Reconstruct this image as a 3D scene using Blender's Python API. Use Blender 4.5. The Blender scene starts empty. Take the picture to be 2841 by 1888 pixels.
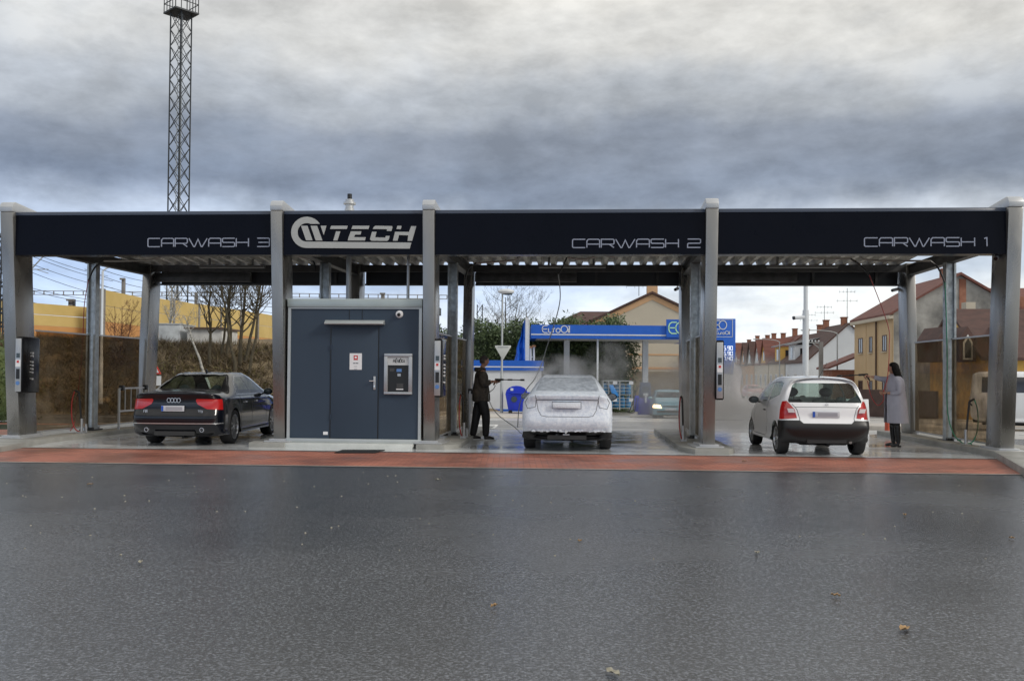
import bpy, bmesh, math, random
from mathutils import Vector, Matrix
RND = random.Random(11)
COL = bpy.context.scene.collection
SC = bpy.context.scene
rad = math.radians

# ------------------------------------------------------------------ camera
F = 2500.0; CX = 1420.5; CY = 994.0; CAMH = 1.45
ROLL = 0.008; PITCH = 0.0175
_fw = Vector((0, math.cos(PITCH), math.sin(PITCH)))
_up0 = Vector((0, -math.sin(PITCH), math.cos(PITCH)))
_rt0 = Vector((1, 0, 0))
_rt = (_rt0*math.cos(ROLL) + _up0*math.sin(ROLL)).normalized()
_up = (_up0*math.cos(ROLL) - _rt0*math.sin(ROLL)).normalized()
CAMP = Vector((0, 0, CAMH))
cam = bpy.data.cameras.new('camera'); camo = bpy.data.objects.new('camera', cam); COL.objects.link(camo)
Mc = Matrix((( _rt.x, _up.x, -_fw.x, 0), (_rt.y, _up.y, -_fw.y, 0), (_rt.z, _up.z, -_fw.z, CAMH), (0, 0, 0, 1)))
camo.matrix_world = Mc
cam.sensor_fit = 'HORIZONTAL'; cam.sensor_width = 36; cam.lens = F/2841*36
cam.shift_y = (CY-944)/2841; cam.clip_end = 6000; cam.clip_start = 0.1
SC.camera = camo
try: SC.cycles.volume_bounces = 3
except Exception: pass

def ray(px, py): return _fw*F + _rt*(px-CX) - _up*(py-CY)
def P(px, py, Y):                       # the point a given distance away
    d = ray(px, py); return CAMP + d*(Y/d.y)
def G(px, py, z=0.0):                   # the point on level z
    d = ray(px, py); return CAMP + d*((z-CAMH)/d.z)
def X(px, Y, z=1.0):                    # world x of image column px for depth Y
    d = ray(px, 1000); return d.x/d.y*Y
# canopy frame
ANG = rad(4.0)
U = Vector((math.cos(ANG), -math.sin(ANG), 0)); V = Vector((math.sin(ANG), math.cos(ANG), 0))
O = Vector((0, 17.3, 0))
MC = Matrix(((U.x, V.x, 0, O.x), (U.y, V.y, 0, O.y), (0, 0, 1, 0), (0, 0, 0, 1)))
def W(u, v, z): return O + U*u + V*v + Vector((0, 0, z))
def CP(px, py, v=0.0):                  # (u,z) where a line of sight meets canopy plane v
    d = ray(px, py); t = (v - (CAMP-O).dot(V))/d.dot(V); p = CAMP + d*t
    return ((p-O).dot(U), p.z)
def gz(y):                              # lie of the land behind the wash
    if y < 24: return 0.0
    return -0.03*(min(y, 50)-24)

# ------------------------------------------------------------------ materials
def mat(name, col, rough=0.5, metal=0.0, var=0.0, vscale=3.0, bump=0.0, bscale=30.0, coat=0.0, spec=None, rvar=0.0, rscale=2.0, col2=None, emit=None, es=0.0, stretch=None):
    m = bpy.data.materials.new(name); m.use_nodes = True
    nt = m.node_tree; b = nt.nodes['Principled BSDF']
    b.inputs['Base Color'].default_value = (*col, 1); b.inputs['Roughness'].default_value = rough
    b.inputs['Metallic'].default_value = metal
    if coat: b.inputs['Coat Weight'].default_value = coat; b.inputs['Coat Roughness'].default_value = 0.05
    if spec is not None: b.inputs['Specular IOR Level'].default_value = spec
    if emit: b.inputs['Emission Color'].default_value = (*emit, 1); b.inputs['Emission Strength'].default_value = es
    tc = nt.nodes.new('ShaderNodeTexCoord'); src = tc.outputs['Object']
    if stretch:
        mp = nt.nodes.new('ShaderNodeMapping'); mp.inputs['Scale'].default_value = stretch
        nt.links.new(src, mp.inputs[0]); src = mp.outputs[0]
    def noise(s, d=6, r=.6):
        n = nt.nodes.new('ShaderNodeTexNoise'); n.inputs['Scale'].default_value = s
        n.inputs['Detail'].default_value = d; n.inputs['Roughness'].default_value = r
        nt.links.new(src, n.inputs['Vector']); return n.outputs['Fac']
    if var or col2:
        r = nt.nodes.new('ShaderNodeValToRGB'); r.color_ramp.elements[0].position = .3; r.color_ramp.elements[1].position = .7
        c2 = col2 or tuple(min(1, c*(1+var)) for c in col)
        c1 = col if col2 else tuple(c*(1-var) for c in col)
        r.color_ramp.elements[0].color = (*c1, 1); r.color_ramp.elements[1].color = (*c2, 1)
        nt.links.new(noise(vscale), r.inputs[0]); nt.links.new(r.outputs[0], b.inputs['Base Color'])
    if rvar:
        mr = nt.nodes.new('ShaderNodeMapRange'); mr.inputs[1].default_value = .35; mr.inputs[2].default_value = .65
        mr.inputs[3].default_value = max(.02, rough-rvar); mr.inputs[4].default_value = min(1, rough+rvar)
        nt.links.new(noise(rscale), mr.inputs[0]); nt.links.new(mr.outputs[0], b.inputs['Roughness'])
    if bump:
        bp = nt.nodes.new('ShaderNodeBump'); bp.inputs['Strength'].default_value = bump; bp.inputs['Distance'].default_value = .02
        nt.links.new(noise(bscale, 4), bp.inputs['Height']); nt.links.new(bp.outputs[0], b.inputs['Normal'])
    return m
def glass_mat(name, tint, refl=(.9, .9, .9), rough=0.02, ior=1.5, dirt=0.0, dirtcol=(.3, .3, .3), dscale=4):
    m = bpy.data.materials.new(name); m.use_nodes = True; nt = m.node_tree
    nt.nodes.remove(nt.nodes['Principled BSDF']); out = nt.nodes['Material Output']
    t = nt.nodes.new('ShaderNodeBsdfTransparent'); t.inputs[0].default_value = (*tint, 1)
    g = nt.nodes.new('ShaderNodeBsdfGlossy'); g.inputs[0].default_value = (*refl, 1); g.inputs['Roughness'].default_value = rough
    fr = nt.nodes.new('ShaderNodeFresnel'); ge = nt.nodes.new('ShaderNodeNewGeometry'); mi = nt.nodes.new('ShaderNodeMapRange')
    mi.inputs[3].default_value = ior; mi.inputs[4].default_value = 1/ior; nt.links.new(ge.outputs['Backfacing'], mi.inputs[0]); nt.links.new(mi.outputs[0], fr.inputs[0])
    mx = nt.nodes.new('ShaderNodeMixShader'); nt.links.new(fr.outputs[0], mx.inputs[0]); nt.links.new(t.outputs[0], mx.inputs[1]); nt.links.new(g.outputs[0], mx.inputs[2])
    last = mx.outputs[0]
    if dirt:
        d = nt.nodes.new('ShaderNodeBsdfDiffuse'); d.inputs[0].default_value = (*dirtcol, 1)
        n = nt.nodes.new('ShaderNodeTexNoise'); n.inputs['Scale'].default_value = dscale; n.inputs['Detail'].default_value = 5
        tc = nt.nodes.new('ShaderNodeTexCoord'); nt.links.new(tc.outputs['Object'], n.inputs[0])
        mr = nt.nodes.new('ShaderNodeMapRange'); mr.inputs[1].default_value = .35; mr.inputs[2].default_value = .7; mr.inputs[3].default_value = 0; mr.inputs[4].default_value = dirt
        nt.links.new(n.outputs['Fac'], mr.inputs[0])
        m2 = nt.nodes.new('ShaderNodeMixShader'); nt.links.new(mr.outputs[0], m2.inputs[0]); nt.links.new(last, m2.inputs[1]); nt.links.new(d.outputs[0], m2.inputs[2]); last = m2.outputs[0]
    nt.links.new(last, out.inputs[0]); return m

# ------------------------------------------------------------------ mesh helpers
def wm(o):
    m = Matrix.Identity(4)
    while o: m = o.matrix_basis @ m; o = o.parent
    return m
class MB:
    def __init__(s, M=None): s.v = []; s.f = []; s.M = M
    def pt(s, p):
        p = Vector(p); 
        if s.M is not None: p = s.M @ p
        s.v.append(p); return len(s.v)-1
    def face(s, ps): s.f.append([s.pt(p) for p in ps]); return s
    def quadgrid(s, rows, closed=False):
        idx = [[s.pt(p) for p in r] for r in rows]
        for a, b in zip(idx[:-1], idx[1:]):
            n = len(a)
            for i in range(n if closed else n-1):
                j = (i+1) % n; s.f.append([a[i], a[j], b[j], b[i]])
        return idx
    def box(s, x0, x1, y0, y1, z0, z1):
        i = [s.pt(p) for p in ((x0,y0,z0),(x1,y0,z0),(x1,y1,z0),(x0,y1,z0),(x0,y0,z1),(x1,y0,z1),(x1,y1,z1),(x0,y1,z1))]
        for f in ((3,2,1,0),(4,5,6,7),(0,1,5,4),(1,2,6,5),(2,3,7,6),(3,0,4,7)): s.f.append([i[k] for k in f])
        return s
    def hexa(s, a, b):                  # two quads, bottom and top
        i = [s.pt(p) for p in list(a)+list(b)]
        for f in ((3,2,1,0),(4,5,6,7),(0,1,5,4),(1,2,6,5),(2,3,7,6),(3,0,4,7)): s.f.append([i[k] for k in f])
        return s
    def prism(s, poly, ax, a0, a1):     # 2D outline extruded along axis ax (0,1,2)
        def mk(p, a):
            q = list(p); q.insert(ax, a); return q
        lo = [s.pt(mk(p, a0)) for p in poly]; hi = [s.pt(mk(p, a1)) for p in poly]
        n = len(poly); s.f.append(lo[::-1]); s.f.append(hi)
        for i in range(n): s.f.append([lo[i], lo[(i+1) % n], hi[(i+1) % n], hi[i]])
        return s
    def tube(s, pts, r, n=8, cap=True):
        pts = [Vector(p) for p in pts]; m = len(pts)
        rs = r if isinstance(r, (list, tuple)) else [r]*m
        rings = []; prev = None
        for i, p in enumerate(pts):
            d = (pts[min(i+1, m-1)] - pts[max(i-1, 0)])
            if d.length < 1e-9: d = Vector((0, 0, 1))
            d.normalize()
            if prev is None:
                a = d.cross(Vector((0, 0, 1)) if abs(d.z) < .9 else Vector((1, 0, 0)))
            else: a = prev - d*prev.dot(d)
            a.normalize(); prev = a; b = d.cross(a)
            rings.append([p + (a*math.cos(2*math.pi*k/n) + b*math.sin(2*math.pi*k/n))*rs[i] for k in range(n)])
        idx = s.quadgrid(rings, closed=True)
        if cap: s.f.append(idx[0][::-1]); s.f.append(idx[-1])
        return s
    def bar(s, a, b, w, h=None):        # square bar between two points
        a = Vector(a); b = Vector(b); d = (b-a).normalized(); h = h or w
        x = d.cross(Vector((0, 0, 1)) if abs(d.z) < .95 else Vector((0, 1, 0))).normalized(); y = d.cross(x)
        q = [x*w/2+y*h/2, -x*w/2+y*h/2, -x*w/2-y*h/2, x*w/2-y*h/2]
        return s.hexa([a+k for k in q], [b+k for k in q])
    def lathe(s, prof, c=(0, 0, 0), ax='z', n=20, a0=0, a1=2*math.pi):
        rows = []; closed = abs(a1-a0-2*math.pi) < 1e-6
        for (r, h) in prof:
            row = []
            for k in range(n if closed else n+1):
                t = a0+(a1-a0)*k/n; x, y = r*math.cos(t), r*math.sin(t)
                p = (x, y, h) if ax == 'z' else ((h, x, y) if ax == 'x' else (y, h, x))
                row.append((p[0]+c[0], p[1]+c[1], p[2]+c[2]))
            rows.append(row)
        s.quadgrid(rows, closed=closed); return s
    def ball(s, c, r, n=10, sc=(1, 1, 1)):
        rows = []
        for i in range(n+1):
            t = math.pi*i/n; rr = math.sin(t) if 0 < i < n else 1e-4
            rows.append([(c[0]+sc[0]*r*rr*math.cos(2*math.pi*k/(n*2)), c[1]+sc[1]*r*rr*math.sin(2*math.pi*k/(n*2)), c[2]+sc[2]*r*math.cos(t)) for k in range(n*2)])
        s.quadgrid(rows, closed=True); return s
    def build(s, name, m, parent=None, smooth=False, bevel=0.0, local=False, normals=True, label=None, cat=None, group=None, kind=None, auto=None):
        me = bpy.data.meshes.new(name)
        vs = s.v
        if parent is not None and not local:
            iv = wm(parent).inverted(); vs = [iv @ p for p in vs]
        org = None
        if parent is None and not local and vs and kind != 'structure':
            org = Vector((sum(p.x for p in vs)/len(vs), sum(p.y for p in vs)/len(vs), min(p.z for p in vs)))
            vs = [p-org for p in vs]
        me.from_pydata([tuple(p) for p in vs], [], s.f)
        if normals or bevel:
            bm = bmesh.new(); bm.from_mesh(me)
            if smooth: bmesh.ops.remove_doubles(bm, verts=bm.verts, dist=1e-5)
            if normals: bmesh.ops.recalc_face_normals(bm, faces=bm.faces)
            if bevel:
                es = [e for e in bm.edges if len(e.link_faces) == 2 and e.calc_face_angle(0) > .5]
                bmesh.ops.bevel(bm, geom=es, offset=bevel, segments=2, profile=.5, affect='EDGES', clamp_overlap=True)
            bm.to_mesh(me); bm.free()
        ms = m if isinstance(m, (list, tuple)) else [m]
        for q in ms: me.materials.append(q)
        if smooth or bevel:
            me.polygons.foreach_set('use_smooth', [True]*len(me.polygons))
            me.set_sharp_from_angle(angle=rad(auto if auto else 38))
        o = bpy.data.objects.new(name, me); COL.objects.link(o)
        if org is not None: o.location = org
        if parent is not None: o.parent = parent
        tag(o, label, cat, group, kind); return o
def tag(o, label=None, cat=None, group=None, kind=None):
    if label: o['label'] = label
    if cat: o['category'] = cat
    if group: o['group'] = group
    if kind: o['kind'] = kind
    return o
def thing(name, label, cat, loc=(0, 0, 0), rz=0.0, group=None):
    o = bpy.data.objects.new(name, None); COL.objects.link(o); o.empty_display_size = .2
    o.location = loc; o.rotation_euler = (0, 0, rz); return tag(o, label, cat, group)
def kids(o): return [c for c in bpy.data.objects if c.parent == o]
def dup(o, loc=None, rz=None, label=None, par=None):
    c = o.copy(); COL.objects.link(c); c.parent = par
    for k in kids(o): dup(k, par=c)
    if loc is not None: c.location = loc
    if rz is not None: c.rotation_euler = (0, 0, rz)
    if label: c['label'] = label
    return c
def bez(pts, n=6):                      # Catmull-Rom through points
    pts = [Vector(p) for p in pts]; out = []
    for i in range(len(pts)-1):
        a = pts[max(i-1, 0)]; b = pts[i]; c = pts[i+1]; d = pts[min(i+2, len(pts)-1)]
        for k in range(n):
            t = k/n
            out.append(.5*((2*b)+(c-a)*t+(2*a-5*b+4*c-d)*t*t+(3*b-a-3*c+d)*t**3))
    out.append(pts[-1]); return out
# lettering drawn with strokes: returns ribbons of quads in (a,b) coordinates
GL = {
 'C': (1, [[(1,1),(.08,1),(0,.9),(0,.1),(.08,0),(1,0)]]),
 'A': (1, [[(0,0),(0,.8),(.12,1),(.9,1),(1,.9),(1,0)], [(0,.42),(1,.42)]]),
 'R': (1, [[(0,0),(0,1),(.92,1),(1,.9),(1,.5),(.92,.4),(0,.4)], [(.62,.4),(1,0)]]),
 'W': (1.5, [[(0,1),(.40,0),(.48,0),(.75,.9),(1.02,0),(1.1,0),(1.5,1)]]),
 'S': (1, [[(1,1),(.08,1),(0,.92),(0,.6),(.08,.5),(.92,.5),(1,.42),(1,.08),(.92,0),(0,0)]]),
 'H': (1, [[(0,0),(0,1)], [(0,.5),(1,.5)], [(1,0),(1,1)]]),
 '3': (1, [[(0,1),(.92,1),(1,.92),(1,.08),(.92,0),(0,0)], [(.1,.5),(1,.5)]]),
 '2': (1, [[(0,1),(.92,1),(1,.92),(1,.58),(.92,.5),(.08,.5),(0,.42),(0,0),(1,0)]]),
 '1': (.22, [[(0,.9),(.2,1),(.22,0)]]),
 ' ': (.45, []),
 'E': (.8, [[(.8,1),(.3,1),(.08,.85),(0,.6),(0,.4),(.08,.15),(.3,0),(.8,0)], [(0,.5),(.72,.5)]]),
 'u': (.6, [[(0,.62),(0,.2),(.1,.03),(.3,0),(.5,.03),(.6,.2),(.6,.62)]]),
 'r': (.3, [[(0,0),(0,.45),(.1,.6),(.3,.62)]]),
 'o': (.62, [[(.31+.31*math.cos(t*math.pi/8), .31+.31*math.sin(t*math.pi/8)) for t in range(17)]]),
 'O': (.98, [[(.49+.49*math.cos(t*math.pi/10), .5+.5*math.sin(t*math.pi/10)) for t in range(21)]]),
 'i': (.05, [[(0,0),(0,.62)], [(0,.85),(0,.98)]]), 'l': (.05, [[(0,0),(0,1)]]),
 '5': (.6, [[(.6,1),(0,1),(0,.52),(.6,.52),(.6,0),(0,0)]]), '.': (.05, [[(0,0),(0,.1)]]),
 '9': (.6, [[(.6,.5),(0,.5),(0,1),(.6,1),(.6,0),(0,0)]]), '0': (.6, [[(0,0),(0,1),(.6,1),(.6,0),(0,0)]]),
 '6': (.6, [[(.6,1),(0,1),(0,0),(.6,0),(.6,.5),(0,.5)]]), '7': (.6, [[(0,1),(.6,1),(.6,0)]]), '4': (.6, [[(0,1),(0,.5),(.6,.5)], [(.6,1),(.6,0)]]),
 'M': (.9, [[(0,0),(.12,1),(.42,.3),(.75,1),(.85,0)]]), 'Ě': (.6, [[(.65,1),(.1,1),(0,0),(.55,0)], [(.05,.5),(.5,.5)], [(.25,1.4),(.38,1.2),(.55,1.4)]]),
 'N': (.7, [[(0,0),(.12,1),(.6,0),(.72,1)]]), 'I': (.1, [[(0,0),(.1,1)]]), 'Č': (.6, [[(.65,.9),(.5,1),(.15,.95),(0,.5),(.1,.05),(.45,0)], [(.25,1.4),(.38,1.2),(.55,1.4)]]),
 'K': (.65, [[(0,0),(.1,1)], [(.7,1),(.08,.5),(.6,0)]]), 'a': (.7, [[(0,0),(.4,1),(.65,0)], [(.15,.35),(.55,.35)]]),
 '8': (.6, [[(0,0),(0,1),(.6,1),(.6,0),(0,0)], [(0,.5),(.6,.5)]]), 'T': (.7, [[(0,1),(.7,1)], [(.35,1),(.35,0)]]), 'D': (.7, [[(0,0),(0,1),(.5,1),(.7,.8),(.7,.2),(.5,0),(0,0)]]),
}
def strokes(mb, text, org, ax, up, nrm, sx, sy, th, gap=.14, depth=.004):
    """write text from org along ax, glyph units sx wide and sy high, stroke width th, raised by depth along nrm"""
    org = Vector(org); ax = Vector(ax).normalized(); up = Vector(up).normalized(); nrm = Vector(nrm).normalized(); cur = 0
    for ch in text:
        w, lines = GL[ch]
        for ln in lines:
            q = [Vector(((cur+a)*sx, b*sy)) for a, b in ln]; n = len(q); L = []; Rr = []
            closed = (q[0]-q[-1]).length < 1e-6
            for i in range(n):
                if closed and i in (0, n-1): d0 = (q[-1]-q[-2]).normalized(); d1 = (q[1]-q[0]).normalized()
                else:
                    d0 = (q[i]-q[i-1]).normalized() if i else (q[1]-q[0]).normalized()
                    d1 = (q[i+1]-q[i]).normalized() if i < n-1 else d0
                n0 = Vector((-d0.y, d0.x)); n1 = Vector((-d1.y, d1.x)); m = n0+n1
                m = m.normalized() if m.length > 1e-6 else n0
                k = th/2/max(.5, m.dot(n0)); L.append(q[i]+m*k); Rr.append(q[i]-m*k)
            def w3(p, d): return org+ax*p.x+up*p.y+nrm*d
            for i in range(n-1):
                mb.face([w3(L[i], depth), w3(Rr[i], depth), w3(Rr[i+1], depth), w3(L[i+1], depth)])
                mb.face([w3(L[i], 0), w3(L[i], depth), w3(L[i+1], depth), w3(L[i+1], 0)])
                mb.face([w3(Rr[i], 0), w3(Rr[i], depth), w3(Rr[i+1], depth), w3(Rr[i+1], 0)])
        cur += w+gap
    return cur*sx
def textwidth(text, gap=.14): return sum(GL[c][0]+gap for c in text)-gap

# ------------------------------------------------------------------ world
w = bpy.data.worlds.new("World"); SC.world = w; w.use_nodes = True
nt = w.node_tree; bg = nt.nodes['Background']; wo = nt.nodes['World Output']
sky = nt.nodes.new('ShaderNodeTexSky'); sky.sky_type = 'NISHITA'; sky.sun_disc = False
SUN_EL = rad(32); SUN_AZ = rad(118)     # azimuth from +Y towards +X
sky.sun_elevation = SUN_EL; sky.sun_rotation = SUN_AZ
nt.links.new(sky.outputs[0], bg.inputs[0]); bg.inputs[1].default_value = 0.1
N = nt.nodes.new; Lk = nt.links.new
tc = N('ShaderNodeTexCoord'); sep = N('ShaderNodeSeparateXYZ'); Lk(tc.outputs['Generated'], sep.inputs[0])
# project the direction on a cloud layer so that clouds flatten towards the horizon
def math_(op, a, b=None, c=None):
    n = N('ShaderNodeMath'); n.operation = op
    for i, q in enumerate((a, b, c)):
        if q is None: continue
        if isinstance(q, (int, float)): n.inputs[i].default_value = q
        else: Lk(q, n.inputs[i])
    return n.outputs[0]
zc = math_('MAXIMUM', math_('ADD', sep.outputs[2], .10), .03)
cx_ = math_('DIVIDE', sep.outputs[0], zc); cy_ = math_('DIVIDE', sep.outputs[1], zc)
cmb = N('ShaderNodeCombineXYZ'); Lk(cx_, cmb.inputs[0]); Lk(cy_, cmb.inputs[1])
def wn(scale, det, rough, off, vec=None, dist=0.0):
    mp = N('ShaderNodeMapping'); mp.inputs['Location'].default_value = off; Lk(vec or cmb.outputs[0], mp.inputs[0])
    n = N('ShaderNodeTexNoise'); n.inputs['Scale'].default_value = scale; n.inputs['Detail'].default_value = det; n.inputs['Roughness'].default_value = rough; n.inputs['Distortion'].default_value = dist
    Lk(mp.outputs[0], n.inputs[0]); return n.outputs['Fac']
big = wn(.55, 4, .5, (3.1, 1.7, 0)); fine = wn(1.5, 9, .62, (7, 2, 1), dist=.25)
soft = wn(3.2, 6, .6, (.5, .2, .9), vec=tc.outputs['Generated'])
elev = math_('ADD', sep.outputs[2], math_('MULTIPLY', math_('SUBTRACT', big, .5), .13))
elev = math_('ADD', elev, math_('MULTIPLY', math_('SUBTRACT', soft, .5), .12))
mpl = N('ShaderNodeMapping'); mpl.inputs['Scale'].default_value = (1, 1, 2.3); Lk(tc.outputs['Generated'], mpl.inputs[0])
lump = wn(6.0, 12, .58, (2.3, 4.1, .4), vec=mpl.outputs[0], dist=.2)
puff = wn(19, 12, .62, (5.3, 1.1, 2.4), vec=mpl.outputs[0], dist=.15)
ramp = N('ShaderNodeValToRGB'); Lk(elev, ramp.inputs[0]); cr = ramp.color_ramp; cr.interpolation = 'EASE'
SKYSTOPS = [(0.0, (.60,.64,.66)), (.045, (.62,.64,.65)), (.10, (.38,.44,.53)), (.145, (.42,.46,.52)), (.195, (.175,.205,.26)), (.245, (.195,.22,.265)), (.29, (.33,.35,.375)), (.35, (.47,.465,.445)), (.45, (.60,.575,.52)), (1.0, (.60,.60,.60))]
while len(cr.elements) < len(SKYSTOPS): cr.elements.new(.5)
for e, (p, c) in zip(cr.elements, SKYSTOPS): e.position = p; e.color = (*c, 1)
fm = N('ShaderNodeMapRange'); Lk(math_('ADD', math_('MULTIPLY', puff, .38), math_('MULTIPLY', lump, .62)), fm.inputs[0]); fm.inputs[1].default_value = .38; fm.inputs[2].default_value = .62; fm.inputs[3].default_value = .80; fm.inputs[4].default_value = 1.24
side = N('ShaderNodeMapRange'); Lk(sep.outputs[0], side.inputs[0]); side.inputs[1].default_value = -.5; side.inputs[2].default_value = .55
tintr = N('ShaderNodeValToRGB'); Lk(side.outputs[0], tintr.inputs[0]); tintr.color_ramp.elements[0].color = (.84, .98, 1.22, 1); tintr.color_ramp.elements[1].color = (1.10, 1.06, .98, 1)
lowz = N('ShaderNodeMapRange'); Lk(sep.outputs[2], lowz.inputs[0]); lowz.inputs[1].default_value = .08; lowz.inputs[2].default_value = .22; lowz.inputs[3].default_value = 1; lowz.inputs[4].default_value = .15
tm = N('ShaderNodeMix'); tm.data_type = 'RGBA'; tm.blend_type = 'MULTIPLY'; Lk(lowz.outputs[0], tm.inputs[0]); Lk(ramp.outputs[0], tm.inputs[6]); Lk(tintr.outputs[0], tm.inputs[7])
mulc = N('ShaderNodeVectorMath'); mulc.operation = 'SCALE'; Lk(tm.outputs[2], mulc.inputs[0]); Lk(fm.outputs[0], mulc.inputs[3])
bg2 = N('ShaderNodeBackground'); Lk(mulc.outputs[0], bg2.inputs[0]); bg2.inputs[1].default_value = 1.0
cov = N('ShaderNodeMapRange'); Lk(fine, cov.inputs[0]); cov.inputs[1].default_value = .25; cov.inputs[2].default_value = .45; cov.inputs[3].default_value = .86; cov.inputs[4].default_value = .97
mix = N('ShaderNodeMixShader'); Lk(cov.outputs[0], mix.inputs[0]); Lk(bg.outputs[0], mix.inputs[1]); Lk(bg2.outputs[0], mix.inputs[2]); Lk(mix.outputs[0], wo.inputs[0])
sd = bpy.data.lights.new('sun', 'SUN'); sd.energy = 1.1; sd.angle = rad(14); sd.color = (1, .95, .87)
so = bpy.data.objects.new('sun', sd); COL.objects.link(so)
sdir = Vector((math.sin(SUN_AZ)*math.cos(SUN_EL), math.cos(SUN_AZ)*math.cos(SUN_EL), math.sin(SUN_EL)))
so.rotation_euler = sdir.to_track_quat('Z', 'Y').to_euler(); so.location = (20, -20, 30)
SC.view_settings.view_transform = 'Standard'; SC.view_settings.look = 'None'; SC.view_settings.gamma = 1; SC.view_settings.exposure = 0.55
# ------------------------------------------------------------------ ground materials
def asphalt_mat():
    m = mat('wet_asphalt', (.05, .05, .052), .45, spec=.9); nt = m.node_tree; b = nt.nodes['Principled BSDF']; n = nt.nodes.new; l = nt.links.new
    g = n('ShaderNodeTexCoord')
    ns = n('ShaderNodeTexNoise'); ns.inputs['Scale'].default_value = 48; ns.inputs['Detail'].default_value = 4; ns.inputs['Roughness'].default_value = .75; l(g.outputs['Object'], ns.inputs[0])
    vo = n('ShaderNodeTexVoronoi'); vo.inputs['Scale'].default_value = 150; l(g.outputs['Object'], vo.inputs[0])
    bigm = n('ShaderNodeMapping'); bigm.inputs['Rotation'].default_value = (0, 0, .5); bigm.inputs['Scale'].default_value = (.25, .35, 1); l(g.outputs['Object'], bigm.inputs[0])
    big = n('ShaderNodeTexNoise'); big.inputs['Scale'].default_value = 1; big.inputs['Detail'].default_value = 5; l(bigm.outputs[0], big.inputs[0])
    r = n('ShaderNodeValToRGB'); r.color_ramp.elements[0].position = .40; r.color_ramp.elements[0].color = (.010, .0115, .014, 1)
    r.color_ramp.elements[1].position = .60; r.color_ramp.elements[1].color = (.110, .118, .134, 1); l(ns.outputs['Fac'], r.inputs[0])
    mr = n('ShaderNodeMapRange'); mr.inputs[1].default_value = .38; mr.inputs[2].default_value = .62; mr.inputs[3].default_value = .16; mr.inputs[4].default_value = .32; l(big.outputs['Fac'], mr.inputs[0]); l(mr.outputs[0], b.inputs['Roughness'])
    mm = n('ShaderNodeMapRange'); mm.inputs[1].default_value = .35; mm.inputs[2].default_value = .65; mm.inputs[3].default_value = .82; mm.inputs[4].default_value = 1.1; l(big.outputs['Fac'], mm.inputs[0])
    v2 = n('ShaderNodeTexVoronoi'); v2.inputs['Scale'].default_value = 62; l(g.outputs['Object'], v2.inputs[0])
    sv = n('ShaderNodeSeparateColor'); l(v2.outputs['Color'], sv.inputs[0]); vr = n('ShaderNodeMapRange'); vr.inputs[3].default_value = .35; vr.inputs[4].default_value = 1.75; l(sv.outputs[0], vr.inputs[0])
    m3 = n('ShaderNodeMath'); m3.operation = 'MULTIPLY'; l(mm.outputs[0], m3.inputs[0]); l(vr.outputs[0], m3.inputs[1])
    sc = n('ShaderNodeVectorMath'); sc.operation = 'SCALE'; l(r.outputs[0], sc.inputs[0]); l(m3.outputs[0], sc.inputs[3]); l(sc.outputs[0], b.inputs['Base Color'])
    bp = n('ShaderNodeBump'); bp.inputs['Strength'].default_value = .2; bp.inputs['Distance'].default_value = .006; 
    ad = n('ShaderNodeMath'); ad.operation = 'ADD'; l(ns.outputs['Fac'], ad.inputs[0]); l(vo.outputs['Distance'], ad.inputs[1]); l(ad.outputs[0], bp.inputs['Height']); l(bp.outputs[0], b.inputs['Normal'])
    return m
def brick_mat():
    m = mat('red_paving_blocks', (.3, .08, .05), .4); nt = m.node_tree; b = nt.nodes['Principled BSDF']; n = nt.nodes.new; l = nt.links.new
    g = n('ShaderNodeTexCoord'); br = n('ShaderNodeTexBrick'); l(g.outputs['Object'], br.inputs[0])
    br.inputs['Scale'].default_value = 1; br.inputs['Brick Width'].default_value = .2; br.inputs['Row Height'].default_value = .1; br.inputs['Mortar Size'].default_value = .006
    br.inputs['Color1'].default_value = (.44, .17, .115, 1); br.inputs['Color2'].default_value = (.33, .12, .085, 1); br.inputs['Mortar'].default_value = (.10, .045, .035, 1); br.inputs['Bias'].default_value = -.1
    ns = n('ShaderNodeTexNoise'); ns.inputs['Scale'].default_value = .7; ns.inputs['Detail'].default_value = 7; l(g.outputs['Object'], ns.inputs[0])
    mr = n('ShaderNodeMapRange'); mr.inputs[1].default_value = .4; mr.inputs[2].default_value = .6; mr.inputs[3].default_value = .28; mr.inputs[4].default_value = .6; l(ns.outputs['Fac'], mr.inputs[0]); l(mr.outputs[0], b.inputs['Roughness'])
    mm = n('ShaderNodeMapRange'); mm.inputs[1].default_value = .35; mm.inputs[2].default_value = .65; mm.inputs[3].default_value = .68; mm.inputs[4].default_value = 1.12; l(ns.outputs['Fac'], mm.inputs[0])
    sc = n('ShaderNodeVectorMath'); sc.operation = 'SCALE'; l(br.outputs[0], sc.inputs[0]); l(mm.outputs[0], sc.inputs[3]); l(sc.outputs[0], b.inputs['Base Color'])
    bp = n('ShaderNodeBump'); bp.inputs['Strength'].default_value = .5; bp.inputs['Distance'].default_value = .004; bp.invert = True; l(br.outputs['Fac'], bp.inputs['Height']); l(bp.outputs[0], b.inputs['Normal'])
    return m
M = {}
M['asphalt'] = asphalt_mat(); M['brick'] = brick_mat()
M['slab'] = mat('wet_concrete_slab', (.42, .43, .44), .13, col2=(.66, .68, .69), vscale=.8, rvar=.10, rscale=1.1, bump=.05, bscale=9)
M['kerb'] = mat('kerb_concrete', (.22, .22, .20), .55, col2=(.36, .355, .33), vscale=2.2, bump=.4, bscale=45, rvar=.2)
M['plinth'] = mat('pale_plinth', (.50, .52, .50), .6, col2=(.62, .64, .62), vscale=3, bump=.2)
M['steelchannel'] = mat('drain_steel', (.5, .5, .5), .35, metal=.8, var=.2)
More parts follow.
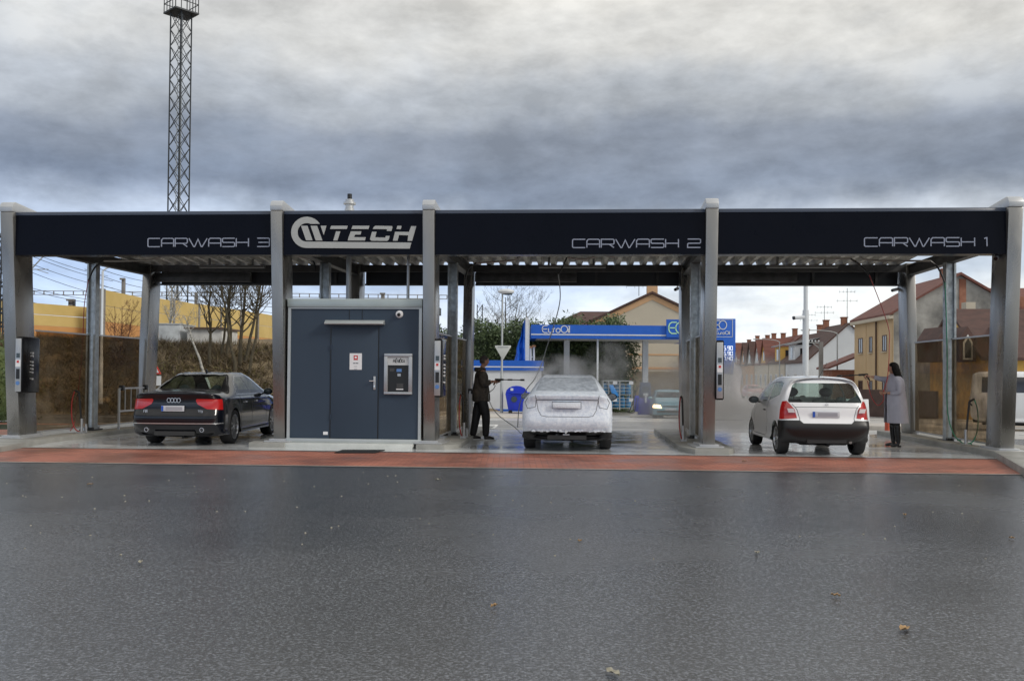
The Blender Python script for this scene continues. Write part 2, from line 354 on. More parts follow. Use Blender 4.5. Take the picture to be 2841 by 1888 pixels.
M['forecourt'] = mat('forecourt_concrete', (.36, .355, .34), .35, col2=(.52, .51, .49), vscale=.5, rvar=.15, rscale=.4, bump=.2, bscale=8)
M['paint'] = mat('road_paint', (.75, .75, .73), .5, var=.1)
M['pave'] = mat('pavement', (.45, .42, .38), .6, var=.15, vscale=4)

# base sheet to the horizon
ys = [-40, 24, 50, 300, 3500]; xs = [-3000, -60, -20, 0, 20, 60, 3000]
mb = MB(); mb.quadgrid([[(x, y, gz(y)) for x in xs] for y in ys]); mb.build('ground', M['asphalt'], kind='structure')
# slab front line and paving front line as read on level 0
def lineY(x, a=16.46, k=-.042): return a + k*x
def paveY(x): return 13.95 - .042*x
mb = MB(); z = .004
xl, xr = -14.0, 15.0
n = 14; top = [(xl+(xr-xl)*i/n) for i in range(n+1)]
mb.quadgrid([[(x, paveY(x), z) for x in top], [(x, lineY(x)+1.2, z) for x in top]]); mb.build('brick_pavement', M['brick'], kind='structure')
mb = MB(); mb.quadgrid([[(x, paveY(x)-.09, .007) for x in top], [(x, paveY(x)-.005, .007) for x in top]]); mb.build('paving_edge_strip', M['kerb'], kind='structure')
# wash slab
mb = MB(); z = .008
sl = [(-10.2+19.2*i/10) for i in range(11)]
def vfront(u): return W(u, 0, 0)
rows = []
fr = []; bk = []
for u in sl:
    p = W(u, 0, 0); x = p.x; fr.append((x, lineY(x), z)); q = W(u, 6.2, 0); bk.append((q.x, q.y, z))
mb.quadgrid([fr, bk]); mb.build('wash_bay_slab', M['slab'], kind='structure')
mb = MB(); mb.quadgrid([[(a, b-.005, .011) for a, b, c in fr], [(a, b+.11, .011) for a, b, c in fr]]); mb.build('drain_channel_strip', M['steelchannel'], kind='structure')
# forecourt behind
mb = MB(); z = .004
mb.quadgrid([[(-12, 23.2, z), (9, 21.5, z), (40, 21.5, z)], [(-12, 24, z), (9, 24, z), (40, 24, z)], [(-12, 50, gz(50)+z), (9, 50, gz(50)+z), (40, 50, gz(50)+z)], [(-12, 160, gz(50)+z), (40, 160, gz(50)+z), (60, 160, gz(50)+z)]])
mb.build('forecourt_road', M['forecourt'], kind='structure')
# lighter dry patches / lanes on the rear road
def sheet(name, pts, zoff, m, seg=1, **k):
    mb = MB(); mb.face([(p[0], p[1], gz(p[1])+zoff) for p in pts]); return mb.build(name, m, kind='structure', **k)
M['road2'] = mat('rear_road_asphalt', (.20, .20, .195), .4, col2=(.29, .29, .28), vscale=.6, rvar=.15, bump=.2, bscale=20)
sheet('rear_road', [(-11, 25.5), (38, 25.0), (38, 34), (-11, 34)], .008, M['road2'])
sheet('road_marking_border', [G(1322, 1190)[:2], G(1372, 1190)[:2], G(1383, 1168)[:2], G(1326, 1168)[:2]], .013, M['paint'])
sheet('road_marking_center', [G(1326, 1186)[:2], G(1366, 1186)[:2], G(1374, 1172)[:2], G(1329, 1172)[:2]], .017, M['road2'])
sheet('road_marking_bar', [G(1326, 1180)[:2], G(1369, 1180)[:2], G(1370, 1177)[:2], G(1327, 1177)[:2]], .021, M['paint'])
# station kerb islands
def island(name, pts, h, m=None, zb=None, bevel=.015):
    b = (gz(pts[0][1]) if zb is None else zb)
    mb = MB(); mb.prism([(p[0], p[1]) for p in pts], 2, b-.3, b+h); return mb.build(name, m or M['kerb'], kind='structure', bevel=bevel)
island('station_kerb', [(X(1180, 40), 39), (X(1500, 40), 39), (X(1500, 44), 44.8), (X(1180, 44), 44.8)], .12, M['pave'], zb=gz(41))
island('pump_kerb', [(X(1745, 44), 43.5), (X(1835, 44), 43.5), (X(1835, 48), 47), (X(1745, 48), 47)], .12, M['pave'], zb=gz(45))
island('rear_kerb', [(X(2395, 24), 25.6), (X(2600, 26), 25.0), (X(2600, 26), 26.6), (X(2400, 27), 27)], .13, M['pave'])
# wash islands (kerbed) in canopy coordinates
def uisland(name, pts, h=.1, m=None):
    mb = MB(MC); mb.prism(pts, 2, -.2, h); return mb.build(name, m or M['kerb'], kind='structure', bevel=.012)
uisland('kerb_island', [(-9.25, 5.9), (-9.25, 0), (-9.0, -1.5), (-8.6, -3.6), (-8.8, -3.6), (-9.3, -1.3), (-10.5, -1.0), (-10.5, 5.9)])
uisland('side_soil', [(-8.8, -3.6), (-9.3, -1.3), (-10.5, -1.0), (-10.5, 1.5), (-20, 1.5), (-20, -3.6)], .05, M['slab'])
sheet('red_side_pavement', [(-24, 20), (-10.3, 19.4), (-10.3, 25), (-24, 25.6)], .014, M['brick'])
uisland('kerb_island', [(-5.15, 5.9), (-5.15, .3), (-5.05, -.28), (-4.35, -.28), (-4.12, .3), (-4.0, 5.9)])
uisland('kerb_island', [(-1.95, 5.9), (-1.85, .3), (-1.80, -.28), (-1.25, -.28), (-1.02, .0), (-.98, 5.9)])
uisland('kerb_island', [(3.22, 5.9), (3.22, .2), (3.42, -.45), (4.05, -.45), (4.2, -.1), (4.2, 5.9)])
uisland('kerb_island', [(8.75, 5.9), (8.85, -.2), (7.9, -3.25), (7.4, -4.6), (7.6, -4.6), (8.1, -3.25), (9.15, -.75), (10.2, -.6), (9.9, 5.9)], .12)
M['dirt'] = mat('dark_planting_soil', (.03, .026, .02), .9, col2=(.08, .07, .05), vscale=5, bump=.6)
uisland('side_soil', [(8.1, -3.25), (7.6, -4.6), (16, -6), (16, 0), (10.2, -.6), (9.15, -.75)], .07, M['dirt'])
# dark soil strip behind the right kerb
M['steel'] = mat('brushed_stainless', (.30, .295, .285), .30, metal=.92, var=.12, vscale=1.2, rvar=.08, rscale=3, bump=.06, bscale=60, stretch=(1, 1, .25))
M['cap'] = mat('pale_metal_cap', (.50, .51, .52), .4, metal=.6, var=.05)
M['rearpanel'] = mat('dark_rear_panel', (.028, .030, .036), .45, var=.2, vscale=2)
M['galv'] = mat('galvanised_steel', (.42, .45, .46), .42, metal=.75, var=.3, vscale=9, rvar=.1, rscale=12)
M['navy'] = mat('navy_fascia_sheet', (.002, .003, .008), .3, var=.15, vscale=1, rvar=.05, spec=.12)
M['navytrim'] = mat('navy_edge_trim', (.035, .05, .085), .3, spec=.6)
M['darksteel'] = mat('dark_galvanised_beam', (.075, .075, .075), .5, metal=.5, var=.35, vscale=4)
M['roofsheet'] = mat('corrugated_roof_steel', (.62, .60, .55), .5, metal=.3, var=.3, vscale=3)
M['letter'] = mat('silver_lettering', (.30, .33, .42), .4, spec=.5)
M['logo'] = mat('logo_silver', (.42, .43, .42), .45, var=.04)
M['black'] = mat('black_plastic', (.012, .012, .012), .35)
M['rubber'] = mat('black_rubber', (.015, .015, .016), .6)
M['smoked'] = glass_mat('smoked_glass', (.68, .605, .51), refl=(.8, .75, .65), rough=.05, ior=1.12, dirt=.45, dirtcol=(.22, .18, .13), dscale=2.5)
PU = [-9.957, -4.543, -1.59, 3.736, 9.18]
KU = [.052, .050, .027, .032, .012]
def UV(i, v): return PU[i]+KU[i]*max(0, v)
can = thing('car_wash_canopy', 'long steel car wash canopy with dark navy fascia over three wash bays', 'car wash canopy', O, -ANG)
hw = .115
LEANF = .35
for i, u in enumerate(PU):
    w2 = hw if i < 4 else .13
    if i == 0: w2 = .13
    mb = MB(MC); mb.prism([(0, .12), (.6, .12), (.27, 4.56), (-LEANF, 4.56)], 0, u-w2, u+w2)
    fp = mb.build('front_post', M['steel'], can, bevel=.018)
    mb = MB(MC); vt = -LEANF
    prof = [(vt-.01, 4.56), (vt-.012, 4.66), (vt+.03, 4.74), (vt+.1, 4.765), (.5, 4.70), (.56, 4.64), (.56, 4.56)]
    mb.prism(prof, 0, u-w2-.004, u+w2+.004); mb.build('post_cap', M['cap'], fp, bevel=.012)
    mb = MB(MC); mb.prism([(u-.26, -.14), (u+.26, -.14), (u+.30, .0), (u+.30, .75), (u-.30, .75), (u-.30, .0)], 2, .1, .125); mb.prism([(u-.18, -.08), (u+.18, -.08), (u+.2, .68), (u-.2, .68)], 2, .12, .16)
    mb.build('base_plate', M['cap'], fp, bevel=.006)
    # rear post
    mb = MB(MC); ur = UV(i, 5.0); mb.prism([(4.70, .12), (5.30, .12), (5.55, 4.2), (4.98, 4.2)], 0, ur-.11, ur+.11); mb.build('rear_post', M['steel'], can, bevel=.015)
    # mid post: two channels and a web
    mb = MB(MC)
    um = UV(i, 2.65)
    for s in (-1, 1):
        mb.box(um+s*.085-.02, um+s*.085+.02, 2.56, 2.74, .12, 3.92)
    mb.box(um-.065, um+.065, 2.62, 2.68, .12, 3.92)
    mb.build('middle_post', M['galv'], can)
    mb = MB(MC); mb.box(um-.17, um+.17, 2.45, 2.85, .1, .13); mb.box(um-.13, um-.03, 2.42, 2.52, .13, .17); mb.box(um+.05, um+.14, 2.42, 2.52, .13, .17); mb.build('post_foot', M['black'], can)
    # beam front to back
    def shb(mb, w_, v0, v1, z0, z1):
        a_, b_ = UV(i, v0), UV(i, v1); mb.hexa([(a_-w_, v0, z0), (a_+w_, v0, z0), (b_+w_, v1, z0), (b_-w_, v1, z0)], [(a_-w_, v0, z1), (a_+w_, v0, z1), (b_+w_, v1, z1), (b_-w_, v1, z1)]); return mb
    mb = MB(MC); shb(mb, .09, .32, 4.98, 3.90, 3.93); shb(mb, .09, .32, 4.98, 4.12, 4.15); shb(mb, .03, .32, 4.98, 3.93, 4.12)
    mb.build('cross_beam', M['darksteel'], can)
VF = -.24
for i in range(4):
    a = PU[i]+hw+.005; b = PU[i+1]-hw-.005
    mb = MB(MC); mb.prism([(VF, 3.72), (VF+.28, 3.72), (VF+.28, 4.50), (VF, 4.50)], 0, a, b)
    fa = mb.build('fascia_panel', M['navy'], can)
    mb = MB(MC); mb.prism([(VF-.012, 4.502), (VF+.30, 4.502), (VF+.30, 4.575), (VF+.01, 4.575)], 0, a, b); mb.build('fascia_trim', M['navytrim'], fa, bevel=.008)
    # rear fascia with seams
    a = UV(i, 5.3)+.12; b = UV(i+1, 5.3)-.12
    mb = MB(MC); mb.box(a, b, 5.50, 5.62, 3.70, 4.10)
    rf = mb.build('rear_fascia', M['rearpanel'], can)
    mb = MB(MC); k = 0
    nn = max(2, round((b-a)/1.6))
    for k in range(1, nn+1):
        uu = a+(b-a)*k/(nn+.35); mb.box(uu-.03, uu+.03, 5.44, 5.498, 3.73, 4.09)
    mb.box(a, b, 5.40, 5.498, 3.69, 3.73)
    mb.build('rib', M['darksteel'], rf)
    mb = MB(MC); mb.box(a-.02, b+.02, 4.99, 5.02, 3.99, 4.16); mb.box(a-.02, b+.02, 5.02, 5.10, 4.13, 4.16); mb.box(a-.02, b+.02, 5.02, 5.10, 3.99, 4.02); mb.build('rear_beam', M['darksteel'], can)
# corrugated roof, ribs running front to back
mb = MB(MC); per = .32; u0 = PU[0]+.0; prof = []
k = 0
while u0+k*per < PU[4]:
    b = u0+k*per; prof += [(b, 4.255), (b+.10, 4.255), (b+.15, 4.40), (b+.27, 4.40)]; k += 1
def rz(v): return .20-.055*(v-.0)
for dz in (0, .012): mb.quadgrid([[(a, v, z+rz(v)+dz-.005) for a, z in prof] for v in (VF+.30, 3.0, 5.5)])
mb.build('roof_sheet', M['roofsheet'], can)
# lettering and logo on the fascia
def fas(px, py): u, z = CP(px, py, VF); return (u, z)
for txt, x0, x1, yt, yb, pi in (('CARWASH 3', 411, 748, 661.5, 684.5, 0), ('CARWASH 2', 1588.5, 1943.5, 664, 687, 2), ('CARWASH 1', 2398, 2738, 660, 683.5, 3)):
    ua, zt = fas(x0, yt); ub, _ = fas(x1, yt); _, zb = fas(x0, yb)
    sx = (ub-ua)/textwidth(txt, .13); mb = MB()
    fp = [o for o in kids(can) if o.name.split('.')[0] == 'fascia_panel'][pi]
    strokes(mb, txt[:-2], W(ua, VF-.002, zb), U, (0, 0, 1), -V, sx, zt-zb, .019, gap=.13, depth=.008); mb.build('bay_lettering', M['letter'], fp)
    mb = MB(); strokes(mb, txt[-1], W(ub-GL[txt[-1]][0]*sx, VF-.002, zb), U, (0, 0, 1), -V, sx, zt-zb, .019, gap=.13, depth=.008); mb.build('bay_number', M['letter'], fp)
def lg(x, y): return fas(740+x/4.214, 560+y/4.214)
mb = MB(MC)
arc = lambda cx, cy, r, a0, a1, n: [(cx+r*math.cos(rad(a0+(a1-a0)*k/n)), cy-r*math.sin(rad(a0+(a1-a0)*k/n))) for k in range(n+1)]
ring = arc(470, 357, 182, 33, 270, 30)+[(1672, 547), (1692, 476)]+arc(470, 357, 108, 270, 66, 26)
polys = [ring,
 [(403,280),(478,280),(537,450),(462,450)], [(515,280),(590,280),(652,452),(575,452)], [(632,280),(700,280),(668,386),(655,350)],
 [(756,280),(948,280),(938,318),(742,318)], [(812,345),(862,345),(828,452),(780,452)],
 [(1006,280),(1202,280),(1190,318),(992,318)], [(985,345),(1108,345),(1098,383),(1034,383),(1022,412),(1160,414),(1148,452),(950,452),(955,425)],
 [(1275,280),(1465,283),(1472,296),(1458,342),(1405,340),(1410,320),(1242,318),(1255,290)], [(1232,350),(1285,350),(1268,414),(1388,418),(1394,398),(1440,398),(1428,440),(1410,457),(1225,455),(1208,440)],
 [(1530,280),(1578,282),(1568,320),(1518,318)], [(1502,350),(1665,352),(1690,284),(1750,284),(1700,457),(1648,457),(1656,392),(1548,388),(1530,455),(1476,455)]]
for q in polys: mb.prism([lg(*p) for p in q], 1, VF-.014, VF-.002)
fp = [o for o in kids(can) if o.name.split('.')[0] == 'fascia_panel'][1]
lo_ = mb.build('logo', M['logo'], fp)
# ceiling equipment: luminaires, box housings
M['lamp_housing'] = mat('grey_luminaire', (.16, .16, .155), .4)
for i in (0, 2, 3):
    a = PU[i]; b = PU[i+1]; L = b-a
    mb = MB(MC); mb.box(a+L*.36, a+L*.66, 4.2, 4.34, 4.00, 4.06); mb.box(a+L*.4, a+L*.41, 4.26, 4.28, 4.06, 4.26); mb.box(a+L*.6, a+L*.61, 4.26, 4.28, 4.06, 4.26); mb.build('ceiling_light', M['lamp_housing'], can)
    mb = MB(MC); mb.box(a+.28, a+L*.53, 5.18, 5.36, 3.76, 3.99); mb.build('cable_housing', M['darksteel'], can, bevel=.01)
    # two ceiling swivels with bent booms
M['pipe'] = mat('steel_pipe', (.30, .29, .27), .35, metal=.7)
M['redhose'] = mat('red_hose', (.32, .02, .02), .4); M['greenhose'] = mat('green_hose', (.03, .22, .13), .4)
def boom(pts, tip, label):
    t = thing('wash_boom', label, 'wash boom', W(pts[0][0], pts[0][1], pts[0][2]), 0, 'ceiling booms with bent pipes')
    mb = MB(MC); u, v, z = pts[0]
    mb.box(u-.12, u+.12, v-.08, v+.08, z+.14, z+.17); mb.box(u-.10, u-.07, v-.02, v+.02, z-.02, z+.15); mb.box(u+.07, u+.10, v-.02, v+.02, z-.02, z+.15)
    mb.tube([(u, v, z-.06), (u, v, z+.1)], .035); mb.build('swivel', M['black'], t)
    mb = MB(MC); mb.tube(bez(pts, 5), .02); mb.build('boom_pipe', M['pipe'], t, smooth=True)
    mb = MB(MC); mb.tube(bez(tip, 4), .02); mb.build('hose_guard', M['black'], t, smooth=True)
def ub(i, f): return PU[i]+(PU[i+1]-PU[i])*f
boom([(ub(0,.62), 2.5, 4.08), (ub(0,.50), 2.5, 4.06), (ub(0,.36), 2.45, 4.05), (ub(0,.28), 2.4, 3.95), (ub(0,.10), 2.35, 3.93)], [(ub(0,.10), 2.35, 3.93), (ub(0,.06), 2.35, 3.78), (ub(0,.035), 2.35, 3.50)], 'bent boom pipe reaching left above the black sedan')
boom([(ub(0,.80), 2.5, 4.08), (ub(0,.90), 2.5, 4.06), (ub(0,.97), 2.5, 3.98)], [(ub(0,.97), 2.5, 3.98), (ub(0,.985), 2.5, 3.9), (ub(0,.99), 2.5, 3.7)], 'short boom pipe reaching to the post right of the black sedan')
boom([(ub(2,.52), 2.2, 4.08), (ub(2,.42), 2.2, 4.05), (ub(2,.32), 2.2, 4.04), (ub(2,.27), 2.2, 3.92), (ub(2,.12), 2.2, 3.86)], [(ub(2,.12), 2.2, 3.86), (ub(2,.09), 2.2, 3.75), (ub(2,.075), 2.2, 3.5)], 'long bent boom pipe reaching left above the foamed sedan')
boom([(ub(2,.74), 2.2, 4.08), (ub(2,.68), 2.2, 4.0), (ub(2,.62), 2.2, 4.02), (ub(2,.56), 2.2, 3.94), (ub(2,.49), 2.2, 3.98), ], [(ub(2,.49), 2.2, 3.98), (ub(2,.47), 2.2, 3.75), (ub(2,.455), 2.2, 3.62)], 'zigzag boom pipe above the roof of the foamed sedan')
boom([(ub(3,.31), 2.2, 4.08), (ub(3,.42), 2.2, 4.07), (ub(3,.45), 2.2, 3.96), (ub(3,.60), 2.2, 3.95)], [(ub(3,.60), 2.2, 3.95), (ub(3,.64), 2.2, 3.80), (ub(3,.67), 2.2, 3.6)], 'boom pipe on the left swivel above the white hatchback')
boom([(ub(3,.51), 2.2, 4.08), (ub(3,.62), 2.2, 4.05), (ub(3,.67), 2.2, 3.92), (ub(3,.90), 2.2, 3.90)], [(ub(3,.90), 2.2, 3.90), (ub(3,.93), 2.2, 3.75), (ub(3,.955), 2.2, 3.45)], 'boom pipe on the right swivel reaching over the woman')
# glass screens
M['rail'] = mat('aluminium_rail', (.55, .56, .57), .35, metal=.8)
M['brownpanel'] = M['smoked']
names = {0: 'left of the black sedan', 1: 'beside the kiosk', 2: 'right of the kiosk by the man', 3: 'between the foamed sedan and the hatchback', 4: 'behind the woman at the right end'}
for i, u in enumerate(PU):
    for (va, vb, ww) in ((.66, 2.52, 'front'), (2.78, 4.66, 'rear')):
        if i == 1 and ww == 'front': continue
        t = thing('glass_screen', 'smoked glass %s screen %s' % (ww, names[i]), 'glass screen', W(u, (va+vb)/2, .1), -ANG, 'smoked glass screens between the bays')
        def sh2(mb, w_, v0, v1, z0, z1):
            a_, b_ = UV(i, v0), UV(i, v1); return mb.hexa([(a_-w_, v0, z0), (a_+w_, v0, z0), (b_+w_, v1, z0), (b_-w_, v1, z0)], [(a_-w_, v0, z1), (a_+w_, v0, z1), (b_+w_, v1, z1), (b_-w_, v1, z1)])
        mb = MB(MC); sh2(mb, .005, va, vb, .2, 2.26); mb.build('pane', M['smoked'], t)
        mb = MB(MC); sh2(mb, .02, va-.02, vb+.02, 2.26, 2.29); mb.build('top_rail', M['rail'], t)
        mb = MB(MC); sh2(mb, .02, va-.02, vb+.02, .17, .2); mb.build('bottom_rail', M['rail'], t)
        for q in (va+.15, vb-.15): MB(MC).box(UV(i, q)-.03, UV(i, q)+.03, q-.03, q+.03, .09, .17).build('foot', M['rail'], t)

# payment terminals
M['alu'] = mat('brushed_aluminium', (.48, .49, .50), .35, metal=.7, var=.08)
M['gloss'] = mat('gloss_black_panel', (.006, .006, .007), .2, spec=.3)
M['paper'] = mat('white_paper', (.78, .78, .80), .6)
M['redprint'] = mat('red_print', (.55, .04, .04), .5); M['blueprint'] = mat('blue_print', (.10, .22, .50), .5)
M['screen'] = mat('grey_screen', (.05, .07, .08), .2); M['chromebtn'] = mat('steel_button', (.75, .75, .75), .2, metal=.9)
def terminal(i, label):
    u = PU[i]+(.13 if i == 0 else hw)
    t = thing('payment_terminal', label, 'payment terminal', W(u+.08, .2, 1.0), -ANG, 'payment terminals on the posts')
    f0 = -.30; a = u+.004; b = u+.12; vf = -.16
    if i: pass
    mb = MB(MC); mb.prism([(vf, 1.03), (vf+.03, 1.0), (vf+.55, 1.0), (vf+.58, 1.03), (vf+.58, 2.09), (vf+.55, 2.12), (vf+.03, 2.12), (vf, 2.09)], 0, a, b+.02); mb.build('housing', M['gloss'], t, bevel=.02)
    mb = MB(MC); a2, b2 = (a-.005, b-.002); mb.box(a2, b2, vf-.02, vf-.003, 1.03, 2.08); fp = mb.build('front_plate', M['alu'], t, bevel=.008)
    c = (a2+b2)/2; y = vf-.023
    def pl(n, m, du, z0, z1, y0=y, par=fp): MB(MC).box(c-du, c+du, y0-.003, y0+.002, z0, z1).build(n, m, par)
    pl('display', M['screen'], .035, 1.70, 1.79); pl('instruction_sticker', M['paper'], .05, 1.52, 1.66); pl('sticker_print', M['redprint'], .022, 1.60, 1.645, y-.004)
    pl('coin_slot_plate', M['black'], .035, 1.28, 1.48); mb = MB(MC); mb.lathe([(.0001, y-.005), (.04, y-.005), (.04, y)], (c, 0, 1.20), 'y', 16)
    mb.v = mb.v; mb.build('round_badge', M['blueprint'], fp)
    for z in (1.80, 1.74, 1.62, 1.55, 1.48, 1.41, 1.28):
        mb = MB(MC); mb.lathe([(.0001, b+.05), (.02, b+.05), (.024, b+.018)], (0, vf+.30, z), 'x', 12); mb.build('button', M['chromebtn'], t, smooth=True)
terminal(0, 'payment terminal with a row of round buttons on the leftmost post')
terminal(2, 'payment terminal with buttons on the post right of the kiosk')
terminal(3, 'payment terminal seen end on, on the post beside the hatchback')

# kiosk
M['kwall'] = mat('navy_kiosk_panel', (.042, .061, .090), .5, var=.05, vscale=.8, rvar=.05, spec=.25)
M['kframe'] = mat('kiosk_aluminium_frame', (.50, .53, .53), .4, metal=.5, var=.05)
M['kcap'] = mat('kiosk_roof_cap', (.42, .48, .48), .35, metal=.35, var=.08, vscale=1.5)
kv = -.02
def kp(x, y, v=kv): return CP(720+x/2.036, 530+y/2.036, v)
kL, zt = kp(163, 655); kR, _ = kp(918, 655); _, zb = kp(500, 1397); _, zb2 = kp(500, 1420); _, ztop = kp(540, 608)
ks = thing('service_kiosk', 'dark blue flat-roofed service kiosk between two steel posts', 'kiosk', W((kL+kR)/2, kv, .1), -ANG)
mb = MB(MC); mb.box(kL+.04, kR-.04, kv+.012, kv+2.4, zb, zt); kw = mb.build('wall', M['kwall'], ks)
mb = MB(MC); mb.box(kL-.01, kR+.01, kv-.035, kv+2.45, zt, ztop); mb.build('roof_cap', M['kcap'], ks, bevel=.01)
mb = MB(MC); mb.box(kL, kL+.055, kv-.012, kv+.05, zb, zt-.002); mb.box(kR-.055, kR, kv-.012, kv+.05, zb, zt-.002); mb.box(kL+.055, kR-.055, kv-.01, kv+.011, zt-.03, zt-.002); mb.build('corner_trim', M['kframe'], ks)
mb = MB(MC); mb.box(kL-.01, kR+.01, kv-.06, kv+2.42, zb2, zb-.001); mb.build('base_frame', M['kframe'], ks, bevel=.008)
mb = MB(MC); mb.box(kL-.0, kR-.12, -.26, 2.45, -.05, zb2-.001); mb.build('plinth', M['plinth'], ks, bevel=.01)
dL, dz = kp(404, 765); dR, _ = kp(674, 765)
mb = MB(MC); mb.box(dL+.012, dR-.012, kv-.004, kv+.01, zb+.005, dz-.005); door = mb.build('door', M['kwall'], ks, bevel=.003)
mb = MB(MC); mb.box(dL-.008, dL+.008, kv+.003, kv+.0118, zb, dz); mb.box(dR-.008, dR+.008, kv+.003, kv+.0118, zb, dz); mb.box(dL, dR, kv+.003, kv+.0118, dz-.004, dz+.006)
a, _ = kp(507, 700); b, _ = kp(580, 700); mb.box(a-.004, a+.004, kv+.006, kv+.0118, dz+.03, zt-.03); mb.box(b-.004, b+.004, kv+.006, kv+.0118, dz+.03, zt-.03)
mb.build('door_gap', M['black'], ks)
hx, hz = kp(650, 1083); mb = MB(MC); mb.box(hx-.022, hx+.022, kv-.02, kv-.005, hz-.13, hz+.13); h = mb.build('handle', M['cap'], door, bevel=.01)
mb = MB(MC); mb.tube([(hx, kv-.02, hz+.04), (hx, kv-.06, hz+.04)], .009); mb.tube([(hx+.01, kv-.06, hz+.04), (hx-.09, kv-.06, hz+.04)], .01); mb.box(hx-.012, hx+.012, kv-.026, kv-.019, hz-.08, hz-.04); mb.build('lever', M['chromebtn'], h)
mb = MB(MC)
for zz in (1.9, .55):
    q, _ = kp(406, 800); mb.tube([(q, kv-.012, zz), (q, kv-.012, zz+.1)], .009)
mb.build('hinge', M['kwall'], door)
aL, az = kp(378, 730); aR, az2 = kp(708, 755)
mb = MB(MC); mb.prism([(kv+.01, az2), (kv-.16, az2-.0), (kv-.17, az2+.025), (kv-.10, az-.0), (kv+.01, az+.01)], 0, aL, aR); mb.build('door_awning', M['kframe'], ks, bevel=.006)
sx_, sz_ = kp(372, 1366); mb = MB(MC); mb.box(sx_-.045, sx_+.045, kv+.002, kv+.0115, sz_-.03, sz_+.03); mb.build('vent_plate', M['paper'], ks)
# dome camera
cx0, cz0 = kp(790, 695); t = thing('dome_camera', 'white dome security camera high on the blue kiosk wall', 'security camera', W(cx0, kv, cz0-.06), -ANG)
mb = MB(MC); mb.lathe([(.0001, kv-.05), (.055, kv-.045), (.07, kv-.02), (.075, kv+.01)], (cx0, 0, cz0), 'y', 20); mb.build('body', M['paper'], t, smooth=True)
mb = MB(MC); mb.ball((cx0, kv-.05, cz0-.01), .035, 8); mb.build('lens_dome', M['gloss'], t, smooth=True)
# notice on door
nL, nz1 = kp(510, 915); nR, nz0 = kp(578, 1008); t = thing('notice', 'white paper notice with a red emblem taped on the kiosk door', 'notice', W((nL+nR)/2, kv, nz0), -ANG)
mb = MB(MC); mb.box(nL, nR, kv-.008, kv-.0045, nz0, nz1); mb.build('sheet', M['paper'], t)
c = (nL+nR)/2; mb = MB(MC); mb.box(c-.04, c+.04, kv-.0105, kv-.0085, nz1-.13, nz1-.04); mb.build('emblem', M['redprint'], t)
mb = MB(MC); mb.box(c-.02, c+.02, kv-.0125, kv-.0107, nz1-.10, nz1-.06); mb.build('emblem_center', M['paper'], t)
mb = MB(MC); mb.box(c-.05, c-.01, kv-.0105, kv-.0085, nz1-.20, nz1-.185); mb.box(c+.0, c+.05, kv-.0105, kv-.0085, nz1-.20, nz1-.185); mb.box(c-.03, c+.03, kv-.0105, kv-.0085, nz1-.26, nz1-.255); mb.box(c-.03, c+.03, kv-.0105, kv-.0085, nz1-.31, nz1-.305); mb.build('text_lines', M['screen'], t)
# change machine
qL, qz1 = kp(707, 917); qR, qz0 = kp(863, 1148); t = thing('change_machine', 'steel framed coin change machine set in the kiosk wall', 'change machine', W((qL+qR)/2, kv, qz0), -ANG)
mb = MB(MC); fw = .07
for bx in ((qL, qR, qz1-fw*.8, qz1), (qL, qR, qz0, qz0+fw*.7), (qL, qL+fw, qz0+fw*.7, qz1-fw*.8), (qR-fw, qR, qz0+fw*.7, qz1-fw*.8)): mb.box(bx[0], bx[1], kv-.05, kv+.011, bx[2], bx[3])
mb.build('frame', M['alu'], t, bevel=.006)
a, z1 = kp(728, 937); b, z2 = kp(850, 983); mb = MB(MC); mb.box(qL+fw, qR-fw, kv-.02, kv+.008, z2, qz1-fw*.8); sp = mb.build('sign_plate', mat('pale_sign', (.55, .57, .58), .5), t)
a, za = kp(756, 967); b, zb_ = kp(822, 950); mb = MB(); strokes(mb, 'MĚNIČKa'.replace('a', 'a'), W(a, kv-.021, za), U, (0, 0, 1), -V, (b-a)/textwidth('MĚNIČKa'), zb_-za, .010, depth=.002); mb.build('lettering', M['black'], sp)
mb = MB(MC); mb.box(qL+fw, qR-fw, kv-.004, kv+.008, qz0+fw*.7, z2-.001); pn = mb.build('machine_face', M['black'], t)
for (x0, y0, x1, y1, m) in ((736, 1000, 762, 1018, 'darksteel'), (775, 1003, 803, 1020, 'blueprint'), (780, 1030, 798, 1045, 'alu'), (772, 1115, 812, 1121, 'paper'), (775, 1085, 812, 1112, 'darksteel')):
    a, z1 = kp(x0, y0); b, z0 = kp(x1, y1); mb = MB(MC); mb.box(a, b, kv-.012, kv-.0045, z0, z1); mb.build({'darksteel': 'slot', 'blueprint': 'display', 'alu': 'dial', 'paper': 'tray_lip'}[m], M[m], pn)
# door mat
mb = MB(); q = [G(927, 1256, .01), G(1043, 1256, .01), G(1068, 1248, .01), G(950, 1248, .01)]
mb.prism([(p.x, p.y) for p in q], 2, .006, .022); mb.build('doormat', M['rubber'], label='black rubber doormat on the red paving before the kiosk', cat='doormat', bevel=.003)
